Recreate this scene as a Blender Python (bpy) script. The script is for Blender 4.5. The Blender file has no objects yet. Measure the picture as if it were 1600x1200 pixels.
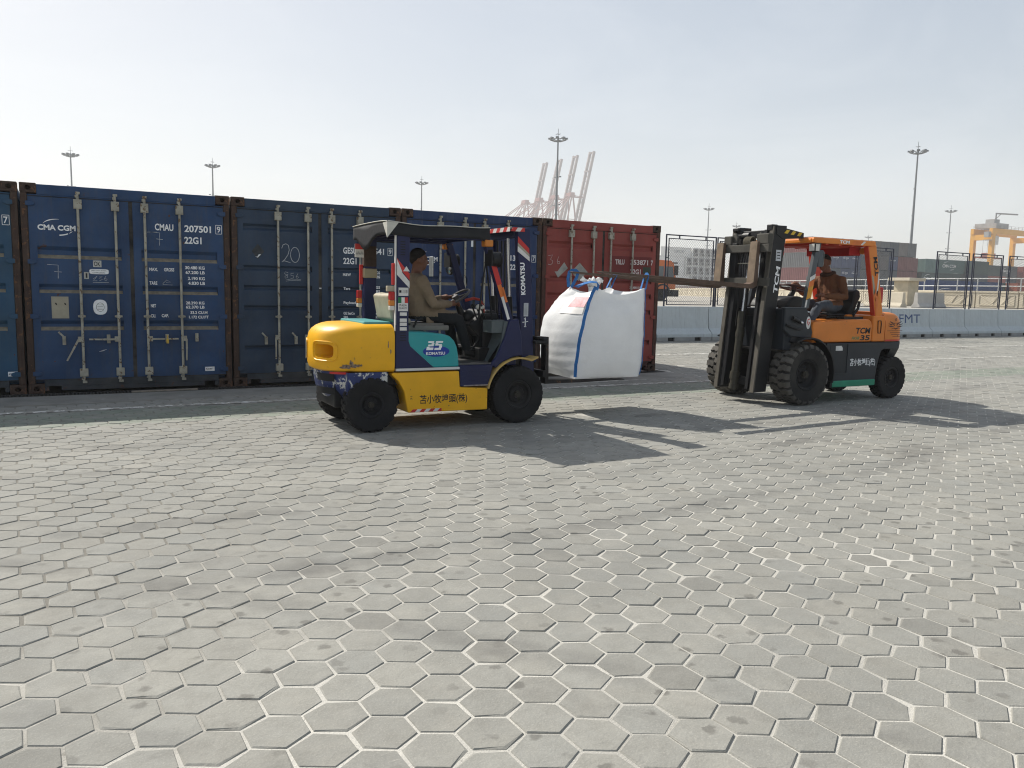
import bpy, bmesh, math, random
import numpy as np
from mathutils import Vector, Matrix, Euler, noise as mnoise

scene = bpy.context.scene
col = scene.collection
R = math.radians

# ------------------------------------------------------------------ camera
cam_d = bpy.data.cameras.new('camera')
cam = bpy.data.objects.new('camera', cam_d)
col.objects.link(cam)
scene.camera = cam
cam_d.sensor_width = 36.0
cam_d.lens = 28.779
cam_d.clip_start = 0.05
cam_d.clip_end = 12000
_r = Vector((0.87792396, -0.47832128, 0.02140757))
_u = Vector((0.0374826, 0.11323272, 0.99286122))
_f = Vector((0.47733069, 0.87085424, -0.11733844))
cam.matrix_world = Matrix(((_r.x, _u.x, -_f.x, 0.42072), (_r.y, _u.y, -_f.y, -11.73986),
                           (_r.z, _u.z, -_f.z, 1.45176), (0, 0, 0, 1)))

# ------------------------------------------------------------------ light
SUN = Vector((-0.40, 0.98, 1.0)).normalized()          # towards the sun
SUN_EL = math.asin(SUN.z)
SUN_AZ = math.atan2(SUN.x, SUN.y)                      # clockwise from +Y
world = bpy.data.worlds.new('World')
scene.world = world
world.use_nodes = True
wn = world.node_tree
wn.nodes.clear()
wo = wn.nodes.new('ShaderNodeOutputWorld')
bg = wn.nodes.new('ShaderNodeBackground')
sky = wn.nodes.new('ShaderNodeTexSky')
sky.sky_type = 'NISHITA'
sky.sun_disc = False
sky.sun_elevation = SUN_EL
sky.sun_rotation = SUN_AZ
sky.altitude = 0
sky.air_density = 1.0
sky.dust_density = 2.0
sky.ozone_density = 1.0
bg.inputs['Strength'].default_value = 0.085
hsv = wn.nodes.new('ShaderNodeHueSaturation')          # milky, hazy sky: less blue, flatter
gam = wn.nodes.new('ShaderNodeGamma')
gam.inputs['Gamma'].default_value = 0.52
hsv.inputs['Saturation'].default_value = 0.95
hsv.inputs['Value'].default_value = 2.75
wn.links.new(sky.outputs[0], gam.inputs[0])
wn.links.new(gam.outputs[0], hsv.inputs['Color'])
# barely visible high veil cloud
wtc = wn.nodes.new('ShaderNodeTexCoord'); wmp = wn.nodes.new('ShaderNodeMapping'); wnz = wn.nodes.new('ShaderNodeTexNoise'); wrg = wn.nodes.new('ShaderNodeMapRange'); wmx = wn.nodes.new('ShaderNodeMix')
wmp.inputs['Scale'].default_value = (1.6, 3.2, 6.0); wmp.inputs['Rotation'].default_value = (0.2, 0.1, 0.6)
wnz.inputs['Scale'].default_value = 1.5; wnz.inputs['Detail'].default_value = 7; wnz.inputs['Roughness'].default_value = 0.6; wnz.inputs['Distortion'].default_value = 0.5
wrg.inputs[1].default_value = 0.45; wrg.inputs[2].default_value = 0.75; wrg.inputs[4].default_value = 0.16
wmx.data_type = 'RGBA'; wmx.inputs[7].default_value = (10.2, 10.4, 10.6, 1)
wn.links.new(wtc.outputs['Generated'], wmp.inputs[0]); wn.links.new(wmp.outputs[0], wnz.inputs['Vector']); wn.links.new(wnz.outputs[0], wrg.inputs[0])
wn.links.new(wrg.outputs[0], wmx.inputs[0]); wn.links.new(hsv.outputs[0], wmx.inputs[6]); wn.links.new(wmx.outputs[2], bg.inputs[0])
wn.links.new(bg.outputs[0], wo.inputs[0])

sun_d = bpy.data.lights.new('sun', 'SUN')
sun_d.energy = 5.0
sun_d.angle = R(0.55)
sun_d.color = (1.0, 0.95, 0.87)
sun = bpy.data.objects.new('sun', sun_d)
col.objects.link(sun)
sun.rotation_euler = SUN.to_track_quat('Z', 'Y').to_euler()

scene.view_settings.view_transform = 'Standard'
scene.view_settings.look = 'None'
scene.view_settings.exposure = 0.31
scene.view_settings.gamma = 1.0
scene.view_settings.use_curve_mapping = False
scene.cycles.pixel_filter_type = 'BLACKMAN_HARRIS'
scene.cycles.filter_width = 1.1
scene.cycles.max_bounces = 8
scene.cycles.volume_bounces = 1
scene.cycles.transparent_max_bounces = 16

HAZE_D = 0.0006                                        # density of the hazy air
rng = random.Random(11)

# ------------------------------------------------------------------ materials
MATS = {}
def M(name, base, rough=0.55, metal=0.0, var=0.12, vscale=3.0, bump=0.0, bscale=60.0, wear=0.0, wearcol=(0.09, 0.05, 0.035),
      wscale=6.0, dust=0.0, dustcol=(0.36, 0.32, 0.26), streak=0.0, spec=0.28, coat=0.0, tint=False, trans=0.0):
    """procedural surface: base colour with cloudy variation, worn patches with their own outline, dust, fine relief"""
    if name in MATS:
        return MATS[name]
    m = bpy.data.materials.new(name)
    m.use_nodes = True
    nt = m.node_tree
    N, L = nt.nodes, nt.links
    b = N['Principled BSDF']
    tc = N.new('ShaderNodeTexCoord')
    def noise(scale, detail=5, rough_=0.6, vec=None, dist=0.0):
        n = N.new('ShaderNodeTexNoise')
        n.inputs['Scale'].default_value = scale
        n.inputs['Detail'].default_value = detail
        n.inputs['Roughness'].default_value = rough_
        n.inputs['Distortion'].default_value = dist
        L.new(vec if vec is not None else tc.outputs['Object'], n.inputs['Vector'])
        return n.outputs[0]
    def ramp(fac, a, bb):
        r = N.new('ShaderNodeMapRange')
        r.inputs[1].default_value = a
        r.inputs[2].default_value = bb
        r.clamp = True
        L.new(fac, r.inputs[0])
        return r.outputs[0]
    def mix(fac, c1, c2, mode='MIX'):
        x = N.new('ShaderNodeMix')
        x.data_type = 'RGBA'
        x.blend_type = mode
        if isinstance(fac, float): x.inputs[0].default_value = fac
        else: L.new(fac, x.inputs[0])
        for i, c in ((6, c1), (7, c2)):
            if isinstance(c, tuple): x.inputs[i].default_value = (*c[:3], 1)
            else: L.new(c, x.inputs[i])
        return x.outputs[2]
    c = mix(ramp(noise(vscale), 0.3, 0.7), tuple(min(1, x * (1 - var)) for x in base), tuple(min(1, x * (1 + var)) for x in base))
    if tint:
        at = N.new('ShaderNodeAttribute')
        at.attribute_name = 'tint'
        c = mix(1.0, c, at.outputs['Color'], 'MULTIPLY')
    if streak > 0:
        mp = N.new('ShaderNodeMapping')
        mp.inputs['Scale'].default_value = (9, 9, 0.7)
        L.new(tc.outputs['Object'], mp.inputs['Vector'])
        s = ramp(noise(2.2, 6, 0.65, mp.outputs[0]), 0.52, 0.75)
        k = N.new('ShaderNodeMath'); k.operation = 'MULTIPLY'; k.inputs[1].default_value = streak
        L.new(s, k.inputs[0])
        c = mix(k.outputs[0], c, tuple(x * 0.5 + y * 0.25 for x, y in zip(base, dustcol)))
    if dust > 0:
        d = ramp(noise(1.7, 8, 0.7), 0.42, 0.75)
        k = N.new('ShaderNodeMath'); k.operation = 'MULTIPLY'; k.inputs[1].default_value = dust
        L.new(d, k.inputs[0])
        c = mix(k.outputs[0], c, dustcol)
    rgh = None
    if wear > 0:
        w = ramp(noise(wscale, 9, 0.68, None, 0.4), 0.72 - wear * 0.35, 0.745 - wear * 0.35)
        wc = mix(noise(40.0), tuple(x * 0.6 for x in wearcol), tuple(min(1, x * 1.5) for x in wearcol))
        c = mix(w, c, wc)
        rr = N.new('ShaderNodeMapRange')
        rr.inputs[3].default_value = rough
        rr.inputs[4].default_value = 0.9
        L.new(w, rr.inputs[0])
        rgh = rr.outputs[0]
    L.new(c, b.inputs['Base Color'])
    b.inputs['Roughness'].default_value = rough
    if rgh is not None: L.new(rgh, b.inputs['Roughness'])
    b.inputs['Metallic'].default_value = metal
    b.inputs['Specular IOR Level'].default_value = spec
    if coat: b.inputs['Coat Weight'].default_value = coat
    if bump > 0:
        bp = N.new('ShaderNodeBump')
        bp.inputs['Strength'].default_value = bump
        bp.inputs['Distance'].default_value = 0.01
        L.new(noise(bscale, 6), bp.inputs['Height'])
        L.new(bp.outputs[0], b.inputs['Normal'])
    if trans > 0:
        t = N.new('ShaderNodeBsdfTranslucent')
        L.new(c, t.inputs['Color'])
        ms = N.new('ShaderNodeMixShader')
        ms.inputs[0].default_value = trans
        L.new(b.outputs[0], ms.inputs[1]); L.new(t.outputs[0], ms.inputs[2])
        L.new(ms.outputs[0], N['Material Output'].inputs['Surface'])
    MATS[name] = m
    return m

# ------------------------------------------------------------------ mesh builder
class MB:
    def __init__(s):
        s.v = []; s.f = []; s.m = []; s.sm = []
    def add(s, vs, fs, m=0, smooth=False):
        o = len(s.v)
        s.v.extend([tuple(map(float, p)) for p in vs])
        for f in fs:
            s.f.append([i + o for i in f]); s.m.append(m); s.sm.append(smooth)
        return s
    def box(s, x0, x1, y0, y1, z0, z1, m=0):
        vs = [(x, y, z) for z in (z0, z1) for y in (y0, y1) for x in (x0, x1)]
        return s.add(vs, [(0, 2, 3, 1), (4, 5, 7, 6), (0, 1, 5, 4), (2, 6, 7, 3), (0, 4, 6, 2), (1, 3, 7, 5)], m)
    def bar(s, p, q, w, h, up=(0, 0, 1), m=0):
        p, q, up = Vector(p), Vector(q), Vector(up)
        d = (q - p).normalized()
        a = d.cross(up)
        if a.length < 1e-4: a = d.cross(Vector((1, 0, 0)))
        a.normalize()
        b = a.cross(d)
        vs = []
        for c in (p, q):
            for i, j in ((-1, -1), (1, -1), (1, 1), (-1, 1)):
                vs.append(c + a * (i * w / 2) + b * (j * h / 2))
        return s.add(vs, [(3, 2, 1, 0), (4, 5, 6, 7), (0, 1, 5, 4), (1, 2, 6, 5), (2, 3, 7, 6), (3, 0, 4, 7)], m)
    def tube(s, pts, r, n=8, m=0, caps=True, smooth=True, flat=1.0, closed=False):
        pts = [Vector(p) for p in pts]
        k = len(pts)
        rs = r if isinstance(r, (list, tuple)) else [r] * k
        vs, fs = [], []
        t0 = (pts[1] - pts[0]).normalized()
        nrm = t0.orthogonal().normalized()
        for i, p in enumerate(pts):
            if closed: t = (pts[(i + 1) % k] - pts[i - 1]).normalized()
            elif i == 0: t = t0
            elif i == k - 1: t = (pts[i] - pts[i - 1]).normalized()
            else: t = ((pts[i + 1] - p).normalized() + (p - pts[i - 1]).normalized()).normalized()
            nrm = (nrm - t * nrm.dot(t))
            nrm = nrm.normalized() if nrm.length > 1e-6 else t.orthogonal().normalized()
            b = t.cross(nrm)
            for j in range(n):
                a = 2 * math.pi * j / n
                vs.append(p + nrm * (math.cos(a) * rs[i]) + b * (math.sin(a) * rs[i] * flat))
        for i in range(k if closed else k - 1):
            i2 = (i + 1) % k
            for j in range(n):
                j2 = (j + 1) % n
                fs.append((i * n + j, i * n + j2, i2 * n + j2, i2 * n + j))
        s.add(vs, fs, m, smooth)
        if caps and not closed:
            o = len(s.v) - len(vs)
            s.f.append([o + j for j in range(n)][::-1]); s.m.append(m); s.sm.append(False)
            s.f.append([o + (k - 1) * n + j for j in range(n)]); s.m.append(m); s.sm.append(False)
        return s
    def cyl(s, p, q, r, n=14, m=0, r2=None):
        return s.tube([p, q], [r, r if r2 is None else r2], n, m)
    def prism(s, poly, a, b, axes='xz', m=0):
        """polygon in the plane 'axes' pushed along the third axis from a to b"""
        k = len(poly)
        def P(u, v, w):
            return {'xz': (u, w, v), 'xy': (u, v, w), 'yz': (w, u, v)}[axes]
        vs = [P(u, v, a) for u, v in poly] + [P(u, v, b) for u, v in poly]
        fs = [list(range(k))[::-1], list(range(k, 2 * k))] + [(i, (i + 1) % k, (i + 1) % k + k, i + k) for i in range(k)]
        return s.add(vs, fs, m)
    def lathe(s, prof, c, axis, n=32, m=0, smooth=True):
        """prof: (radius, height along axis)"""
        ax = Vector(axis).normalized(); u = ax.orthogonal().normalized(); w = ax.cross(u); c = Vector(c)
        vs, fs = [], []
        for r, h in prof:
            for j in range(n):
                a = 2 * math.pi * j / n
                vs.append(c + ax * h + u * (math.cos(a) * r) + w * (math.sin(a) * r))
        for i in range(len(prof) - 1):
            for j in range(n):
                j2 = (j + 1) % n
                fs.append((i * n + j, i * n + j2, (i + 1) * n + j2, (i + 1) * n + j))
        return s.add(vs, fs, m, smooth)
    def grid(s, rows, m=0, smooth=True, closed=False):
        """rows of equal length joined into a sheet"""
        n = len(rows[0]); vs = [p for r in rows for p in r]; fs = []
        for i in range(len(rows) - 1):
            for j in range(n if closed else n - 1):
                j2 = (j + 1) % n
                fs.append((i * n + j, i * n + j2, (i + 1) * n + j2, (i + 1) * n + j))
        return s.add(vs, fs, m, smooth)
    def ball(s, c, r, n=14, k=9, m=0, sc=(1, 1, 1)):
        rows = []
        for i in range(k + 1):
            t = math.pi * i / k
            rows.append([(c[0] + sc[0] * r * math.sin(t) * math.cos(2 * math.pi * j / n), c[1] + sc[1] * r * math.sin(t) * math.sin(2 * math.pi * j / n),
                          c[2] + sc[2] * r * math.cos(t)) for j in range(n)])
        return s.grid(rows, m, True, True)
    def mesh(s, name, mats, off=(0, 0, 0), sharp=38):
        me = bpy.data.meshes.new(name)
        o = off
        me.from_pydata([(p[0] - o[0], p[1] - o[1], p[2] - o[2]) for p in s.v], [], s.f)
        for m in mats: me.materials.append(m)
        me.polygons.foreach_set('material_index', s.m)
        me.polygons.foreach_set('use_smooth', s.sm)
        me.update()
        bm = bmesh.new(); bm.from_mesh(me)
        bmesh.ops.recalc_face_normals(bm, faces=bm.faces)
        bm.to_mesh(me); bm.free()
        if sharp and any(s.sm): me.set_sharp_from_angle(angle=R(sharp))
        return me

def tag(o, label=None, cat=None, group=None, kind=None):
    for k, v in (('label', label), ('category', cat), ('group', group), ('kind', kind)):
        if v: o[k] = v
    return o
def empty(name, loc, label, cat, group=None):
    o = bpy.data.objects.new(name, None)
    o.empty_display_size = 0.2
    col.objects.link(o)
    o.location = loc
    o['_o'] = tuple(loc)
    return tag(o, label, cat, group)
def origin_of(o):
    while o is not None and '_o' not in o: o = o.parent
    return tuple(o['_o']) if o is not None else (0, 0, 0)
def link(name, me, parent=None):
    o = bpy.data.objects.new(name, me)
    col.objects.link(o)
    if parent is not None: o.parent = parent
    return o
def put(name, mb, mats, parent=None, bev=0.0, seg=2, sharp=38):
    """builder -> one object; coordinates in the builder are world coordinates of the thing as first built"""
    if not isinstance(mats, (list, tuple)): mats = [mats]
    o = link(name, mb.mesh(name, mats, origin_of(parent) if parent is not None else (0, 0, 0), sharp), parent)
    if bev > 0:
        b = o.modifiers.new('bevel', 'BEVEL')
        b.width = bev; b.segments = seg; b.limit_method = 'ANGLE'; b.angle_limit = R(40)
    return o
def evaluated(o, name):
    dg = bpy.context.evaluated_depsgraph_get()
    me = bpy.data.meshes.new_from_object(o.evaluated_get(dg), depsgraph=dg)
    me.name = name
    return me
def baked(mb, mats, mods):
    """mesh with modifiers applied; returns a mesh datablock"""
    me = mb.mesh('tmp', mats if isinstance(mats, (list, tuple)) else [mats])
    o = link('tmp', me)
    cut = []
    for kind, kw in mods:
        md = o.modifiers.new(kind, kind)
        for k, v in kw.items():
            if k == 'cut':
                c = link('tmpcut', v.mesh('tmpcut', [])); cut.append(c)
                md.object = c; md.operation = 'DIFFERENCE'; md.solver = 'EXACT'
            else: setattr(md, k, v)
    bpy.context.view_layer.update()
    out = evaluated(o, 'baked')
    for c in cut + [o]: bpy.data.objects.remove(c)
    return out
def copy_tree(o, loc=None, parent=None):
    c = o.copy(); col.objects.link(c)
    if parent is not None:
        c.parent = parent
    if loc is not None: c.location = loc
    for ch in list(o.children): copy_tree(ch, None, c)
    return c

# ------------------------------------------------------------------ lettering
_text_cache = {}
def text_geo(s, bold=0.0, space=1.0):
    key = (s, bold, space)
    if key not in _text_cache:
        cu = bpy.data.curves.new('t', 'FONT')
        cu.body = s; cu.size = 1.0; cu.offset = bold; cu.resolution_u = 3; cu.space_character = space
        o = bpy.data.objects.new('t', cu); col.objects.link(o)
        bpy.context.view_layer.update()
        dg = bpy.context.evaluated_depsgraph_get()
        me = bpy.data.meshes.new_from_object(o.evaluated_get(dg), depsgraph=dg)
        vs = np.array([v.co[:] for v in me.vertices]).reshape(-1, 3)
        fs = [list(p.vertices) for p in me.polygons]
        bpy.data.objects.remove(o); bpy.data.curves.remove(cu); bpy.data.meshes.remove(me)
        if len(vs):
            vs[:, :2] -= vs[:, :2].min(0)
        _text_cache[key] = (vs, fs)
    return _text_cache[key]
def letters(mb, s, at, xdir, updir, h, w=None, bold=0.0, space=1.0, m=0, slant=0.0):
    """flat print: lower left corner at 'at', cap height h, total width w"""
    vs, fs = text_geo(s, bold, space)
    if not len(vs): return mb
    W_, H_ = vs[:, 0].max(), vs[:, 1].max()
    sy = h / H_
    sx = sy if w is None else w / W_
    at, xd, ud = Vector(at), Vector(xdir).normalized(), Vector(updir).normalized()
    return mb.add([at + xd * ((v[0] * sx) + slant * v[1] * sy) + ud * (v[1] * sy) for v in vs], fs, m)
def stroke(mb, pts, w, at, xdir, updir, m=0, taper=False):
    """hand drawn line of width w in the plane (xdir, updir)"""
    at, xd, ud = Vector(at), Vector(xdir).normalized(), Vector(updir).normalized()
    P = [Vector((p[0], p[1])) for p in pts]
    k = len(P); vs = []
    for i, p in enumerate(P):
        t = (P[min(i + 1, k - 1)] - P[max(i - 1, 0)])
        t = t.normalized() if t.length > 0 else Vector((1, 0))
        nn = Vector((-t.y, t.x))
        ww = w / 2 * ((1 - abs(2 * i / (k - 1) - 1) * 0.85) if taper else 1)
        for sg in (1, -1):
            q = p + nn * (ww * sg)
            vs.append(at + xd * q.x + ud * q.y)
    return mb.add(vs, [(2 * i, 2 * i + 1, 2 * i + 3, 2 * i + 2) for i in range(k - 1)], m)
def arc(cx, cz, rx, rz, a0, a1, n=14):
    return [(cx + rx * math.cos(R(a0 + (a1 - a0) * i / n)), cz + rz * math.sin(R(a0 + (a1 - a0) * i / n))) for i in range(n + 1)]
X_, Y_, Z_ = Vector((1, 0, 0)), Vector((0, 1, 0)), Vector((0, 0, 1))

# ================================================================== ground
def noise_chain_mat_ground():
    m = M('ground_far', (0.36, 0.34, 0.30), 0.9, var=0.18, vscale=0.15, bump=0.25, bscale=12, dust=0.4)
    return m
# one sheet to the horizon: yard level near, the raised road behind the barrier, far flat
g = MB()
xs = [-400, -60, -20, 0, 12, 24, 40, 60, 120, 400, 1000]
rows = []
for y, z in ((-110, -0.05), (-14, -0.05), (8.4, -0.05), (9.2, 0.0), (13.5, 0.75), (40, 0.75), (120, 0.75), (500, 0.75), (1000, 0.75)):
    rows.append([(x, y, z) for x in xs])
g.grid(rows, 0, False)
ground = put('ground', g, noise_chain_mat_ground())
tag(ground, kind='structure')

# joint sand and the paved yard: thing 'pavement' > paver (300 nearest) + the rest as one part
def sand_mat():
    m = M('joint_sand', (0.47, 0.455, 0.41), 0.95, var=0.25, vscale=0.8, bump=0.6, bscale=140, wear=0.22, wearcol=(0.24, 0.23, 0.205), wscale=26, spec=0.2)
    # towards the left the joints were never swept full: bare dark soil instead of pale sand
    nt = m.node_tree; N, L = nt.nodes, nt.links; b = N['Principled BSDF']; src = b.inputs['Base Color'].links[0].from_socket
    tc = N.new('ShaderNodeTexCoord'); sp = N.new('ShaderNodeSeparateXYZ'); L.new(tc.outputs['Object'], sp.inputs[0])
    my = N.new('ShaderNodeMath'); my.operation = 'MULTIPLY_ADD'; my.inputs[1].default_value = -0.7; my.inputs[2].default_value = -6.5; L.new(sp.outputs[1], my.inputs[0])
    ad = N.new('ShaderNodeMath'); ad.operation = 'ADD'; L.new(sp.outputs[0], ad.inputs[0]); L.new(my.outputs[0], ad.inputs[1])
    nz = N.new('ShaderNodeTexNoise'); nz.inputs['Scale'].default_value = 1.6; nz.inputs['Detail'].default_value = 5; L.new(tc.outputs['Object'], nz.inputs['Vector'])
    nm = N.new('ShaderNodeMath'); nm.operation = 'MULTIPLY_ADD'; nm.inputs[1].default_value = 4.0; L.new(nz.outputs[0], nm.inputs[0]); L.new(ad.outputs[0], nm.inputs[2])
    mr = N.new('ShaderNodeMapRange'); mr.inputs[1].default_value = 1.2; mr.inputs[2].default_value = 2.8; L.new(nm.outputs[0], mr.inputs[0])
    mx = N.new('ShaderNodeMix'); mx.data_type = 'RGBA'; mx.inputs[6].default_value = (0.20, 0.19, 0.165, 1); L.new(mr.outputs[0], mx.inputs[0]); L.new(src, mx.inputs[7])
    L.new(mx.outputs[2], b.inputs['Base Color'])
    return m
def paver_mat():
    m = bpy.data.materials.new('paver_concrete'); m.use_nodes = True
    nt = m.node_tree; N, L = nt.nodes, nt.links; b = N['Principled BSDF']
    geo = N.new('ShaderNodeNewGeometry')
    def noise(scale, detail=5, ro=0.6, dist=0.0, vec=None):
        n = N.new('ShaderNodeTexNoise'); n.inputs['Scale'].default_value = scale; n.inputs['Detail'].default_value = detail
        n.inputs['Roughness'].default_value = ro; n.inputs['Distortion'].default_value = dist
        L.new(vec if vec is not None else geo.outputs['Position'], n.inputs['Vector']); return n.outputs[0]
    def rng_(f, a, bb, c=0.0, d=1.0):
        r = N.new('ShaderNodeMapRange'); r.clamp = True
        for i, v in enumerate((a, bb, c, d)): r.inputs[i + 1].default_value = v
        L.new(f, r.inputs[0]); return r.outputs[0]
    def mix(f, c1, c2, mode='MIX'):
        x = N.new('ShaderNodeMix'); x.data_type = 'RGBA'; x.blend_type = mode
        if isinstance(f, float): x.inputs[0].default_value = f
        else: L.new(f, x.inputs[0])
        for i, c in ((6, c1), (7, c2)):
            if isinstance(c, tuple): x.inputs[i].default_value = (*c, 1)
            else: L.new(c, x.inputs[i])
        return x.outputs[2]
    def mul(a, k):
        x = N.new('ShaderNodeMath'); x.operation = 'MULTIPLY'; L.new(a, x.inputs[0])
        if isinstance(k, float): x.inputs[1].default_value = k
        else: L.new(k, x.inputs[1])
        return x.outputs[0]
    c = mix(rng_(noise(0.45, 6, 0.65), 0.36, 0.64), (0.214, 0.214, 0.196), (0.282, 0.277, 0.248))      # metres wide tone
    c = mix(mul(rng_(noise(11, 8, 0.7), 0.40, 0.68), 0.6), c, (0.20, 0.195, 0.172))
    c = mix(mul(rng_(noise(3.1, 8, 0.68), 0.50, 0.72), 0.35), c, (0.36, 0.345, 0.30))                 # cloudy stains
    c = mix(mul(rng_(noise(160, 3, 0.6), 0.52, 0.7), 0.35), c, (0.40, 0.385, 0.34))                # fine grit
    at = N.new('ShaderNodeAttribute'); at.attribute_name = 'tint'
    c = mix(1.0, c, at.outputs['Color'], 'MULTIPLY')
    # oil drops: small dark spots with their own outline, clustered
    v = N.new('ShaderNodeTexVoronoi'); v.feature = 'F1'; v.inputs['Scale'].default_value = 9.0
    dn = N.new('ShaderNodeTexNoise'); dn.inputs['Scale'].default_value = 30; dn.inputs['Detail'].default_value = 3
    L.new(geo.outputs['Position'], dn.inputs['Vector'])
    va = N.new('ShaderNodeVectorMath'); va.operation = 'MULTIPLY_ADD'; va.inputs[1].default_value = (0.05, 0.05, 0.05)
    L.new(dn.outputs['Color'], va.inputs[0]); L.new(geo.outputs['Position'], va.inputs[2]); L.new(va.outputs[0], v.inputs['Vector'])
    drop = rng_(v.outputs['Distance'], 0.18, 0.30, 1.0, 0.0)
    sepc = N.new('ShaderNodeSeparateColor'); L.new(v.outputs['Color'], sepc.inputs[0])
    drop = mul(mul(drop, rng_(sepc.outputs[0], 0.50, 0.54)), rng_(noise(0.9, 3), 0.36, 0.58))
    c = mix(mul(drop, 0.55), c, (0.085, 0.08, 0.07))
    # big oily stains
    st = rng_(noise(0.55, 6, 0.62, 0.6), 0.61, 0.72)
    c = mix(mul(st, 0.55), c, (0.125, 0.118, 0.105))
    st2 = mul(rng_(noise(1.3, 8, 0.72, 0.8), 0.57, 0.70), rng_(noise(9.0, 5), 0.35, 0.6))
    c = mix(mul(st2, 0.40), c, (0.15, 0.145, 0.125))
    # old tyre tracks: broken grey bands along the driving lines
    def track(cx, cy, r, w, k):
        nonlocal c
        vm = N.new('ShaderNodeVectorMath'); vm.operation = 'DISTANCE'; vm.inputs[1].default_value = (cx, cy, 0)
        L.new(geo.outputs['Position'], vm.inputs[0])
        sb = N.new('ShaderNodeMath'); sb.operation = 'SUBTRACT'; sb.inputs[1].default_value = r; L.new(vm.outputs['Value'], sb.inputs[0])
        ab = N.new('ShaderNodeMath'); ab.operation = 'ABSOLUTE'; L.new(sb.outputs[0], ab.inputs[0])
        f = mul(rng_(ab.outputs[0], w * 0.45, w, 1.0, 0.0), rng_(noise(1.1 + cx * 0.01, 6, 0.7), 0.42, 0.62))
        c = mix(mul(f, k), c, (0.10, 0.098, 0.092))
    for a_ in ((2.0, 16.0, 22.6, 0.13, 0.42), (2.0, 16.0, 23.7, 0.13, 0.42), (-14.0, -22.0, 19.5, 0.11, 0.35), (-14.0, -22.0, 20.6, 0.11, 0.35), (24.0, -20.0, 17.0, 0.12, 0.35), (24.0, -20.0, 18.1, 0.12, 0.35), (6.0, 60.0, 64.2, 0.14, 0.4), (6.0, 60.0, 65.2, 0.14, 0.4)): track(*a_)
    # scratches / pale scuffs
    mp = N.new('ShaderNodeMapping'); mp.inputs['Scale'].default_value = (14, 55, 1); mp.inputs['Rotation'].default_value = (0, 0, 0.7)
    L.new(geo.outputs['Position'], mp.inputs['Vector'])
    sc = rng_(noise(1.0, 4, 0.6, 0.0, mp.outputs[0]), 0.69, 0.74)
    c = mix(mul(sc, 0.35), c, (0.46, 0.44, 0.39))
    # worn green paint on the walkway strip beside the white line
    sp = N.new('ShaderNodeSeparateXYZ'); L.new(geo.outputs['Position'], sp.inputs[0])
    band = mul(rng_(sp.outputs[1], -2.78, -2.74), rng_(sp.outputs[1], -1.74, -1.70, 1.0, 0.0))
    band = mul(band, rng_(noise(3.5, 8, 0.7), 0.36, 0.6, 0.15, 1.0))
    c = mix(mul(band, 0.42), c, (0.12, 0.19, 0.125))
    L.new(c, b.inputs['Base Color'])
    b.inputs['Roughness'].default_value = 0.86
    b.inputs['Specular IOR Level'].default_value = 0.3
    bp = N.new('ShaderNodeBump'); bp.inputs['Strength'].default_value = 0.5; bp.inputs['Distance'].default_value = 0.006
    hm = N.new('ShaderNodeMath'); hm.operation = 'ADD'
    L.new(noise(70, 6, 0.65), hm.inputs[0]); L.new(mul(noise(14, 4), 0.8), hm.inputs[1])
    L.new(hm.outputs[0], bp.inputs['Height']); L.new(bp.outputs[0], b.inputs['Normal'])
    return m
PAVER = paver_mat()
WHITE_PAINT = M('worn_white_line', (0.62, 0.61, 0.57), 0.8, var=0.2, vscale=9, wear=0.72, wearcol=(0.27, 0.26, 0.23), wscale=12, bump=0.2)

s = MB()
s.grid([[(x, y, -0.0042) for x in (-8, 0, 12, 40)] for y in (-12.5, -5, -1.0)], 0, False)
s.grid([[(x, y, -0.0042) for x in (9.95, 20, 40)] for y in (-1.0, 3, 7.6)], 0, False)
pavement = put('pavement', s, sand_mat())
tag(pavement, kind='structure')

A_ = 0.2008; TH = R(2.65)
e1 = np.array([math.cos(TH), math.sin(TH)]) * A_
e2 = np.array([math.cos(TH + R(60)), math.sin(TH + R(60))]) * A_
C0 = np.array([1.5965, -9.4985])
RH = (A_ - 0.0088) / math.sqrt(3)                      # circumradius of a stone
hexdir = [np.array([math.cos(TH + R(30 + 60 * k)), math.sin(TH + R(30 + 60 * k))]) for k in range(6)]
camp = np.array([0.42072, -11.73986, 1.45176]); fr, fu, ff = np.array(_r), np.array(_u), np.array(_f)
n1, n2 = np.meshgrid(np.arange(-150, 260), np.arange(-40, 110))
cen = C0 + n1.ravel()[:, None] * e1 + n2.ravel()[:, None] * e2
x_, y_ = cen[:, 0], cen[:, 1]
keep = (y_ > -11.6) & (y_ < 6.75) & (x_ > -4.5) & (x_ < 36.5) & ((y_ < -1.05) | (x_ > 10.02))
# a margin round what a camera stepping aside could see
d = cen - camp[:2]
ang = np.degrees(np.arctan2(d[:, 0], d[:, 1])) - 28.73
keep &= (np.abs(ang) < 52) | (np.hypot(d[:, 0], d[:, 1]) < 3.0)
cen = cen[keep]
d3 = np.c_[cen, np.zeros(len(cen))] - camp
dep = d3 @ ff; px = (d3 @ fr) / dep * 1279; py = -(d3 @ fu) / dep * 1279
inview = (np.abs(px) < 830) & (np.abs(py) < 620) & (dep > 0)
order = np.argsort(np.where(inview, dep, 1e9))
near_i = order[:300]; rest_i = order[300:]
prs = np.random.RandomState(5)

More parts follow.
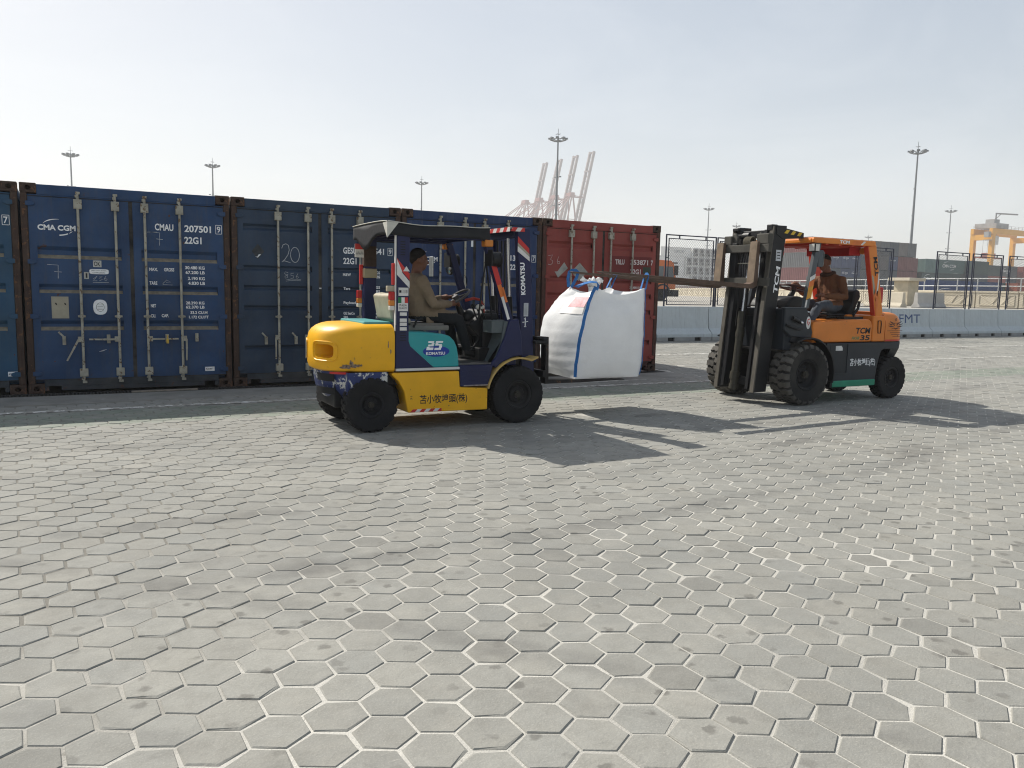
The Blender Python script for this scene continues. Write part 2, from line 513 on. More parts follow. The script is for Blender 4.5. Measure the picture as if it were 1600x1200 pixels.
def stone_verts(h, r, jit, seed, chip):
    """three rings: foot, shoulder, top edge"""
    q = np.random.RandomState(seed)
    ring = np.array(hexdir) * r + q.normal(0, jit, (6, 2))
    out = []
    for k, (z, inset) in enumerate(((-0.035, 0.0), (-0.0045, 0.0), (0.0, 0.0042))):
        for i in range(6):
            l = np.hypot(*ring[i])
            p = ring[i] * (1 - (inset + (chip[i] if k == 2 else chip[i] * 0.35)) / l)
            out.append((p[0], p[1], z + h))
    return out
ST_F = [(i, (i + 1) % 6, (i + 1) % 6 + 6, i + 6) for i in range(6)] + [(i + 6, (i + 1) % 6 + 6, (i + 1) % 6 + 12, i + 12) for i in range(6)] + [tuple(range(12, 18))]
def tints(n, seed):
    q = np.random.RandomState(seed)
    t = np.clip(q.normal(1.0, 0.035, n), 0.86, 1.09)
    w = q.normal(0, 0.004, n)
    o = q.rand(n); t = np.where(o < 0.035, t * 0.84, np.where(o > 0.975, t * 1.10, t))
    return np.c_[t * (1 + w), t, t * (1 - w * 1.3), np.ones(n)]
# 24 stone variants shared by the 300 nearest stones
variants = []
for k in range(24):
    q = np.random.RandomState(100 + k)
    chip = np.where(q.rand(6) < 0.22, q.uniform(0.003, 0.013, 6), 0.0)
    me = bpy.data.meshes.new('paver')
    me.from_pydata(stone_verts(0, RH, 0.0011, 200 + k, chip), [], ST_F)
    me.materials.append(PAVER)
    a = me.attributes.new('tint', 'FLOAT_COLOR', 'FACE')
    a.data.foreach_set('color', np.repeat(tints(24, 9)[k:k + 1], len(ST_F), 0).ravel())
    me.update()
    variants.append(me)
for i in near_i:
    o = bpy.data.objects.new('paver', variants[prs.randint(24)])
    col.objects.link(o); o.parent = pavement
    o.location = (cen[i, 0], cen[i, 1], prs.normal(0, 0.0013))
    o.rotation_euler = (prs.normal(0, 0.004), prs.normal(0, 0.004), R(60 * prs.randint(6)) + prs.normal(0, 0.006))
# the rest of the field in one mesh
nr = len(rest_i)
V = np.zeros((nr, 18, 3)); base = [np.array(stone_verts(0, RH, 0.0011, 300 + k, np.where(np.random.RandomState(k).rand(6) < 0.12, 0.006, 0))) for k in range(40)]
pick = prs.randint(0, 40, nr)
V[:] = np.array(base)[pick]
tx, ty = prs.normal(0, 0.003, nr), prs.normal(0, 0.003, nr)
V[:, :, 2] += V[:, :, 0] * tx[:, None] + V[:, :, 1] * ty[:, None] + prs.normal(0, 0.0013, nr)[:, None]
V[:, :, :2] += cen[rest_i][:, None, :]
loops = []; starts = []; totals = []; 
fl = [len(f) for f in ST_F]
flat = np.concatenate([np.array(f) for f in ST_F])
allv = (flat[None, :] + (np.arange(nr) * 18)[:, None]).ravel()
tot = np.tile(np.array(fl), nr)
st = np.concatenate([[0], np.cumsum(tot)[:-1]])
me = bpy.data.meshes.new('paver_field')
me.vertices.add(nr * 18); me.vertices.foreach_set('co', V.ravel())
me.loops.add(len(allv)); me.loops.foreach_set('vertex_index', allv.astype(np.int32))
me.polygons.add(len(tot)); me.polygons.foreach_set('loop_start', st.astype(np.int32)); me.polygons.foreach_set('loop_total', tot.astype(np.int32))
me.update(calc_edges=True); me.validate(); me.polygons.foreach_set('use_smooth', np.zeros(len(me.polygons), dtype=bool))
me.materials.append(PAVER)
a = me.attributes.new('tint', 'FLOAT_COLOR', 'FACE')
a.data.foreach_set('color', np.repeat(tints(nr, 10), len(ST_F), 0).ravel())
o = link('paver_field', me, pavement)
tag(o, kind='stuff')

# concrete apron and drain in front of the containers
s = MB()
xx = [-8 + i * 0.5 for i in range(37)]
s.box(-8, 9.95, -1.02, -0.26, -0.04, 0.001)
apron = put('concrete_apron', s, M('apron_concrete', (0.23, 0.225, 0.205), 0.9, var=0.22, vscale=2.2, bump=0.5, bscale=30, dust=0.3, wear=0.25, wearcol=(0.34, 0.33, 0.3), wscale=5), bev=0.004)
tag(apron, kind='structure')
s = MB(); s.box(-8, 12.0, -0.26, 7.0, -0.2, -0.06)
tag(put('container_bed', s, M('bed_concrete', (0.16, 0.155, 0.14), 0.95, var=0.2, bump=0.4)), kind='structure')
dr = empty('drain_grate', (3.0, -0.15, 0), 'long dark slotted drain grate running along the foot of the containers', 'drain grate')
s = MB()
for y0, y1 in ((-0.258, -0.235), (-0.03, -0.012)): s.box(-3.2, 9.9, y0, y1, -0.05, 0.003)
put('grate_frame', s, M('grate_iron', (0.06, 0.058, 0.053), 0.7, metal=0.4, var=0.3, bump=0.3), dr)
s = MB()
for i in range(330):
    x = -3.18 + i * 0.0397
    s.box(x, x + 0.018, -0.234, -0.031, -0.04, 0.001)
tag(put('grate_bars', s, MATS['grate_iron'], dr), kind='stuff')
# scraps of timber and wire lying on the grate
s = MB()
s.bar((1.15, -0.225, 0.012), (1.95, -0.20, 0.012), 0.05, 0.018)
tag(put('timber_lath', s, M('grey_timber', (0.26, 0.23, 0.19), 0.9, var=0.25, vscale=20, bump=0.3), bev=0.002), 'thin grey timber lath lying on the drain grate below the second blue container', 'lath')
# painted lines
def line(name, x0, x1, y, w):
    s = MB(); k = int((x1 - x0) / 0.11); q = random.Random(int(x0 * 7 + y * 13))
    top, bot = [], []
    for i in range(k + 1):
        x = x0 + (x1 - x0) * i / k
        dy = 0.03 * math.sin(x * 0.35)
        top.append((x, y + w / 2 + dy + q.uniform(-0.012, 0.012), 0.0045)); bot.append((x, y - w / 2 + dy + q.uniform(-0.012, 0.012), 0.0045))
    s.grid([bot, top], 0, False)
    return tag(put(name, s, WHITE_PAINT), kind='structure')
line('painted_line', -4.2, 12.4, -1.62, 0.13)
line('painted_line', 17.2, 36.0, 0.18, 0.12)
line('painted_line', 11.2, 36.0, 2.95, 0.13)

# ================================================================== shipping containers
STEEL = M('galvanised_bar', (0.36, 0.345, 0.285), 0.6, metal=0.1, var=0.3, vscale=7, wear=0.42, wearcol=(0.15, 0.10, 0.06), wscale=18, bump=0.15)
RUST = M('rusty_post', (0.058, 0.036, 0.027), 0.85, var=0.35, vscale=5, wear=0.45, wearcol=(0.13, 0.065, 0.035), wscale=9, bump=0.5, bscale=50, streak=0.4)
SEAL = M('door_rubber', (0.014, 0.014, 0.014), 0.8, var=0.3, vscale=12, dust=0.25)
WHITE = M('white_print', (0.82, 0.83, 0.83), 0.6, var=0.08, vscale=20, wear=0.08, wearcol=(0.2, 0.24, 0.3), wscale=30)
CHALK = M('chalk', (0.42, 0.45, 0.47), 0.95, var=0.3, vscale=40)
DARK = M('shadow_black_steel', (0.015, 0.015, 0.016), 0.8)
BEIGE = M('plate_beige', (0.36, 0.33, 0.25), 0.7, var=0.12, vscale=8, wear=0.1, wearcol=(0.12, 0.09, 0.06))
DUSTY = M('dust_ledge', (0.20, 0.175, 0.13), 0.95, var=0.3, vscale=14)
ZB = M('brass_lock', (0.55, 0.38, 0.08), 0.4, metal=0.6)
BLK = M('black_print', (0.02, 0.02, 0.022), 0.6)
LC, HC, WC = 6.058, 2.591, 2.438

# one corner casting with its oval hole, shared by all
_c = MB().box(0, 0.178, 0, 0.162, 0, 0.118)
_cut = MB()
_cut.tube([(0.089, -0.05, 0.059), (0.089, 0.10, 0.059)], 0.030, 14)
CAST = baked(_c, [RUST], [('BOOLEAN', dict(cut=_cut)), ('BEVEL', dict(width=0.008, segments=2, limit_method='ANGLE', angle_limit=R(50)))])
CAST.name = 'corner_casting'

def container(x0, label, paint, inner, grooves, print_fn, handles, hasps, post=RUST, bars=(0.62, 1.04, 1.382, 1.802), panel=(0.165, 1.10, 1.335, 2.27), dusty=True, pocket=True, lock=None, group='containers standing in a row with their doors to the yard'):
    t = empty('shipping_container', (x0, 0, 0), label, 'shipping container', group)
    X = lambda v: x0 + v
    # castings
    for cx in (0.0, WC - 0.178):
        for cz in (0.0, HC - 0.118):
            for cy, fl in ((0.0, 1), (LC, -1)):
                o = link('corner_casting', CAST, t); o.location = (cx if fl == 1 else cx, cy, cz)
                if fl < 0: o.scale = (1, -1, 1)
    # posts
    for a, b in ((0.003, 0.075), (WC - 0.075, WC - 0.003)):
        s = MB(); s.box(X(a), X(b), 0.004, 0.13, 0.118, HC - 0.118); put('corner_post', s, post, t, 0.008)
        s = MB(); s.box(X(a), X(b), LC - 0.1, LC - 0.004, 0.118, HC - 0.118); put('corner_post', s, paint, t, 0.008)
    # head rail with its lip, sill with fork pockets
    s = MB()
    s.box(X(0.179), X(WC - 0.179), 0.006, 0.10, 2.455, HC - 0.012)
    s.box(X(0.076), X(WC - 0.076), 0.002, 0.10, 2.44, 2.4545)
    put('head_rail', s, paint, t, 0.006)
    s = MB()
    zb = 0.032
    if pocket:
        s.box(X(0.179), X(WC - 0.179), 0.006, 0.12, 0.092, 0.168)
        for a, b in ((0.179, 0.225), (0.36, WC - 0.36), (WC - 0.225, WC - 0.179)): s.box(X(a), X(b), 0.008, 0.12, zb, 0.0915)
    else: s.box(X(0.179), X(WC - 0.179), 0.006, 0.12, zb, 0.168)
    put('sill', s, inner, t, 0.005)
    # shell: corrugated sides, roof, rear wall, floor
    def corr(side):
        s = MB(); n = 20; top, bot = [], []
        xw = X(0.012) if side == 0 else X(WC - 0.012); dd = 0.036 * (1 if side == 0 else -1)
        p = (LC - 0.24) / n
        for i in range(n):
            y = 0.12 + i * p
            for f, k in ((0.0, 0), (0.34, 0), (0.5, 1), (0.84, 1)): top.append((xw + dd * k, y + f * p, 2.45)); bot.append((xw + dd * k, y + f * p, 0.15))
        top.append((xw, LC - 0.12, 2.45)); bot.append((xw, LC - 0.12, 0.15))
        s.grid([bot, top], 0, False)
        for z0, z1 in ((0.05, 0.17), (2.43, 2.555)): s.box(min(xw, xw + dd * 1.2), max(xw, xw + dd * 1.2), 0.17, LC - 0.17, z0, z1)
        return s
    put('side_wall', corr(0), paint, t); put('side_wall', corr(1), paint, t)
    s = MB(); n = 18; ra, rb = [], []
    p = (LC - 0.24) / n
    for i in range(n):
        for f, k in ((0.0, 0), (0.4, 0), (0.5, 1), (0.9, 1)):
            y = 0.12 + (i + f) * p; ra.append((X(0.05), y, HC - 0.035 + 0.02 * k)); rb.append((X(WC - 0.05), y, HC - 0.035 + 0.02 * k))
    s.grid([ra, rb], 0, False)
    put('roof_panel', s, paint, t)
    s = MB(); s.box(X(0.08), X(WC - 0.08), LC - 0.06, LC - 0.02, 0.1, 2.5); s.box(X(0.08), X(WC - 0.08), 0.13, LC - 0.1, 0.11, 0.16)
    put('rear_wall', s, paint, t)
    # doors
    doors = []
    for di, (dx0, dx1, px0, px1) in enumerate(((0.083, 1.196, panel[0], panel[1]), (1.242, WC - 0.083, panel[2], panel[3]))):
        YF, DP = 0.016, 0.036
        prof = [(0.178, 0)]
        for zt, zb2 in sorted(grooves, key=lambda q: q[1]):
            sl = min(0.045, (zt - zb2) * 0.36)
            prof += [(zb2, 0), (zb2 + sl, 1), (zt - sl, 1), (zt, 0)]
        prof.append((2.432, 0))
        s = MB()
        rows = [[(X(px0), YF + DP * k, z) for z, k in prof], [(X(px1), YF + DP * k, z) for z, k in prof]]
        n = len(prof)
        vs = rows[0] + rows[1]
        for i in range(n - 1):
            lower = dusty and prof[i][1] == 0 and prof[i + 1][1] == 1
            s.add([vs[i], vs[i + n], vs[i + 1 + n], vs[i + 1]], [(0, 1, 2, 3)], 1 if lower else 0)
        for side in (0, 1):                                  # groove ends
            for i in range(n - 3):
                if prof[i][1] == 0 and prof[i + 1][1] == 1:
                    x = X(px0 if side == 0 else px1)
                    s.add([(x, YF, prof[i][0]), (x, YF + DP, prof[i + 1][0]), (x, YF + DP, prof[i + 2][0]), (x, YF, prof[i + 3][0])], [(0, 1, 2, 3)], 0)
        for a, b in ((dx0, px0), (px1, dx1)):
            s.box(X(a), X(b), YF, YF + 0.05, 0.178, 2.432)
        s.box(X(px0), X(px1), YF + 0.04, YF + 0.055, 0.178, 2.432)
        d = put('door', s, [paint, DUSTY], t)
        doors.append(d)
        # hinges
        hx = -0.0 if di == 0 else WC
        for hz in (2.345, 1.64, 0.968, 0.25):
            s = MB(); sg = 1 if di == 0 else -1
            a = hx + sg * 0.055; b = hx + sg * 0.155
            s.prism([(X(a), hz - 0.026), (X((a + b) / 2), hz - 0.034), (X(b), hz - 0.014), (X(b), hz + 0.014), (X((a + b) / 2), hz + 0.034), (X(a), hz + 0.026)], -0.010, 0.014)
            put('hinge', s, paint, d, 0.004)
        # locking gear
        for bi in (0, 1):
            bx = bars[di * 2 + bi]
            s = MB()
            s.cyl((X(bx), -0.022, 0.13), (X(bx), -0.022, 2.515), 0.0165, 10)
            s.bar((X(bx - 0.022), -0.022, 2.50), (X(bx + 0.03), -0.022, 2.50), 0.03, 0.028)
            s.bar((X(bx - 0.02), -0.022, 0.135), (X(bx + 0.032), -0.022, 0.135), 0.03, 0.03)
            s.box(X(bx - 0.028), X(bx + 0.012), -0.030, 0.004, 2.445, 2.475)
            s.box(X(bx - 0.03), X(bx + 0.014), -0.030, 0.006, 0.16, 0.19)
            put('locking_bar', s, STEEL, d, 0.002)
            for z0, z1, w in ((2.305, 2.42, 0.046), (0.205, 0.305, 0.048)):
                s = MB(); s.box(X(bx - w), X(bx + w), -0.044, 0.0155, z0, z1)
                for sx in (-1, 1):
                    for zz in (z0 + 0.018, z1 - 0.018): s.cyl((X(bx + sx * w * 0.68), -0.052, zz), (X(bx + sx * w * 0.68), -0.044, zz), 0.007, 6)
                put('bar_bracket', s, STEEL, d, 0.004)
            s = MB(); s.box(X(bx - 0.044), X(bx + 0.044), -0.028, 0.0155, 0.958, 0.982); s.cyl((X(bx), -0.022, 0.95), (X(bx), -0.022, 0.99), 0.026, 10)
            put('bar_guide', s, STEEL, d, 0.002)
            hd = handles[di * 2 + bi]
            if hd:
                s = MB(); sg = hd[0]
                s.box(X(min(bx, bx + sg * 0.055)), X(max(bx, bx + sg * 0.055)), -0.040, -0.006, 0.645, 0.712)
                p = Vector((X(bx + sg * 0.05), -0.034, 0.675)); q = Vector((X(bx + hd[1]), -0.034, 0.675 + hd[2]))
                mid = p.lerp(q, 0.45) + Vector((0, -0.012, 0))
                s.bar(p, mid, 0.024, 0.010, (0, 1, 0)); s.bar(mid, q, 0.020, 0.010, (0, 1, 0))
                put('handle', s, STEEL, d, 0.002)
        for hx_, hz_, tilt in [h for h in hasps if (h[0] < 1.22) == (di == 0)]:
            s = MB(); s.box(X(hx_ - 0.02), X(hx_ + 0.02), -0.02, 0.0155, hz_ - 0.055, hz_ + 0.055); s.box(X(hx_ - 0.012), X(hx_ + 0.012), -0.03, -0.02, hz_ - 0.02, hz_ + 0.035)
            if tilt: s.bar((X(hx_ - 0.06), -0.022, hz_ + 0.11), (X(hx_ - 0.005), -0.022, hz_ + 0.05), 0.022, 0.01, (0, 1, 0))
            put('hasp', s, STEEL, d, 0.003)
        if lock and di == 1:
            s = MB(); s.box(X(lock[0] - 0.016), X(lock[0] + 0.016), -0.06, -0.032, lock[1] - 0.06, lock[1]); s.cyl((X(lock[0]), -0.046, lock[1]), (X(lock[0]), -0.046, lock[1] + 0.05), 0.009, 8)
            put('padlock', s, ZB, d, 0.004)
    # seals
    s = MB(); s.box(X(1.1965), X(1.2415), 0.022, 0.05, 0.17, 2.44)
    for a, b in ((0.0755, 0.0825), (WC - 0.0825, WC - 0.0755)): s.box(X(a), X(b), 0.02, 0.06, 0.17, 2.44)
    s.box(X(0.083), X(WC - 0.083), 0.012, 0.05, 2.4325, 2.4395)
    s.box(X(0.083), X(WC - 0.083), 0.012, 0.05, 0.1685, 0.1775)
    put('door_seal', s, SEAL, t)
    print_fn(lambda v: x0 + v, doors)
    return t

YP = 0.0138            # print lies just proud of the door sheet
def plate(X, d, name, x0, x1, z0, z1, mat, y=0.0135, th=0.003, rnd=0):
    s = MB()
    if rnd:
        cx, cz, a, b = (x0 + x1) / 2, (z0 + z1) / 2, (x1 - x0) / 2, (z1 - z0) / 2
        P = []
        for i in range(28):
            t = 2 * math.pi * i / 28; c, q = math.cos(t), math.sin(t)
            e = 2.0 / rnd
            P.append((X(cx + a * math.copysign(abs(c) ** e, c)), cz + b * math.copysign(abs(q) ** e, q)))
        s.prism(P, y - th, y + 0.0005)
    else: s.box(X(x0), X(x1), y - th, y + 0.0005, z0, z1)
    return put(name, s, mat, d)
def seven(s, X, x, z, k=1.0, y=YP, w=0.006):
    stroke(s, [(0, 0.17 * k), (0.12 * k, 0.165 * k), (0.115 * k, 0.0)], w, (X(x), y, z), X_, Z_)
    stroke(s, [(0.075 * k, 0.085 * k), (0.155 * k, 0.08 * k)], w, (X(x), y, z), X_, Z_)
def cma_logo(s, X, x, z, k=1.0, y=YP):
    letters(s, 'CMA', (X(x), y, z), X_, Z_, 0.068 * k, 0.197 * k, 0.04)
    letters(s, 'CGM', (X(x + 0.217 * k), y, z), X_, Z_, 0.068 * k, 0.197 * k, 0.04)
    stroke(s, arc(0.22 * k, 0.05 * k, 0.17 * k, 0.088 * k, 160, 85), 0.013 * k, (X(x), y, z), X_, Z_, taper=True)
    stroke(s, arc(0.20 * k, 0.03 * k, 0.19 * k, 0.088 * k, -80, -48), 0.014 * k, (X(x), y, z), X_, Z_)
    stroke(s, arc(0.20 * k, 0.03 * k, 0.19 * k, 0.088 * k, -44, -20), 0.009 * k, (X(x), y, z), X_, Z_, taper=True)
def boxed(s, X, x, z, ch, h=0.10, w=0.05, y=YP):
    letters(s, ch, (X(x), y, z), X_, Z_, h * 0.82, w, 0.012)
    a, b, c, d = -0.014, w + 0.014, -0.018, h
    stroke(s, [(a, c), (b, c)], 0.006, (X(x), y, z), X_, Z_); stroke(s, [(a, d), (b, d)], 0.006, (X(x), y, z), X_, Z_)
    stroke(s, [(a, c), (a, d)], 0.006, (X(x), y, z), X_, Z_); stroke(s, [(b, c), (b, d)], 0.006, (X(x), y, z), X_, Z_)
def inscriber(X, door, mat=None, y=None):
    def T(t, x, z, h, w, b=0.028):
        put('lettering', letters(MB(), t, (X(x), YP if y is None else y, z), X_, Z_, h, w, b), mat or WHITE, door)
    return T
def box_put(X, x, z, ch, h, w, door):
    s = MB(); boxed(s, X, x, z, ch, h, w); put('boxed_digit', s, WHITE, door)
def cma_table(X, door):
    T = inscriber(X, door)
    T('CMAU', 1.503, 2.09, 0.088, 0.226)
    return T
CMA_G = [(1.835, 1.685), (1.37, 1.258), (0.917, 0.792)]
def print_cmau(X, D):
    s = MB(); cma_logo(s, X, 0.175, 2.03); put('lettering', s, WHITE, D[0])
    s = MB(); seven(s, X, 0.26, 1.44); put('chalk_mark', s, CHALK, D[0]); s = MB()
    for pts in ([(0, .02), (.05, .06), (.03, .03), (.0, 0), (.05, .0)], [(.075, .05), (.11, .055), (.07, .03), (.11, .02), (.075, 0)], [(.15, .06), (.125, .02), (.15, 0), (.165, .025), (.13, .03)], [(.0, -.02), (.18, -.02)]):
        stroke(s, pts, 0.005, (X(0.76), YP, 1.42), X_, Z_)
    put('chalk_mark', s, CHALK, D[0]); s = MB()
    stroke(s, [(0, 0), (0.05, 0.015), (0.09, 0.03)], 0.014, (X(0.80), YP, 0.515), X_, Z_, taper=True)
    put('chalk_mark', s, CHALK, D[0])
    plate(X, D[0], 'beige_plate', 0.289, 0.478, 0.943, 1.215, BEIGE)
    for hx in (0.33, 0.43):
        s = MB(); s.prism([(X(hx), 1.12), (X(hx + 0.022), 1.105), (X(hx + 0.016), 1.13), (X(hx), 1.14)], 0.008, 0.0104); put('screw', s, DARK, D[0])
    plate(X, D[0], 'round_sticker', 0.752, 0.913, 0.99, 1.182, WHITE, rnd=2.6)
    s = MB(); stroke(s, arc(0.8325, 1.086, 0.045, 0.055, 0, 360, 20), 0.006, (X(0), 0.0098, 0), X_, Z_)
    for i in range(4): stroke(s, [(0.80, 1.055 + i * 0.02), (0.865, 1.055 + i * 0.02)], 0.005, (X(0), 0.0098, 0), X_, Z_)
    put('sticker_print', s, M('grey_print', (0.25, 0.25, 0.22), 0.7), D[0])
    GREY = M('sticker_grey', (0.50, 0.50, 0.46), 0.7, var=0.15, vscale=15)
    plate(X, D[0], 'sticker', 0.769, 0.864, 1.593, 1.676, GREY)
    s = MB(); letters(s, 'OK', (X(0.779), 0.0098, 1.603), X_, Z_, 0.06, 0.072, 0.02)
    plate(X, D[0], 'sticker', 0.724, 0.944, 1.504, 1.568, WHITE, rnd=5)
    letters(s, 'JAN-TEN STEEL', (X(0.745), 0.0098, 1.540), X_, Z_, 0.016, 0.178, 0.0)
    letters(s, 'CORROSION', (X(0.76), 0.0098, 1.514), X_, Z_, 0.016, 0.14, 0.0)
    plate(X, D[0], 'sticker', 0.662, 0.715, 1.441, 1.528, GREY)
    letters(s, '1', (X(0.68), 0.0098, 1.455), X_, Z_, 0.058, 0.02, 0.02)
    put('sticker_print', s, BLK, D[0])
    T = cma_table(X, D[1])
    T('207501', 1.864, 2.085, 0.092, 0.335)
    box_put(X, 2.273, 2.098, '9', 0.098, 0.046, D[1])
    T('22G1', 1.860, 1.933, 0.092, 0.215)
    for t, x, z, h, w in (('MAX.', 1.42, 1.562, 0.043, 0.105), ('GROSS', 1.60, 1.562, 0.045, 0.125), ('30.480 KG', 1.861, 1.597, 0.043, 0.246), ('67.200 LB', 1.865, 1.534, 0.043, 0.242),
                          ('TARE', 1.42, 1.385, 0.043, 0.094), ('2.190 KG', 1.892, 1.455, 0.043, 0.215), ('4.830 LB', 1.894, 1.392, 0.043, 0.213), ('NET', 1.428, 1.088, 0.043, 0.062),
                          ('28.290 KG', 1.86, 1.130, 0.040, 0.235), ('62.370 LB', 1.859, 1.075, 0.040, 0.236), ('CU.', 1.424, 0.955, 0.043, 0.062), ('CAP.', 1.556, 0.958, 0.043, 0.086),
                          ('33.2 CU.M', 1.914, 1.003, 0.038, 0.216), ('1.172 CU.FT', 1.894, 0.942, 0.038, 0.25)): T(t, x, z, h, w)
    s = MB(); seven(s, X, 1.44, 1.895, 1.0)
    stroke(s, [(-0.06, 0.165), (0.06, 0.17)], 0.006, (X(1.47), YP, 1.897), X_, Z_)
    put('chalk_mark', s, CHALK, D[1]); s = MB()
    for pts in ([(0, 0), (.05, .05), (.1, .02), (.04, .02)], [(.0, -.012), (.12, -.015)]): stroke(s, pts, 0.004, (X(1.58), YP, 1.40), X_, Z_)
    put('chalk_mark', s, CHALK, D[1])
    plate(X, D[1], 'sticker', 2.084, 2.206, 0.228, 0.285, WHITE)
    s = MB(); letters(s, '42049T', (X(2.094), 0.0098, 0.243), X_, Z_, 0.026, 0.1, 0.01); put('sticker_print', s, BLK, D[1])
def print_cma0(X, D):
    s = MB(); cma_logo(s, X, 0.175, 2.03); put('lettering', s, WHITE, D[0])
    T = cma_table(X, D[1])
    T('219264', 1.864, 2.085, 0.092, 0.335); box_put(X, 2.282, 2.088, '7', 0.098, 0.046, D[1]); T('22G1', 1.86, 1.933, 0.092, 0.215)
    plate(X, D[1], 'sticker', 2.25, 2.37 - 0.02, 0.228, 0.285, WHITE)
    s = MB(); letters(s, '42049T', (X(2.256), 0.0098, 0.243), X_, Z_, 0.026, 0.085, 0.01); put('sticker_print', s, BLK, D[1])
def print_gesu(X, D):
    s = MB()
    stroke(s, [(.02, .19), (.04, .24), (.08, .255), (.115, .235), (.125, .17), (.105, .10), (.06, .035), (.02, .0), (.06, .018), (.10, .005), (.14, -.005)], 0.008, (X(0.655), YP, 1.735), X_, Z_)
    stroke(s, arc(0.86, 1.84, 0.062, 0.105, 90, 455, 24), 0.008, (X(0), YP, 0), X_, Z_)
    stroke(s, [(.06, .10), (.02, .11), (.01, .085), (.05, .06), (.055, .03), (.02, .02), (.015, .045), (.06, .075)], 0.005, (X(0.70), YP, 1.49), X_, Z_)
    stroke(s, [(.14, .095), (.10, .09), (.10, .06), (.14, .055), (.135, .025), (.095, .02)], 0.005, (X(0.70), YP, 1.49), X_, Z_)
    stroke(s, [(.20, .09), (.17, .04), (.185, .02), (.21, .035), (.19, .055), (.17, .04)], 0.005, (X(0.70), YP, 1.49), X_, Z_)
    put('chalk_mark', s, CHALK, D[0]); s = MB()
    for z in (0.0, -0.018): stroke(s, [(.03, z), (.10, z + .012), (.24, z + .01)], 0.004, (X(0.70), YP, 1.487), X_, Z_)
    put('chalk_mark', s, CHALK, D[0])
    s = MB(); s.prism([(X(0.35 + a), 1.87 + b) for a, b in ((-0.085, 0.0), (0.0, -0.105), (0.085, 0.0), (0.0, 0.105))], 0.0118, 0.0155)
    put('diamond_mark', s, M('faded_diamond', (0.05, 0.055, 0.06), 0.9, var=0.3, vscale=10), D[0])
    s = MB(); s.prism([(X(0.31), 1.80), (X(0.34), 1.795), (X(0.36), 1.83), (X(0.39), 1.83), (X(0.37), 1.81), (X(0.345), 1.785)], 0.0095, 0.0114)
    put('torn_label', s, WHITE, D[0])
    T = inscriber(X, D[1])
    T('GESU', 1.558, 1.885, 0.092, 0.205); T('159541', 1.872, 1.887, 0.092, 0.31); box_put(X, 2.255, 1.90, '9', 0.09, 0.042, D[1])
    T('22G1', 1.558, 1.735, 0.092, 0.20)
    T('M&W', 1.553, 1.562, 0.042, 0.12); T('30480 KGS', 1.87, 1.60, 0.042, 0.25); T('67200 LBS', 1.87, 1.54, 0.042, 0.25)
    T('Tare', 1.562, 1.36, 0.042, 0.10); T('2200 KGS', 1.89, 1.385, 0.042, 0.23); T('4850 LBS', 1.89, 1.325, 0.042, 0.23)
    T('Payload', 1.562, 1.145, 0.05, 0.185); T('28280 KGS', 1.87, 1.19, 0.042, 0.25); T('62350 LBS', 1.87, 1.13, 0.042, 0.25)
    T('GE SeaCo', 1.56, 1.0, 0.04, 0.17); T('SRL', 1.562, 0.945, 0.036, 0.075); T('33.2 cu.m', 1.88, 1.0, 0.04, 0.2); T('1172 cu.ft', 1.88, 0.945, 0.036, 0.2)
    s = MB(); s.box(X(1.205), X(1.235), 0.012, 0.0215, 1.37, 1.386); put('seal_tag', s, WHITE, D[0])
def print_blue4(X, D):
    s = MB(); cma_logo(s, X, 0.175, 1.823); put('lettering', s, WHITE, D[0])
    plate(X, D[0], 'sticker', 1.155, 1.192, 2.07, 2.33, WHITE)
    T = inscriber(X, D[1])
    T('CMAU', 1.503, 1.875, 0.088, 0.226); T('130826', 1.864, 1.875, 0.092, 0.335); box_put(X, 2.275, 1.885, '7', 0.092, 0.044, D[1]); T('22G1', 1.86, 1.73, 0.09, 0.21)
def print_red(X, D):
    s = MB()
    stroke(s, [(0, .14), (.085, .155), (.045, .08), (.085, .06), (.085, .02), (.05, -.01), (.0, .0)], 0.007, (X(0.115), YP, 1.845), X_, Z_)
    stroke(s, [(.20, .13), (.175, .05), (.19, .01), (.225, .02), (.225, .055), (.185, .05)], 0.007, (X(0.115), YP, 1.845), X_, Z_)
    put('chalk_mark', s, M('chalk_on_red', (0.5, 0.42, 0.40), 0.95), D[0])
    PL = M('placard_grey', (0.33, 0.33, 0.30), 0.8, var=0.2, vscale=10, wear=0.15, wearcol=(0.2, 0.1, 0.08))
    s = MB(); s.prism([(X(a), b) for a, b in ((0.43, 1.885), (0.505, 1.79), (0.316, 1.628), (0.246, 1.73), (0.30, 1.73))], 0.0125, 0.0155); put('torn_placard', s, PL, D[0])
    s = MB(); s.prism([(X(a), b) for a, b in ((0.738, 1.888), (0.906, 1.735), (0.722, 1.58), (0.58, 1.735))], 0.0125, 0.0155); put('diamond_placard', s, PL, D[0])
    s = MB(); s.box(X(1.39), X(2.262), 0.0140, 0.0155, 1.60, 2.03); put('repaint_patch', s, M('red_repaint', (0.15, 0.024, 0.022), 0.6, var=0.12), D[1])
    T = inscriber(X, D[1], M('red_print', (0.62, 0.56, 0.54), 0.7, var=0.15, vscale=20), 0.0122)
    T('TRLU', 1.473, 1.885, 0.088, 0.195); T('353871', 1.80, 1.888, 0.090, 0.385); T('7', 2.245, 1.888, 0.090, 0.05); T('22G1', 1.80, 1.725, 0.088, 0.23)
    T('30.480 KG', 1.80, 1.47, 0.042, 0.25); T('2.220 KG', 1.82, 1.24, 0.042, 0.22); T('28.260 KG', 1.80, 1.02, 0.042, 0.25)
    s = MB(); s.box(X(2.08), X(2.25), 0.0115, 0.0138, 1.742, 1.855); put('green_patch', s, M('green_patch', (0.05, 0.07, 0.05), 0.8), D[1])

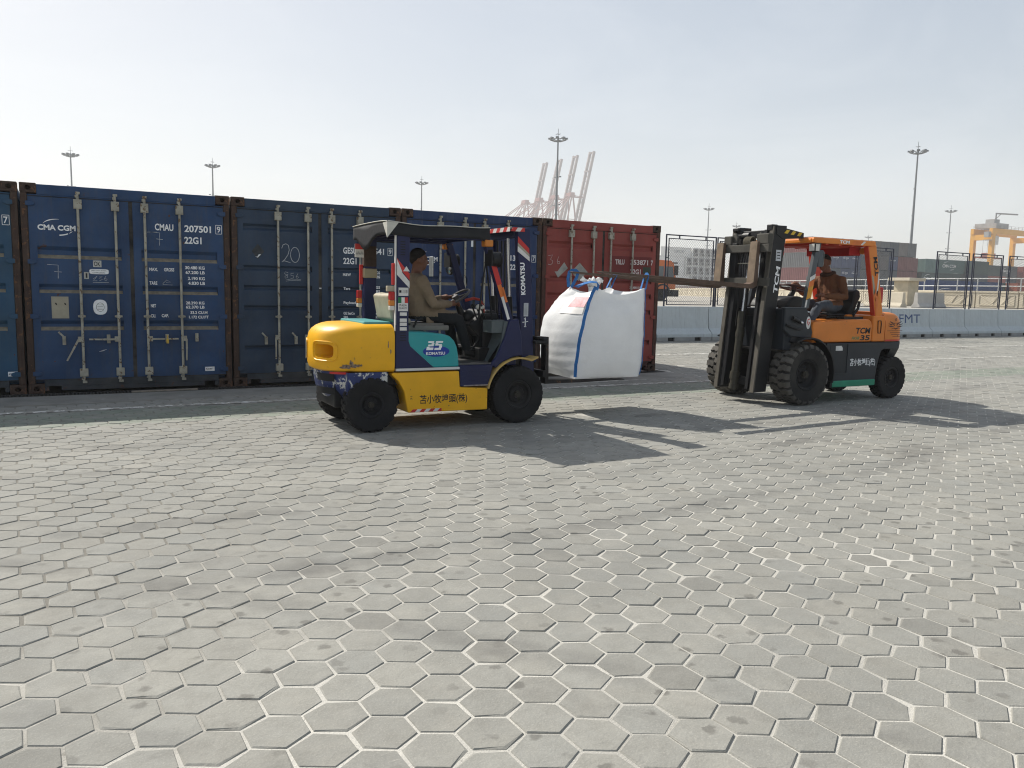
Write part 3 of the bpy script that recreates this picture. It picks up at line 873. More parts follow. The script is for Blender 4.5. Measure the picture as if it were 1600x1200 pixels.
BLUE = M('blue_container_paint', (0.017, 0.052, 0.132), 0.5, var=0.32, vscale=1.6, streak=0.75, dust=0.22, dustcol=(0.12, 0.13, 0.13), wear=0.20, wearcol=(0.085, 0.045, 0.03), wscale=7, bump=0.45, bscale=5)
BLUE_T = M('teal_blue_container_paint', (0.018, 0.064, 0.125), 0.5, var=0.22, vscale=1.4, streak=0.5, dust=0.25, dustcol=(0.10, 0.14, 0.15), wear=0.20, wscale=7, bump=0.45, bscale=5)
NAVY_G = M('slate_container_paint', (0.022, 0.044, 0.082), 0.5, var=0.25, vscale=1.6, streak=0.5, dust=0.25, dustcol=(0.10, 0.115, 0.125), wear=0.1, wscale=7, bump=0.45, bscale=5)
BLUE_D = M('deep_blue_container_paint', (0.010, 0.032, 0.100), 0.45, var=0.2, vscale=1.6, streak=0.4, dust=0.08, wear=0.08, wscale=7, bump=0.45, bscale=5)
RED = M('red_container_paint', (0.250, 0.046, 0.036), 0.55, var=0.2, vscale=1.6, streak=0.4, dust=0.16, dustcol=(0.25, 0.15, 0.13), wear=0.12, wearcol=(0.25, 0.17, 0.15), wscale=8, bump=0.45, bscale=5)
SILL_D = M('dirty_sill_paint', (0.040, 0.047, 0.056), 0.8, var=0.3, vscale=5, dust=0.4, dustcol=(0.11, 0.10, 0.085), wear=0.3, wscale=8, bump=0.3)
RED_S = M('red_sill_paint', (0.07, 0.028, 0.024), 0.8, var=0.3, vscale=5, dust=0.3, dustcol=(0.11, 0.09, 0.08), wear=0.3, wscale=8, bump=0.3)
RPOST = M('dark_red_post', (0.085, 0.038, 0.028), 0.8, var=0.3, vscale=5, wear=0.4, wearcol=(0.06, 0.04, 0.03), wscale=9, bump=0.4)
PITCH = WC + 0.0222
container(-PITCH, 'blue container cut off at the left end of the row, boxed white digit 7', BLUE_T, SILL_D, CMA_G, print_cma0, [(-1, -0.2, -0.27), (-1, -0.34, 0.0), (1, 0.36, 0.0), (1, 0.05, -0.3)], [(0.40, 0.675, 1), (0.92, 0.68, 0), (1.61, 0.68, 0), (1.98, 0.69, 0)])
container(0.0, 'blue container numbered 207501 9 with a beige plate and a round white sticker', BLUE, SILL_D, CMA_G, print_cmau, [(-1, -0.185, -0.265), (-1, -0.35, 0.003), (1, 0.37, 0.0), (1, 0.045, -0.29)], [(0.412, 0.665, 1), (0.915, 0.68, 0), (1.614, 0.68, 0), (1.985, 0.69, 0)], lock=(1.614, 0.675))
GESU_G = [(2.245, 2.155), (1.68, 1.60), (1.405, 1.332), (1.125, 1.057), (0.567, 0.506)]
container(PITCH, 'slate blue container with a big chalked 20, behind the yellow counterweight', NAVY_G, SILL_D, GESU_G, print_gesu, [(-1, -0.05, -0.3), (-1, -0.05, -0.3), (-1, -0.05, -0.3), (-1, -0.05, -0.3)], [(0.443, 0.635, 1), (0.86, 0.635, 1), (1.62, 0.635, 1), (2.02, 0.635, 1)], panel=(0.155, 1.10, 1.335, 2.275), dusty=False)
container(2 * PITCH, 'deep blue container mostly hidden behind the yellow forklift cab and mast', BLUE_D, SILL_D, [(1.60, 1.46), (1.14, 1.03), (0.70, 0.58)], print_blue4, [(-1, -0.2, -0.27), (-1, -0.34, 0.0), (1, 0.36, 0.0), (1, 0.05, -0.3)], [(0.40, 0.675, 1), (0.92, 0.68, 0), (1.61, 0.68, 0), (1.98, 0.69, 0)])
container(3 * PITCH, 'rust red container with grey diamond placards, right end of the row behind the white bag', RED, RED_S, [(2.235, 2.12), (1.66, 1.55), (1.38, 1.28), (1.10, 1.0), (0.56, 0.47)], print_red, [(-1, -0.05, -0.3), (-1, -0.05, -0.3), (1, 0.05, -0.3), (1, 0.05, -0.3)], [(0.443, 0.635, 1), (0.86, 0.635, 1), (1.62, 0.635, 1), (2.02, 0.635, 1)], post=RPOST, bars=(0.548, 0.997, 1.352, 1.815), panel=(0.115, 0.985, 1.335, 2.275), dusty=False)

# ================================================================== shared vehicle pieces
RUBBER = M('tyre_rubber', (0.011, 0.011, 0.012), 0.8, var=0.3, vscale=6, dust=0.4, dustcol=(0.040, 0.037, 0.033), bump=0.3, bscale=40)
RUBBER_D = M('dusty_tyre_rubber', (0.020, 0.019, 0.018), 0.85, var=0.3, vscale=6, dust=0.6, dustcol=(0.075, 0.068, 0.058), bump=0.3, bscale=40)
RIM = M('grimy_rim', (0.016, 0.016, 0.018), 0.7, metal=0.2, var=0.3, vscale=8, dust=0.4, dustcol=(0.06, 0.055, 0.048), bump=0.3)
BLACK = M('black_satin', (0.009, 0.009, 0.010), 0.5, var=0.25, vscale=6, dust=0.12, dustcol=(0.06, 0.055, 0.05), bump=0.1)
GREASE = M('greasy_black', (0.012, 0.012, 0.012), 0.35, var=0.3, vscale=9, dust=0.2, dustcol=(0.05, 0.045, 0.04))
CHROME = M('chrome_rod', (0.62, 0.62, 0.63), 0.22, metal=1.0, var=0.05)
GLASSY = M('mirror_glass', (0.35, 0.37, 0.38), 0.08, metal=1.0, var=0.03)
SKIN = M('skin', (0.165, 0.074, 0.045), 0.6, var=0.12, vscale=12)
HAIR = M('black_hair', (0.012, 0.010, 0.009), 0.75, var=0.3, vscale=60, bump=0.6, bscale=220)
T_RED = M('tape_red', (0.50, 0.035, 0.03), 0.45, var=0.12, vscale=10)
T_WHITE = M('tape_white', (0.66, 0.65, 0.62), 0.5, var=0.12, vscale=10, dust=0.15)
T_ORANGE = M('tape_orange', (0.62, 0.16, 0.03), 0.45, var=0.12, vscale=10)
AMBER = M('amber_lens', (0.55, 0.19, 0.03), 0.25, var=0.1)
LENS_R = M('red_lens', (0.42, 0.02, 0.02), 0.25, var=0.1)
LENS_W = M('clear_lens', (0.62, 0.60, 0.54), 0.25, var=0.1)

LUGS = M('skylit_dusty_tread', (0.085, 0.079, 0.070), 0.9, var=0.3, vscale=8, dust=0.5, dustcol=(0.15, 0.14, 0.12), bump=0.3)  # dusty tread, paler than the sidewall: skylight painted into its colour
def wheel(parent, c, r, w, out, rimr, lugs=22, tyre=RUBBER, chunky=0.016, lug_mat=None):
    """tyre with its tread blocks; rim and hub are its pieces. out = +1/-1: outer face along y"""
    cx, cy, cz = c                                   # cy = middle of the width
    s = MB(); h = w / 2; d = chunky
    prof = [(rimr, -h * 0.72), (rimr + 0.012, -h * 0.86), (r * 0.80, -h * 1.0), (r * 0.90, -h * 0.99), (r - d, -h * 0.86), (r - d, h * 0.86), (r * 0.90, h * 0.99),
            (r * 0.80, h * 1.0), (rimr + 0.012, h * 0.86), (rimr, h * 0.72)]
    s.lathe(prof, c, (0, 1, 0), 48, 0)
    p = 2 * math.pi / lugs
    for sd in (-1, 1):
        for k in range(lugs):
            a0 = (k + (0.5 if sd > 0 else 0.0)) * p
            rows = []
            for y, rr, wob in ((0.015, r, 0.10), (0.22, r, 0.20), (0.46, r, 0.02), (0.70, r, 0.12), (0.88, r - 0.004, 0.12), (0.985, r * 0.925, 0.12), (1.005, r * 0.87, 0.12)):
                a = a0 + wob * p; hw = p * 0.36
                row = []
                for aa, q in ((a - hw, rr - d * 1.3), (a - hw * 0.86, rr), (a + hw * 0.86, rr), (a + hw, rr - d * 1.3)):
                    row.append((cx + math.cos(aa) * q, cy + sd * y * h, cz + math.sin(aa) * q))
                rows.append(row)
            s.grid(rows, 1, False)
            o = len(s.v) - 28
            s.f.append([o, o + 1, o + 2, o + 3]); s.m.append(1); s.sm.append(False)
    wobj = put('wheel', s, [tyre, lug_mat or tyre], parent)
    s = MB()
    s.lathe([(rimr + 0.004, h * 0.80), (rimr - 0.004, h * 0.86), (rimr - 0.022, h * 0.80), (rimr - 0.03, h * 0.45), (rimr * 0.62, h * 0.30), (rimr * 0.55, h * 0.42), (rimr * 0.30, h * 0.46), (0.0005, h * 0.46)],
            (cx, cy, cz), (0, out, 0), 28, 0)
    s.lathe([(rimr, -h * 0.75), (rimr * 0.5, -h * 0.5), (0.0005, -h * 0.5)], (cx, cy, cz), (0, out, 0), 20, 0)
    for k in range(7):
        a = 2 * math.pi * k / 7
        q = Vector((cx + math.cos(a) * rimr * 0.47, cy + out * h * 0.42, cz + math.sin(a) * rimr * 0.47))
        s.cyl(q, q + Vector((0, out * 0.018, 0)), 0.012, 6)
    put('rim', s, RIM, wobj)
    s = MB(); s.cyl((cx, cy + out * h * 0.42, cz), (cx, cy + out * h * 0.72, cz), rimr * 0.24, 14); s.cyl((cx, cy + out * h * 0.70, cz), (cx, cy + out * h * 0.80, cz), rimr * 0.13, 10)
    put('hub', s, M('greasy_hub', (0.04, 0.035, 0.028), 0.45, metal=0.3, var=0.3, vscale=20), wobj)
    return wobj

def hazard(parent, name, p, q, up, h, n, mats, th=0.004, slant=0.5):
    """slanted two colour tape from p to q"""
    p, q, up = Vector(p), Vector(q), Vector(up).normalized()
    d = (q - p); L_ = d.length; d.normalize(); nn = d.cross(up)
    k = slant * h; seg = (L_) / n
    for c in (0, 1):
        s = MB()
        for i in range(n):
            if i % 2 != c: continue
            a0, a1 = i * seg, (i + 1) * seg
            b0, b1 = min(max(a0 + k, 0), L_), min(a1 + k, L_)
            P = [p + d * a0, p + d * a1, p + d * b1 + up * h, p + d * b0 + up * h]
            s.add(P + [x + nn * th for x in P], [(0, 1, 2, 3), (7, 6, 5, 4), (0, 4, 5, 1), (1, 5, 6, 2), (2, 6, 7, 3), (3, 7, 4, 0)], 0)
        put(name, s, mats[c], parent)

def hand(s, wrist, knuckles, grip, side, thumb_dir):
    """palm and five separate bent fingers closing round a point 'grip'"""
    w, k, g = Vector(wrist), Vector(knuckles), Vector(grip)
    d = (k - w).normalized(); sd = Vector(side).normalized()
    dn = (g - k); dn = (dn - sd * dn.dot(sd)); dn = dn.normalized() if dn.length > 1e-4 else Vector((0, 0, -1))
    s.tube([w, w.lerp(k, 0.5), k], [0.026, 0.034, 0.032], 10, 0, flat=1.0)
    for i, ln in enumerate((0.034, 0.040, 0.037, 0.028)):
        b = k + sd * ((i - 1.5) * 0.0195)
        p1 = b + d * ln; p2 = p1 + (d * 0.35 + dn).normalized() * ln * 0.75; p3 = p2 + (dn - d * 0.6).normalized() * ln * 0.6
        s.tube([b - d * 0.01, p1, p2, p3], [0.0105, 0.0098, 0.009, 0.0075], 7)
    t = Vector(thumb_dir).normalized()
    b = w.lerp(k, 0.35) + t * 0.022
    s.tube([b - t * 0.01, b + t * 0.022 + d * 0.012, b + t * 0.018 + d * 0.040 + dn * 0.012], [0.012, 0.0105, 0.008], 7)

def person(label, J, fwd, mats, regions, hair_fn, cat='person', voxel=0.0085):
    """one continuous body grown from tapered limbs; J holds the joints of the pose in world coordinates"""
    V = {k: Vector(v) for k, v in J.items()}
    f = Vector(fwd).normalized(); side = Z_.cross(f).normalized()      # side = his left
    s = MB()
    pel, ch, nk = V['pelvis'], V['chest'], V['neck']
    for sg in (-1, 0, 1):
        o = side * (0.075 * sg); o2 = side * (0.085 * sg); o3 = side * (0.07 * sg)
        s.tube([pel + o * 0.95 - Vector((0, 0, 0.07)), pel + o, pel.lerp(ch, 0.45) + o * 1.05, ch + o2, ch.lerp(nk, 0.55) + o3, nk + o3 * 0.25], [0.09, 0.118, 0.112, 0.122, 0.088, 0.05], 14)
    s.ball(pel.lerp(ch, 0.25) + f * 0.045, 0.105, 14, 9, 0, (0.9, 1.15, 1.0))
    hd = V['head']; up = (hd - nk).normalized(); up = (up + Z_ * 1.5).normalized()
    hf = Vector(J.get('face', f)).normalized(); hs = up.cross(hf)
    s.tube([nk - up * 0.03, nk.lerp(hd, 0.6)], [0.062, 0.055], 12)
    def hb(a, b, c, r, sc=(1, 1, 1)): s.ball(hd + hf * a + hs * b + up * c, r, 16, 11, 0, sc)
    hb(-0.012, 0, 0.028, 0.088, (1.06, 0.92, 1.0)); hb(0.022, 0, -0.012, 0.072, (1.0, 0.95, 1.05)); hb(0.045, 0, -0.070, 0.042, (1, 1.05, 0.9))
    s.tube([hd + hf * 0.078 + up * 0.018, hd + hf * 0.098 - up * 0.006, hd + hf * 0.108 - up * 0.024, hd + hf * 0.082 - up * 0.034], [0.010, 0.012, 0.016, 0.012], 8)
    s.tube([hd + hf * 0.078 - up * 0.052 + hs * 0.02, hd + hf * 0.086 - up * 0.052, hd + hf * 0.078 - up * 0.052 - hs * 0.02], 0.010, 7)
    s.tube([hd + hf * 0.076 + up * 0.034 + hs * 0.042, hd + hf * 0.084 + up * 0.034, hd + hf * 0.076 + up * 0.034 - hs * 0.042], 0.010, 7)
    for sg in (-1, 1): s.ball(hd - hf * 0.008 + hs * (0.083 * sg) - up * 0.008, 0.024, 10, 7, 0, (1.0, 0.45, 1.35))
    for sg, sfx in ((1, '_l'), (-1, '_r')):
        sh, el, wr = V['shoulder' + sfx], V['elbow' + sfx], V['wrist' + sfx]
        s.tube([ch.lerp(nk, 0.45), sh, sh.lerp(el, 0.35), el, el.lerp(wr, 0.35), wr], [0.07, 0.070, 0.062, 0.050, 0.052, 0.036], 12)
        kn = V['knuckle' + sfx]; gr = V['grip' + sfx]
        hand(s, wr, kn, gr, side * (1 if abs((kn - wr).normalized().dot(side)) < 0.8 else 0) + (f * 1 if abs((kn - wr).normalized().dot(side)) >= 0.8 else Vector((0, 0, 0))), -side * sg + Z_ * 0.4)
        hp, kne, an, toe = V['hip' + sfx], V['knee' + sfx], V['ankle' + sfx], V['toe' + sfx]
        s.tube([hp, hp.lerp(kne, 0.4), kne, kne.lerp(an, 0.3), an], [0.095, 0.088, 0.066, 0.060, 0.044], 14)
        s.tube([an - (toe - an).normalized() * 0.05 - Z_ * 0.02, an, an.lerp(toe, 0.55), toe], [0.036, 0.046, 0.042, 0.032], 10)
    me = baked(s, mats, [('REMESH', dict(mode='VOXEL', voxel_size=voxel, use_smooth_shade=True)), ('SMOOTH', dict(factor=0.5, iterations=6))])
    n = len(me.polygons)
    cen = np.empty(n * 3); me.polygons.foreach_get('center', cen); cen = cen.reshape(-1, 3)
    idx = np.array([regions(Vector(c)) for c in cen], dtype=np.int32)
    me.materials.clear()
    for m in mats: me.materials.append(m)
    me.polygons.foreach_set('material_index', idx)
    # cloth folds
    co = np.empty(len(me.vertices) * 3); me.vertices.foreach_get('co', co); co = co.reshape(-1, 3)
    no = np.empty(len(me.vertices) * 3); me.vertices.foreach_get('normal', no); no = no.reshape(-1, 3)
    for i in range(len(co)):
        if regions(Vector(co[i])) in (1, 2):
            v = mnoise.fractal(Vector(co[i] * np.array((13, 13, 9))), 0.9, 2.1, 3)
            co[i] += no[i] * 0.0075 * v
    off = np.array((pel.x, pel.y, pel.z - 0.1))
    me.vertices.foreach_set('co', (co - off).ravel()); me.update()
    o = link('person', me); o.location = off; o['_o'] = tuple(off)
    tag(o, label, cat)
    hair_fn(o, hd, hf, hs, up)
    for sg in (-1, 1):
        e = MB(); e.ball(hd + hf * 0.083 + hs * (0.030 * sg) + up * 0.016, 0.0085, 8, 6); put('eye', e, M('eye_dark', (0.05, 0.04, 0.035), 0.3), o)
    return o
def short_hair(o, hd, hf, hs, up):
    s = MB(); rows = []
    for i in range(9):
        t = math.pi * 0.62 * i / 8
        row = []
        for j in range(20):
            a = 2 * math.pi * j / 20
            k = t * (0.55 + 0.75 * (0.5 - 0.5 * math.cos(a)) ** 1.3)          # lower at the nape than at the brow
            rr = 0.0925 + 0.004 * math.sin(7 * a + 3 * i) - 0.006 * (i / 8) ** 3
            row.append(hd - hf * 0.010 + up * 0.028 + (hf * math.cos(a) * 1.05 + hs * math.sin(a) * 0.93) * (rr * math.sin(k)) + up * (rr * math.cos(k)))
        rows.append(row)
    s.grid(rows, 0, True, True)
    h = put('hair', s, HAIR, o)
    md = h.modifiers.new('thick', 'SOLIDIFY'); md.thickness = 0.005; md.offset = -1

# ================================================================== yellow forklift
YEL = M('yellow_paint', (0.80, 0.41, 0.010), 0.40, var=0.10, vscale=2.5, wear=0.20, wearcol=(0.16, 0.09, 0.05), wscale=14, dust=0.10, dustcol=(0.45, 0.27, 0.07), bump=0.05, bscale=25)
NAVY = M('navy_paint', (0.011, 0.015, 0.062), 0.4, var=0.15, vscale=3, dust=0.07, dustcol=(0.10, 0.095, 0.09), wear=0.05, wearcol=(0.25, 0.2, 0.17), wscale=14, bump=0.05)
NAVY_CH = M('chipped_navy_paint', (0.022, 0.035, 0.12), 0.5, var=0.2, vscale=4, wear=0.52, wearcol=(0.50, 0.50, 0.47), wscale=10, bump=0.1)
TEAL = M('turquoise_paint', (0.022, 0.30, 0.31), 0.38, var=0.07, vscale=3, dust=0.08, wear=0.04, wearcol=(0.4, 0.3, 0.25), wscale=16)
COWL = M('grey_green_plastic', (0.085, 0.105, 0.11), 0.5, var=0.12, vscale=5, dust=0.2)
CREAM = M('cream_vinyl', (0.42, 0.38, 0.28), 0.6, var=0.15, vscale=6, dust=0.25, dustcol=(0.2, 0.17, 0.12), bump=0.2, bscale=30)
CANVAS = M('black_canvas', (0.012, 0.013, 0.016), 0.7, var=0.25, vscale=5, dust=0.15, dustcol=(0.07, 0.07, 0.068), bump=0.3, bscale=24)
PIPING = M('pale_piping', (0.50, 0.49, 0.44), 0.7, var=0.15, vscale=12)
YR = (3.85, -3.6, 0.0)
fy = empty('forklift', YR, 'yellow, navy and turquoise forklift with a black canvas canopy, driven by the man in the tan sweater', 'forklift', 'forklifts working in the yard')
fy['label'] = 'yellow and turquoise forklift with a black canvas canopy, facing the white bag'
YN, YFAR, YC = -4.13, -3.07, -3.6

# counterweight: rounded plan, soft top, deep slot across the rear
def cw_ring(x1, xc, hw, lx, z, e=2.6, n=30):
    pts = [(x1, YC - hw, z)]
    for i in range(n + 1):
        t = -math.pi / 2 - math.pi * i / n
        c, q = math.cos(t), math.sin(t)
        pts.append((xc + lx * math.copysign(abs(c) ** (2 / e), c), YC + hw * math.copysign(abs(q) ** (2 / e), q), z))
    pts.append((x1, YC + hw, z))
    return pts
def loft_cw(levels, x1, xc, cut=None, mats=YEL, bev=0.0):
    s = MB()
    rows = [cw_ring(x1, xc, hw, lx, z) for z, hw, lx in levels]
    s.grid(rows, 0, True, True)
    n = len(rows[0])
    o = len(s.v) - len(rows) * n
    for k, rv in ((0, True), (len(rows) - 1, False)):
        f = [o + k * n + j for j in range(n)]
        s.f.append(f[::-1] if rv else f); s.m.append(0); s.sm.append(True)
    return s
lev = [(0.598, 0.500, 0.585), (0.615, 0.522, 0.612), (0.66, 0.530, 0.628), (0.75, 0.530, 0.630), (0.90, 0.530, 0.625), (0.955, 0.528, 0.612), (0.995, 0.518, 0.585), (1.028, 0.495, 0.54), (1.048, 0.462, 0.49), (1.060, 0.42, 0.44), (1.066, 0.33, 0.35), (1.068, 0.2, 0.22)]
def slot_cut(yc):
    m = MB(); P = []
    for i in range(28):
        t = 2 * math.pi * i / 28; c, q = math.cos(t), math.sin(t)
        P.append((yc + 0.122 * math.copysign(abs(c) ** 0.45, c), 0.797 + 0.068 * math.copysign(abs(q) ** 0.5, q)))
    return m.prism(P, 2.3, 2.83, 'yz')
me = baked(loft_cw(lev, 3.268, 3.20), [YEL], [('BOOLEAN', dict(cut=slot_cut(YC - 0.262))), ('BOOLEAN', dict(cut=slot_cut(YC + 0.262)))])
me.set_sharp_from_angle(angle=R(35))
for v in me.vertices: v.co -= Vector(YR)
o = link('counterweight', me, fy)
# raised lips round the two slots
for yc in (YC - 0.262, YC + 0.262):
    s = MB(); lip = []
    for i in range(40):
        t = 2 * math.pi * i / 40; c, q = math.cos(t), math.sin(t)
        y = yc + 0.150 * math.copysign(abs(c) ** 0.45, c); z = 0.795 + 0.094 * math.copysign(abs(q) ** 0.5, q)
        x = 3.20 - 0.630 * max(0.02, 1 - (abs(y - YC) / 0.531) ** 2.6) ** (1 / 2.6)
        lip.append((x, y, z))
    s.tube(lip, 0.009, 8, closed=True)
    put('slot_lip', s, YEL, o)
# scraped patch: bare flaking paint low on the flank
FLAKE = M('flaked_paint', (0.20, 0.15, 0.11), 0.9, var=0.5, vscale=40, wear=0.5, wearcol=(0.045, 0.03, 0.024), wscale=60)
def patch(mb, cx, cz, rx, rz, n, seed, fn):
    q = random.Random(seed); P = []
    for i in range(n):
        t = 2 * math.pi * i / n; k = q.uniform(0.45, 1.15)
        P.append(fn(cx + rx * k * math.cos(t), cz + rz * k * math.sin(t)))
    mb.add(P + [fn(cx, cz)], [(i, (i + 1) % n, n) for i in range(n)], 0)
s = MB()
def flank(x, z):
    y = YC - 0.5325 * max(0.02, 1 - (max(0, 3.2 - x) / 0.634) ** 2.6) ** (1 / 2.6)
    return (x, y - 0.0015, z)
for i, (cx, cz, rx, rz) in enumerate(((2.80, 0.655, 0.055, 0.026), (2.88, 0.662, 0.05, 0.022), (2.84, 0.69, 0.018, 0.03), (2.93, 0.668, 0.02, 0.012), (2.76, 0.645, 0.02, 0.012), (3.20, 0.86, 0.006, 0.04), (3.225, 0.80, 0.007, 0.03))):
    patch(s, cx, cz, rx, rz, 16, i, flank)
tag(put('flaked_patch', s, FLAKE, o), kind='stuff')
# lower counterweight / bumper
lev2 = [(0.27, 0.36, 0.42), (0.30, 0.43, 0.47), (0.42, 0.50, 0.545), (0.58, 0.515, 0.575), (0.596, 0.51, 0.57)]
rear_low = put('rear_bumper', loft_cw(lev2, 2.80, 3.20), NAVY_CH, fy)
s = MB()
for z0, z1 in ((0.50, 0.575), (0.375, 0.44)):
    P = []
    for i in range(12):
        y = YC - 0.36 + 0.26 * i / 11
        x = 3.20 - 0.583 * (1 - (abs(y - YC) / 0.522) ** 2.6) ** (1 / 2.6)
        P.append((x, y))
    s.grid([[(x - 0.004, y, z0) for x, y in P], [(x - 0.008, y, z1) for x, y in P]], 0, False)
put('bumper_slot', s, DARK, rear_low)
s = MB()
for (a, b) in (((2.735, -3.99, 0.59), (2.735, -3.99, 0.30)),):
    pass
P = [flank(2.66 + 0.16 * i / 8, 0) for i in range(9)]
s.grid([[(x + 0.01, y + 0.012, 0.577) for x, y, z in P], [(x + 0.008, y + 0.010, 0.598) for x, y, z in P]], 0, False)
put('reflector_strip', s, T_RED, rear_low)
# chassis
s = MB()
arch = [(3.245, 0.585)] + [(3.038 + 0.355 * math.cos(R(a)), 0.272 + 0.355 * math.sin(R(a))) for a in (55, 40, 20, 0)] + [(3.412, 0.178)]
s.prism(arch + [(4.302, 0.168), (4.302, 0.395), (3.982, 0.418), (3.970, 0.585)], YN, YFAR)
chas = put('chassis', s, YEL, fy, 0.010)
s = MB(); s.box(2.72, 4.98, -3.93, -3.27, 0.24, 0.594); s.box(2.88, 4.6, -4.02, -3.18, 0.45, 0.592); s.box(4.3, 4.95, -3.92, -3.28, 0.22, 0.80)
put('chassis_core', s, BLACK, fy, 0.01)
s = MB(); s.prism([(3.973, 0.642), (4.36, 0.642), (4.312, 0.432), (3.985, 0.422)], YN - 0.004, YFAR + 0.004)
step = put('step_box', s, NAVY, fy, 0.008)
s = MB()
for z in (0.47, 0.52, 0.57): s.box(4.0, 4.29, YN - 0.009, YN - 0.0045, z, z + 0.012)
tag(put('step_rib', s, NAVY, step), kind='stuff')
s = MB(); s.box(4.02, 4.30, YN - 0.008, YN - 0.004, 0.424, 0.436); put('step_edge', s, M('scuffed_edge', (0.3, 0.25, 0.22), 0.7, var=0.5, vscale=30), step)
s = MB(); s.box(3.282, 3.972, YN - 0.006, YFAR + 0.006, 0.602, 0.628)
put('trim_strip', s, M('white_trim', (0.60, 0.59, 0.56), 0.5, var=0.1, wear=0.25, wearcol=(0.28, 0.19, 0.15), wscale=10), fy, 0.003)
# hood
hood = [(3.285, 0.629), (3.97, 0.629), (3.962, 0.74), (3.945, 0.83), (3.915, 0.895), (3.86, 0.945), (3.78, 0.968), (3.62, 0.983), (3.40, 0.992), (3.285, 0.996)]
s = MB(); s.prism(hood, YN + 0.004, YFAR - 0.004)
hd_ = put('hood', s, TEAL, fy, 0.016)
s = MB(); s.prism([(3.276, 0.6295), (3.69, 0.6295), (3.655, 0.655), (3.432, 0.848), (3.414, 0.90), (3.414, 1.06), (3.276, 1.06)], YN - 0.002, YN + 0.05)
put('side_frame', s, NAVY, fy, 0.006)
s = MB(); s.box(3.0, 3.28, -3.98, -3.2, 1.045, 1.085); put('rear_deck', s, M('turquoise_deck', (0.10, 0.34, 0.34), 0.4, var=0.1), fy, 0.012)
FYL = YN + 0.0025
s = MB(); s.prism([(3.712 + a, 0.792 + b) for a, b in arc(0, 0, 0.145, 0.055, 0, 354, 30)], FYL - 0.001, FYL + 0.006)
put('oval_badge', s, M('badge_blue', (0.012, 0.045, 0.30), 0.4), hd_)
FYT = FYL - 0.003
put('lettering', letters(MB(), 'KOMATSU', (3.600, FYT, 0.757), X_, Z_, 0.030, 0.208, 0.03), WHITE, hd_)
# the striped 25
s = MB()
def digit_bars(s, ox, segs):
    for (x0, x1, z0, z1, sl) in segs:
        k = 0.22
        s.add([(ox + x0 + k * z0, FYT - 0.0005, 0.806 + z0), (ox + x1 + k * z0, FYT - 0.0005, 0.806 + z0), (ox + x1 + k * z1, FYT - 0.0005, 0.806 + z1), (ox + x0 + k * z1, FYT - 0.0005, 0.806 + z1)], [(0, 1, 2, 3)], 0)
digit_bars(s, 3.600, [(0.0, 0.075, 0.0, 0.026, 0), (0.0, 0.030, 0.026, 0.034, 0), (0.012, 0.072, 0.038, 0.056, 0), (0.045, 0.075, 0.056, 0.070, 0), (0.005, 0.068, 0.072, 0.090, 0)])
digit_bars(s, 3.688, [(0.0, 0.072, 0.0, 0.022, 0), (0.045, 0.078, 0.022, 0.046, 0), (0.0, 0.072, 0.046, 0.060, 0), (0.0, 0.030, 0.060, 0.070, 0), (0.0, 0.078, 0.072, 0.090, 0)])
put('number_plate_print', s, WHITE, hd_)
put('lettering', letters(MB(), '苫小牧埠頭(株)', (3.535, YN - 0.0015, 0.248), X_, Vector((0.0, 0, 1)), 0.105, 0.53, 0.012), BLK, chas)
s = MB(); letters(s, '31', (3.455, YN - 0.0015, 0.31), Z_, -X_, 0.02, 0.035, 0.0); put('small_print', s, BLK, chas)
hazard(chas, 'hazard_tape', (3.432, YN - 0.001, 0.182), (3.775, YN - 0.001, 0.180), (0, 0, 1), 0.03, 7, (T_RED, T_WHITE), 0.002, 1.0)
# wheels and mudguards
wheel(fy, (3.038, -4.045, 0.274), 0.274, 0.17, -1, 0.125, 20)
wheel(fy, (3.038, -3.155, 0.274), 0.274, 0.17, 1, 0.125, 20)
wheel(fy, (4.672, -4.045, 0.309), 0.309, 0.20, -1, 0.155, 30, chunky=0.008)
wheel(fy, (4.672, -3.155, 0.309), 0.309, 0.20, 1, 0.155, 30, chunky=0.008)
for y0, y1 in ((-4.16, -3.93), (-3.27, -3.04)):
    rows = [[], [], [], []]
    for a in list(range(168, 70, -7)) + [68]:
        for k, (yy, rr) in enumerate(((y0, 0.375), (y0, 0.392), (y1, 0.392), (y1, 0.375))):
            rows[k].append((4.672 + rr * 1.0 * math.cos(R(a)), yy, 0.309 + rr * 1.03 * math.sin(R(a))))
    for k, (yy, rr) in enumerate(((y0, 0.0), (y0, 0.016), (y1, 0.016), (y1, 0.0))):
        rows[k].append((4.895, yy, 0.700 + rr))
    s = MB(); s.grid(rows, 0, True, False); s.grid([rows[3], rows[0]], 0, True)
    put('mudguard', s, M('dull_yellow_paint', (0.50, 0.33, 0.09), 0.6, var=0.2, vscale=6, dust=0.3, wear=0.2), fy)
# front body, dash and floor
s = MB(); s.prism([(4.335, 0.645), (4.40, 0.72), (4.50, 0.93), (4.55, 1.105), (4.66, 1.12), (4.70, 0.95), (4.72, 0.73), (4.60, 0.715), (4.46, 0.655), (4.40, 0.60)], YN + 0.005, YN + 0.075)
s.prism([(4.335, 0.645), (4.40, 0.72), (4.50, 0.93), (4.55, 1.105), (4.66, 1.12), (4.70, 0.95), (4.72, 0.73), (4.60, 0.715), (4.46, 0.655), (4.40, 0.60)], YFAR - 0.075, YFAR - 0.005)
s.box(4.56, 4.68, YN + 0.075, YFAR - 0.075, 0.62, 1.09)
put('front_body', s, NAVY, fy, 0.012)
s = MB()
s.prism([(4.33, 0.66), (4.36, 0.66), (4.47, 0.90), (4.50, 1.085), (4.545, 1.105), (4.55, 0.95), (4.45, 0.68)], YN + 0.03, -3.86)
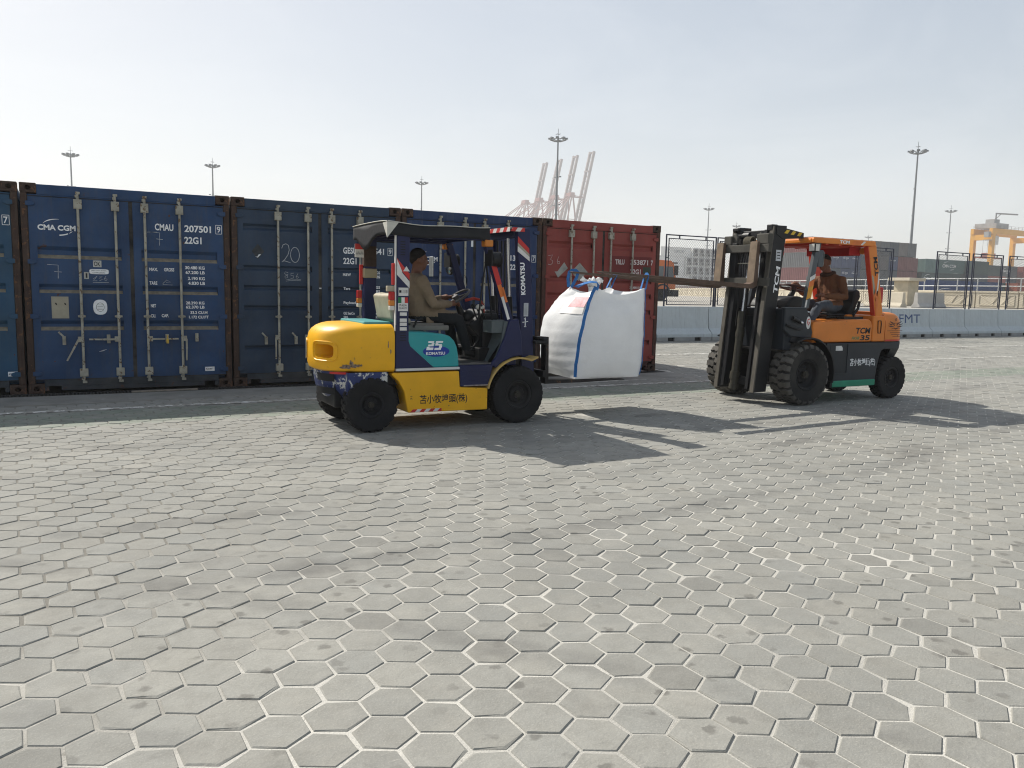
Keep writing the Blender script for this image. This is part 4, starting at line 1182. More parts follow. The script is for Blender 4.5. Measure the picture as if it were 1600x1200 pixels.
s.box(4.36, 4.56, YN + 0.05, -3.88, 0.97, 1.10)
put('cowl', s, COWL, fy, 0.02)
s = MB(); s.box(3.97, 4.56, YN + 0.02, YFAR - 0.02, 0.645, 0.662); put('floor_plate', s, M('worn_floor', (0.10, 0.10, 0.10), 0.5, metal=0.5, var=0.4, vscale=10), fy)
s = MB(); s.box(4.36, 4.56, -3.86, -3.2, 0.68, 1.17); s.prism([(4.22, 1.05), (4.45, 1.20), (4.55, 1.20), (4.55, 1.0), (4.36, 0.9)], -3.82, -3.3)
dash = put('dashboard', s, BLACK, fy, 0.03)
s = MB(); s.tube([(4.40, -3.6, 0.68), (4.30, -3.6, 1.0), (4.17, -3.6, 1.29)], [0.05, 0.045, 0.03], 10)
s.ball((4.30, -3.62, 1.12), 0.08, 12, 8)
put('steering_column', s, GREASE, fy)
wc = Vector((4.165, -3.60, 1.325)); wax = Vector((-0.55, 0, 0.84)).normalized()
s = MB(); u_ = wax.orthogonal().normalized(); v_ = wax.cross(u_)
s.tube([wc + (u_ * math.cos(2 * math.pi * i / 28) + v_ * math.sin(2 * math.pi * i / 28)) * 0.165 for i in range(28)], 0.013, 8, closed=True)
for k in range(3):
    a = 2 * math.pi * k / 3 + 0.5
    s.bar(wc, wc + (u_ * math.cos(a) + v_ * math.sin(a)) * 0.16, 0.022, 0.012, wax)
s.cyl(wc - wax * 0.02, wc + wax * 0.025, 0.035, 12)
put('steering_wheel', s, M('worn_wheel_rim', (0.07, 0.065, 0.06), 0.4, var=0.3, vscale=15), fy)
# levers, red wrapped cables and a white work lamp lens on the dash
s = MB(); s.tube([(4.20, -3.76, 1.30), (4.28, -3.80, 1.325), (4.36, -3.80, 1.31), (4.40, -3.79, 1.25), (4.41, -3.79, 1.12)], 0.016, 8)
put('red_cable', s, M('red_wrap', (0.30, 0.03, 0.02), 0.5, var=0.4, vscale=60), fy)
for k, (x, y) in enumerate(((4.30, -3.84), (4.33, -3.88), (4.27, -3.80))):
    s = MB(); s.cyl((x + 0.08, y, 1.05), (x, y, 1.23), 0.009, 7); s.ball((x, y, 1.245), 0.022, 10, 7); put('lever', s, BLACK, fy)
s = MB(); s.ball((4.33, -3.86, 1.235), 0.042, 14, 9, 0, (1.2, 1.0, 0.75)); put('gauge_cover', s, LENS_W, fy)
for x, y, z in ((4.26, -3.78, 0.78), (4.30, -3.45, 0.78)):
    s = MB(); s.bar((x + 0.12, y, 0.95), (x + 0.02, y, 0.76), 0.02, 0.02); s.box(x - 0.03, x + 0.05, y - 0.045, y + 0.045, z - 0.02, z); put('pedal', s, BLACK, fy, 0.004)
# seat
s = MB(); s.box(3.52, 3.98, -3.84, -3.36, 0.985, 1.040); s.box(3.56, 3.94, -3.80, -3.40, 1.035, 1.060)
seat = put('seat', s, M('grey_vinyl', (0.20, 0.19, 0.165), 0.6, var=0.2, vscale=6), fy, 0.03, 3)
s = MB(); s.prism([(3.335, 1.36), (3.30, 1.345), (3.345, 1.10), (3.42, 1.06), (3.56, 1.06), (3.56, 1.10), (3.46, 1.16), (3.43, 1.33), (3.405, 1.372)], -3.83, -3.37)
put('backrest', s, CREAM, fy, 0.022, 3)
s = MB(); s.tube([(3.57, -3.86, 1.02), (3.60, -3.88, 1.10), (3.66, -3.89, 1.11)], 0.012, 6)
put('seat_lever', s, BLACK, fy)
# guard pillars
def pillar(p, q, w, h, mat=NAVY, name='guard_pillar'):
    s = MB(); s.bar(p, q, w, h, (1, 0, 0)); return put(name, s, mat, fy, 0.006)
rp = pillar((3.347, -4.085, 1.0), (3.357, -4.085, 1.93), 0.075, 0.133)
rq = pillar((3.347, -3.115, 1.0), (3.357, -3.115, 1.93), 0.075, 0.133)
fp = pillar((4.565, -4.075, 1.10), (4.275, -4.075, 1.935), 0.07, 0.075)
fq = pillar((4.565, -3.125, 1.10), (4.275, -3.125, 1.935), 0.07, 0.075)
s = MB()
for y in (-4.085, -3.115): s.bar((3.30, y, 1.945), (4.30, y, 1.945), 0.05, 0.05)
for x in (3.34, 3.58, 3.82, 4.04, 4.28): s.bar((x, -4.085, 1.96), (x, -3.115, 1.96), 0.04, 0.04)
put('guard_frame', s, NAVY, fy, 0.005)
# things stuck on the rear pillars
PY = -4.1235
s = MB()
for i in range(6): s.box(3.325, 3.375, PY - 0.0012, PY + 0.004, 1.74 + i * 0.025, 1.749 + i * 0.025)
for i in range(5): s.box(3.322, 3.382, -4.1335, -4.130, 0.905 + i * 0.024, 0.914 + i * 0.024)
tag(put('louvre', s, DARK, rp), kind='stuff')
s = MB(); s.prism([(3.2885, 1.71), (3.42, 1.56), (3.42, 1.50), (3.2885, 1.64)], PY - 0.002, PY + 0.003); put('stripe_decal', s, T_RED, rp)
s = MB(); s.prism([(3.2885, 1.63), (3.42, 1.485), (3.42, 1.42), (3.2885, 1.55)], PY - 0.002, PY + 0.003); put('stripe_decal', s, T_WHITE, rp)
s = MB(); s.prism([(3.2885, 1.70), (3.34, 1.585), (3.345, 1.56), (3.2885, 1.62)], PY - 0.0035, PY - 0.001); put('stripe_decal', s, T_WHITE, rp)
s = MB(); s.prism([(3.352, 1.585), (3.42, 1.585), (3.386, 1.635)], PY - 0.004, PY - 0.001); put('warning_triangle', s, T_WHITE, rp)
s = MB(); s.box(3.306, 3.408, PY - 0.003, PY + 0.002, 1.345, 1.425); put('sticker', s, T_WHITE, rp)
s = MB(); s.box(3.312, 3.335, PY - 0.0045, PY - 0.003, 1.375, 1.40); letters(s, '注意', (3.345, PY - 0.004, 1.372), X_, Z_, 0.03, 0.055); put('sticker_print', s, BLK, rp)
for i, mm in enumerate((M('flag_green', (0.02, 0.16, 0.06), 0.5), T_WHITE, T_RED)):
    s = MB(); s.box(3.302 + i * 0.034, 3.302 + (i + 1) * 0.034, PY - 0.003, PY + 0.002, 1.275, 1.33); put('flag_sticker', s, mm, rp)
s = MB(); s.box(3.302, 3.404, PY - 0.003, PY + 0.002, 1.195, 1.274); put('sticker', s, T_WHITE, rp)
s = MB(); letters(s, 'ITALIA', (3.312, PY - 0.004, 1.242), X_, Z_, 0.022, 0.08, 0.01); letters(s, 'QUALITY', (3.310, PY - 0.004, 1.212), X_, Z_, 0.022, 0.086, 0.01); put('sticker_print', s, BLK, rp)
for z in (1.15, 1.09, 1.05, 1.005):
    s = MB(); s.box(3.318, 3.39, PY - 0.0105, PY - 0.006, z, z + 0.033); put('sticker', s, T_WHITE, rp)
s = MB(); s.box(3.270, 3.281, -4.127, -4.10, 1.0, 1.93); put('edge_strip', s, T_WHITE, rp)
for rpil, yy in ((rp, -4.10), (rq, -3.10)):
    for k, (z0, z1, mm) in enumerate(((1.20, 1.245, LENS_W), (1.245, 1.30, AMBER), (1.30, 1.385, LENS_R))):
        s = MB(); s.box(3.215, 3.268, yy - 0.026, yy + 0.022, z0 + 0.002, z1); put('tail_lamp', s, mm, rpil, 0.008)
    s = MB(); s.box(3.245, 3.282, yy - 0.015, yy + 0.015, 1.45, 1.66); put('red_reflector', s, T_RED, rpil, 0.004)
s = MB(); s.box(3.20, 3.285, -4.10, -4.05, 1.385, 1.44); put('horn_box', s, CREAM, rp, 0.006)
s = MB(); s.box(3.275, 3.425, -3.165, -3.06, 1.52, 1.62); put('buckle', s, M('brass_buckle', (0.35, 0.30, 0.20), 0.5, metal=0.2), rq, 0.01)
s = MB(); s.box(3.28, 3.42, -3.16, -3.07, 1.64, 1.86); put('strap_wrap', s, M('brown_strap', (0.055, 0.035, 0.026), 0.8, var=0.2, vscale=20), rq, 0.01)
s = MB(); s.box(3.175, 3.27, -3.17, -3.155, 1.735, 1.875); bd = put('license_board', s, T_WHITE, rq)
s = MB(); s.box(3.172, 3.273, -3.1745, -3.171, 1.82, 1.878); put('board_band', s, T_RED, rq)
s = MB()
for k in range(5): stroke(s, [(0.008 + k * 0.016, 0.01), (0.016 + k * 0.016, 0.045), (0.02 + k * 0.016, 0.012)], 0.004, (3.18, -3.1715, 1.755), X_, Z_)
put('board_print', s, BLK, rq)
# tape along the near front pillar
d_ = (Vector((4.275, -4.075, 1.935)) - Vector((4.565, -4.075, 1.10))).normalized()
def on_fp(t0, t1, w0, w1, mm):
    a = Vector((4.565, -4.112, 1.10)); n_ = Vector((d_.z, 0, -d_.x))
    s = MB(); P = [a + d_ * t0 + n_ * w0, a + d_ * t0 + n_ * w1, a + d_ * t1 + n_ * w1, a + d_ * t1 + n_ * w0]
    s.prism([(p.x, p.z) for p in P], -4.1135, -4.109); put('tape', s, mm, fp)
on_fp(0.02, 0.27, -0.030, 0.0, T_WHITE); on_fp(0.27, 0.40, -0.034, 0.012, T_ORANGE); on_fp(0.40, 0.66, -0.036, 0.02, T_RED); on_fp(0.20, 0.36, 0.005, 0.03, T_ORANGE)
# canopy: canvas over the frame with hanging skirts and pale piping
cn = []
def cz(x, y):
    t = (x - 3.19) / 1.10
    return 2.052 + 0.022 * math.cos((y - YC) / 0.53 * 1.5) - 0.018 * math.sin(math.pi * t) + 0.006 * math.sin(9 * x + 5 * y)
nx, ny = 15, 11
rows = [[(3.19 + 1.10 * i / nx, -4.135 + 1.07 * j / ny, cz(3.19 + 1.10 * i / nx, -4.135 + 1.07 * j / ny)) for i in range(nx + 1)] for j in range(ny + 1)]
s = MB(); s.grid(rows, 0, True)
can = put('canopy', s, CANVAS, fy); md = can.modifiers.new('thick', 'SOLIDIFY'); md.thickness = 0.006
def skirt(name, top, drop, mat=CANVAS):
    s = MB(); k = len(top)
    rows = []
    for r_ in range(5):
        row = []
        for i, p in enumerate(top):
            dz = drop(i / (k - 1)) * r_ / 4
            row.append((p[0], p[1] - 0.006 * math.sin(i * 1.9) * r_ / 4, p[2] - dz))
        rows.append(row)
    s.grid(rows, 0, True); o = put(name, s, mat, can)
    m_ = o.modifiers.new('thick', 'SOLIDIFY'); m_.thickness = 0.006
    return o
near_top = [(3.19 + 1.10 * i / 20, -4.139, cz(3.19 + 1.10 * i / 20, -4.135) + 0.001) for i in range(21)]
far_top = [(p[0], -3.061, p[2]) for p in near_top]
rear_top = [(3.186, -4.135 + 1.07 * i / 20, cz(3.19, -4.135 + 1.07 * i / 20)) for i in range(21)]
front_top = [(4.293, p[1], cz(4.29, p[1])) for p in rear_top]
skirt('canopy_skirt', near_top, lambda t: 0.125 - 0.02 * t + 0.03 * (t > 0.93))
skirt('canopy_skirt', far_top, lambda t: 0.125)
skirt('canopy_skirt', rear_top, lambda t: 0.13 + 0.14 * math.exp(-((t - 0.62) / 0.20) ** 2))
skirt('canopy_skirt', front_top, lambda t: 0.11)
s = MB()
for tp in (near_top, far_top, rear_top): s.tube([(p[0] - (0.004 if tp is rear_top else 0), p[1] - (0.004 if tp is near_top else -0.004 if tp is far_top else 0), p[2] + 0.003) for p in tp], 0.0045, 6)
put('canopy_piping', s, PIPING, can)
s = MB(); s.add([(3.178, -4.146, 2.055), (3.178, -4.146, 1.90), (3.178, -4.02, 2.05), (3.30, -4.148, 2.055)], [(0, 1, 2), (0, 3, 1)], 0); put('corner_flap', s, PIPING, can)
# lamps and mirrors on the front pillars
for y, sg in ((-4.10, -1), (-3.10, 1)):
    s = MB(); s.box(4.235, 4.33, y - 0.05, y + 0.05, 1.86, 1.93); put('turn_signal', s, AMBER, fy, 0.012)
    s = MB(); s.cyl((4.31, y + sg * 0.02, 1.74), (4.40, y + sg * 0.02, 1.735), 0.075, 18); s.cyl((4.40, y + sg * 0.02, 1.735), (4.415, y + sg * 0.02, 1.735), 0.082, 18)
    s.bar((4.30, y, 1.83), (4.33, y + sg * 0.02, 1.78), 0.02, 0.02)
    wl = put('work_lamp', s, BLACK, fy)
    s = MB(); s.box(4.285, 4.30, y + sg * 0.02 - 0.08, y + sg * 0.02 + 0.08, 1.665, 1.83); put('lamp_bracket', s, BLACK, wl)
s = MB(); s.ball((4.36, -3.02, 1.66), 0.075, 16, 10, 0, (0.6, 1, 1.15)); s.bar((4.36, -3.02, 1.73), (4.33, -3.10, 1.82), 0.014, 0.014); mr = put('mirror', s, BLACK, fy)
s = MB(); s.ball((4.335, -3.025, 1.66), 0.068, 16, 10, 0, (0.5, 1, 1.15)); put('mirror_glass', s, GLASSY, mr)
s = MB(); s.box(4.10, 4.115, -3.10, -2.99, 1.55, 1.78); put('side_mirror', s, M('hazy_mirror', (0.45, 0.47, 0.47), 0.25, metal=0.6, var=0.2, vscale=14), fy, 0.02)
# mast
def mast_x(z): return 4.835 - 0.058 * (z - 0.2)
mast = None
s = MB()
for y0, y1 in ((-3.955, -3.875), (-3.325, -3.245)):
    s.prism([(mast_x(0.16) - 0.01, 0.16), (mast_x(0.16) + 0.145, 0.16), (mast_x(2.08) + 0.145, 2.08), (mast_x(2.08) - 0.01, 2.08)], y0, y1)
mast = put('mast', s, NAVY, fy, 0.008)
s = MB()
for y0, y1 in ((-3.870, -3.815), (-3.385, -3.330)):
    s.prism([(mast_x(0.18) + 0.03, 0.18), (mast_x(0.18) + 0.16, 0.18), (mast_x(2.06) + 0.16, 2.06), (mast_x(2.06) + 0.03, 2.06)], y0, y1)
put('inner_mast', s, NAVY, mast, 0.006)
for z in (0.30, 1.05, 1.98):
    s = MB(); s.box(mast_x(z) - 0.02, mast_x(z) + 0.04, -3.88, -3.32, z, z + 0.09); put('mast_crossmember', s, NAVY, mast, 0.008)
s = MB(); s.box(4.625, 4.73, -3.96, -3.24, 2.055, 2.075); put('mast_guard', s, BLACK, mast, 0.004)
hazard(mast, 'hazard_tape', (4.622, -3.24, 2.042), (4.622, -3.96, 2.042), (0, 0, 1), 0.046, 9, (T_WHITE, T_RED), 0.004, 0.7)
hazard(mast, 'hazard_tape', (4.625, -3.963, 2.045), (4.80, -3.963, 2.045), (0, 0, 1), 0.042, 3, (T_RED, T_WHITE), 0.003, 0.7)
for y in (-3.80, -3.40):
    s = MB(); s.cyl((mast_x(0.2) - 0.05, y, 0.25), (mast_x(1.4) - 0.05, y, 1.35), 0.032, 12); put('lift_cylinder', s, BLACK, mast)
    s = MB(); s.cyl((mast_x(1.4) - 0.05, y, 1.35), (mast_x(2.0) - 0.05, y, 1.98), 0.018, 10); put('lift_rod', s, CHROME, mast)
s = MB(); s.cyl((4.56, -3.95, 0.90), (4.70, -3.93, 0.98), 0.04, 12); s.cyl((4.70, -3.93, 0.98), (4.80, -3.92, 1.02), 0.02, 10); put('tilt_cylinder', s, GREASE, mast)
for y in (-3.70, -3.62, -3.52):
    s = MB(); s.tube([(mast_x(0.5) - 0.03, y, 0.5), (mast_x(1.2) - 0.06, y + 0.01, 1.2), (mast_x(1.95) - 0.03, y, 1.96)], 0.011, 6); put('hose', s, BLACK, mast)
s = MB(); s.box(mast_x(1.6) - 0.055, mast_x(1.6) - 0.02, -3.43, -3.36, 1.60, 1.66); put('red_tag', s, T_RED, mast)
s = MB(); s.tube([(4.245, -3.99, 1.10), (4.30, -3.99, 1.55), (4.33, -3.98, 1.72), (4.36, -3.96, 1.60), (4.42, -3.97, 1.1)], 0.010, 6); put('cable', s, BLACK, fy)
MY = -3.9575
up_ = Vector((-0.058, 0, 1)).normalized()
put('lettering', letters(MB(), 'KOMATSU', (4.830, MY, 1.375), up_, Vector((-1, 0, -0.058)), 0.056, 0.345, 0.04), WHITE, mast)
for pts, mm in (([(4.722, 1.995), (4.862, 1.870), (4.865, 1.815), (4.722, 1.930)], T_RED), ([(4.722, 1.927), (4.866, 1.812), (4.868, 1.785), (4.722, 1.895)], BEIGE), ([(4.722, 1.892), (4.868, 1.782), (4.871, 1.735), (4.722, 1.835)], T_WHITE)):
    s = MB(); s.prism(pts, MY - 0.002, MY + 0.004); put('stripe_decal', s, mm, mast)
s = MB(); s.box(4.812, 4.868, MY - 0.002, MY + 0.004, 1.14, 1.285); put('sticker', s, M('sticker_pale', (0.48, 0.50, 0.52), 0.6, var=0.15, vscale=12), mast)
s = MB()
for i in range(3): stroke(s, [(0.01 + i * 0.012, 0.0), (0.01 + i * 0.012, 0.12)], 0.004, (4.815, MY - 0.003, 1.152), X_, Z_)
put('sticker_print', s, M('grey_print', (0.25, 0.25, 0.22), 0.7), mast)
s = MB(); stroke(s, [(0.02, 0), (0.05, 0), (0.035, 0), (0.035, 0.10), (0.02, 0.08)], 0.012, (4.80, MY, 1.03), X_, Z_); stroke(s, [(0.0, 0.045), (0.07, 0.055)], 0.008, (4.80, MY, 1.03), X_, Z_); put('white_mark', s, WHITE, mast)
# carriage and forks
s = MB()
for z in (0.47, 0.83): s.box(5.035, 5.085, -4.02, -3.18, z, z + 0.075)
for y in (-3.82, -3.44): s.box(4.99, 5.04, y, y + 0.06, 0.42, 0.92)
s.box(4.93, 5.10, -4.03, -3.96, 0.845, 0.875)
car = put('carriage', s, BLACK, mast, 0.006)
FORK = M('worn_fork_steel', (0.03, 0.028, 0.027), 0.5, metal=0.5, var=0.3, vscale=8, wear=0.3, wearcol=(0.12, 0.07, 0.045), wscale=9)
for y in (-3.93, -3.30):
    s = MB()
    s.prism([(5.088, 0.915), (5.125, 0.915), (5.135, 0.44), (5.60, 0.428), (6.18, 0.412), (6.18, 0.402), (5.60, 0.392), (5.088, 0.392)], y - 0.055, y + 0.055)
    s.box(5.00, 5.09, y - 0.05, y + 0.05, 0.895, 0.918)
    put('fork', s, FORK, car, 0.004)

# driver of the yellow forklift
TAN = M('tan_sweater', (0.215, 0.160, 0.105), 0.95, var=0.15, vscale=8, bump=0.5, bscale=120)
TROUS = M('dark_trousers', (0.014, 0.016, 0.018), 0.9, var=0.2, vscale=8, bump=0.3, bscale=60)
SHOE = M('black_shoe', (0.014, 0.013, 0.012), 0.5)
JY = dict(pelvis=(3.71, -3.60, 1.17), chest=(3.685, -3.60, 1.44), neck=(3.70, -3.60, 1.565), head=(3.725, -3.60, 1.715), face=(1, -0.12, -0.05),
          shoulder_r=(3.685, -3.785, 1.50), elbow_r=(3.80, -3.86, 1.255), wrist_r=(4.035, -3.735, 1.262), knuckle_r=(4.105, -3.715, 1.272), grip_r=(4.115, -3.71, 1.225),
          shoulder_l=(3.685, -3.415, 1.50), elbow_l=(3.84, -3.36, 1.27), wrist_l=(4.05, -3.46, 1.315), knuckle_l=(4.125, -3.478, 1.335), grip_l=(4.14, -3.48, 1.29),
          hip_r=(3.74, -3.70, 1.175), knee_r=(4.12, -3.775, 1.09), ankle_r=(4.235, -3.775, 0.745), toe_r=(4.40, -3.78, 0.695),
          hip_l=(3.74, -3.50, 1.175), knee_l=(4.13, -3.44, 1.09), ankle_l=(4.24, -3.44, 0.745), toe_l=(4.40, -3.43, 0.695))
def reg_y(c):
    x, y, z = c
    if z > 1.575 and abs(x - 3.72) < 0.18: return 0
    if x > 4.045 and z > 1.17: return 0
    if z < 0.765: return 3
    if z < 1.13 or (x > 3.86 and z < 1.165): return 2
    return 1
pers = person('man in a tan sweater driving the yellow forklift, hands on its steering wheel', JY, (1, 0, 0), [SKIN, TAN, TROUS, SHOE], reg_y, short_hair)
s = MB()
rows = []
for i in range(6):
    z = 1.20 - 0.045 * i * 0.9
    rows.append([(3.73 + 0.015 * i * 0.3 + 0.02 * math.sin(j * 1.2 + i) * 0.2 + 0.09 * j / 5, -3.735 - 0.02 * i * (1 if i < 3 else 0.7) - 0.012 * math.sin(j), z) for j in range(6)])
s.grid(rows, 0, True); o = put('sweater_tail', s, TAN, pers); md = o.modifiers.new('thick', 'SOLIDIFY'); md.thickness = 0.008

# ================================================================== orange forklift
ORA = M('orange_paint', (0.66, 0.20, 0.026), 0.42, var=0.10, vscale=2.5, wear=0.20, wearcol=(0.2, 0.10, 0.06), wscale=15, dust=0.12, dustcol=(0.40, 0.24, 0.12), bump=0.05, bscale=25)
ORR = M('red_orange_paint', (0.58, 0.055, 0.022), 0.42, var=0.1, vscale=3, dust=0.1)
SLATE = M('slate_paint', (0.017, 0.022, 0.029), 0.45, var=0.2, vscale=3, dust=0.12, dustcol=(0.075, 0.075, 0.075), wear=0.05, wearcol=(0.2, 0.18, 0.16), wscale=14, bump=0.08)
SLATE_L = M('blue_grey_paint', (0.06, 0.075, 0.088), 0.5, var=0.15, vscale=3, dust=0.2)
MASTP = M('mast_black', (0.008, 0.0085, 0.010), 0.45, var=0.25, vscale=4, dust=0.10, dustcol=(0.06, 0.056, 0.05), bump=0.1)
WORN = M('worn_mast_steel', (0.085, 0.078, 0.065), 0.7, metal=0.2, var=0.3, vscale=6, dust=0.4, dustcol=(0.14, 0.125, 0.10), wear=0.2, wearcol=(0.16, 0.10, 0.06), bump=0.2)
SHANK = M('sunlit_rusty_fork_face', (0.20, 0.15, 0.105), 0.8, var=0.25, vscale=8, wear=0.25, wearcol=(0.28, 0.17, 0.10), wscale=8, bump=0.4, bscale=30, streak=0.5)  # rust lightened to tan: sunlight on the front face painted in
FORKB = M('brown_fork', (0.10, 0.066, 0.048), 0.75, var=0.3, vscale=6, wear=0.25, wearcol=(0.20, 0.12, 0.075), wscale=8, bump=0.2)
GREENP = M('green_sill_paint', (0.02, 0.24, 0.14), 0.45, var=0.15, vscale=6, wear=0.12, wearcol=(0.04, 0.06, 0.05), wscale=10)
CARR = M('grey_carriage', (0.060, 0.057, 0.048), 0.75, var=0.25, vscale=6, dust=0.3, dustcol=(0.13, 0.12, 0.10), wear=0.15, wearcol=(0.05, 0.045, 0.04), bump=0.2)
OR_ = (9.6, -3.685, 0.0)
fo = empty('forklift', OR_, 'orange and dark grey forklift carrying the white bag on its raised long forks', 'forklift', 'forklifts working in the yard')
ON, OF, OC = -4.215, -3.155, -3.685
# frame
s = MB()
ach = [(10.660 + 0.345 * math.cos(R(a)), 0.300 + 0.345 * math.sin(R(a))) for a in (150, 130)]
s.prism([(9.30, 0.802), (9.34, 0.24), (10.31, 0.285), (10.335, 0.47)] + [(10.37, 0.60), (10.405, 0.685), (10.45, 0.705), (10.78, 0.705), (10.78, 0.802)], ON, OF)
fr_ = put('frame', s, SLATE, fo, 0.012)
s = MB(); s.box(9.372, 9.705, ON - 0.003, ON + 0.002, 0.395, 0.785); put('step_panel', s, M('step_dark', (0.018, 0.021, 0.025), 0.5), fr_)
s = MB(); s.box(9.365, 9.712, ON - 0.012, ON - 0.003, 0.385, 0.397); s.box(9.702, 9.714, ON - 0.012, ON - 0.003, 0.397, 0.785); put('step_rim', s, SLATE, fr_, 0.003)
s = MB(); s.prism([(9.472, 0.70), (9.605, 0.70), (9.605, 0.735), (9.58, 0.765), (9.472, 0.765)], ON - 0.006, ON - 0.003); put('sticker', s, T_WHITE, fr_)
s = MB(); s.box(9.41, 10.30, ON - 0.012, OF + 0.012, 0.205, 0.292); put('side_step', s, GREENP, fo, 0.012)
s = MB(); s.box(8.75, 10.62, -3.95, -3.42, 0.22, 0.70); s.box(10.3, 10.9, -4.0, -3.37, 0.40, 0.70); s.box(10.58, 10.74, -4.05, -3.3, 0.26, 0.36); put('drive_core', s, BLACK, fo, 0.02)
put('lettering', letters(MB(), '苫小牧埠頭(株)', (9.77, ON - 0.0025, 0.472), X_, Z_, 0.115, 0.515, 0.016), WHITE, fr_)
# hood
s = MB(); s.prism([(9.02, 0.812), (10.185, 0.812), (10.185, 1.03), (10.165, 1.09), (10.11, 1.122), (9.70, 1.115), (9.45, 1.098), (9.05, 1.088), (9.015, 1.05)], ON + 0.002, OF - 0.002)
hdo = put('hood', s, ORA, fo, 0.028, 3)
s = MB(); s.box(9.95, 10.50, -3.98, -3.30, 1.10, 1.175); put('rear_deck', s, ORA, fo, 0.03, 3)
put('lettering', letters(MB(), 'TCM', (9.842, ON - 0.0005, 0.925), X_, Z_, 0.082, 0.29, 0.03, slant=0.15), BLK, hdo)
put('lettering', letters(MB(), '35', (9.945, ON - 0.0005, 0.833), X_, Z_, 0.072, 0.19, 0.03, slant=0.12), BLK, hdo)
put('lettering', letters(MB(), 'FIOR', (9.775, ON - 0.0005, 0.845), X_, Z_, 0.04, 0.155, 0.02, slant=0.25), M('green_print', (0.03, 0.24, 0.10), 0.5), hdo)
# rear pillar foot and counterweight
s = MB(); s.prism([(10.19, 0.812), (10.452, 0.812), (10.452, 1.17), (10.19, 1.17)], ON, OF); ft = put('pillar_foot', s, ORA, fo, 0.02, 3)
s = MB(); s.tube([(10.285, ON - 0.004, 1.10), (10.345, ON - 0.004, 1.10), (10.355, ON - 0.004, 1.06), (10.352, ON - 0.004, 0.93), (10.30, ON - 0.004, 0.93), (10.29, ON - 0.004, 1.0)], 0.007, 6, closed=True)
put('latch_recess', s, BLACK, ft)
def ring2(z, hw, lx, xc=10.62, x1=10.455, e=3.0, n=26):
    pts = [(x1, OC + hw, z)]
    for i in range(n + 1):
        t = math.pi / 2 - math.pi * i / n
        c, q = math.cos(t), math.sin(t)
        pts.append((xc + lx * math.copysign(abs(c) ** (2 / e), c), OC + hw * math.copysign(abs(q) ** (2 / e), q), z))
    pts.append((x1, OC - hw, z))
    return pts
def loft2(levels, **kw):
    s = MB(); rows = [ring2(z, hw, lx, **kw) for z, hw, lx in levels]
    s.grid(rows, 0, True, True); n = len(rows[0]); o = len(s.v) - len(rows) * n
    for k, rv in ((0, True), (len(rows) - 1, False)):
        f = [o + k * n + j for j in range(n)]; s.f.append(f[::-1] if rv else f); s.m.append(0); s.sm.append(True)
    return s
cwo = put('counterweight', loft2([(0.812, 0.522, 0.345), (0.83, 0.528, 0.352), (1.02, 0.528, 0.345), (1.10, 0.522, 0.325), (1.16, 0.50, 0.28), (1.195, 0.465, 0.22), (1.212, 0.42, 0.15), (1.217, 0.33, 0.08)]), ORA, fo)
s = MB(); P = []
for i in range(16):
    t = R(-90 + 72 * i / 15); c, q = math.cos(t), math.sin(t)
    P.append((10.62 + 0.356 * abs(c) ** (2 / 3), OC + 0.532 * math.copysign(abs(q) ** (2 / 3), q)))
P = [(10.46, OC - 0.532)] + P
s.grid([[(x, y, 0.818) for x, y in P], [(x, y, 0.838) for x, y in P]], 0, True); put('red_band', s, T_RED, cwo)
put('lower_counterweight', loft2([(0.56, 0.40, 0.25), (0.60, 0.46, 0.27), (0.712, 0.515, 0.335), (0.808, 0.526, 0.35)], x1=10.79), SLATE, fo)
# emblem on the counterweight
s = MB()
def emb(pts, w, tp=False):
    at = (10.665, ON - 0.002, 1.035)
    stroke(s, pts, w, at, X_, Z_, taper=tp)
for k in (-1, 1):
    emb([(k * 0.02, 0.0), (k * 0.06, 0.028), (k * 0.10, 0.006), (k * 0.15, 0.03)], 0.02, True)
    emb([(k * 0.05, 0.045), (k * 0.09, 0.04), (k * 0.13, 0.062)], 0.014, True)
    emb([(k * 0.03, -0.01), (k * 0.09, -0.018), (k * 0.16, -0.004)], 0.016, True)
    emb([(k * 0.02, 0.035), (k * 0.045, 0.015), (k * 0.02, 0.0)], 0.012)
emb(arc(0, 0.082, 0.012, 0.014, 0, 360, 10), 0.010); emb([(0, 0.065), (0, 0.02)], 0.02, True)
emb([(-0.09, -0.05), (-0.03, -0.035), (0.0, -0.05), (0.06, -0.035), (0.09, -0.045)], 0.016, True)
put('emblem', s, M('emblem_black', (0.03, 0.018, 0.022), 0.5), cwo)
s = MB()
for i, (a, b) in enumerate(((-0.17, 0.15), (-0.11, 0.11), (-0.09, 0.10), (-0.05, 0.12))): stroke(s, [(a, -0.075 - i * 0.026), (b, -0.075 - i * 0.026)], 0.006, (10.665, ON - 0.002, 1.035), X_, Z_)
put('emblem_caption', s, M('caption_brown', (0.14, 0.055, 0.03), 0.6), cwo)
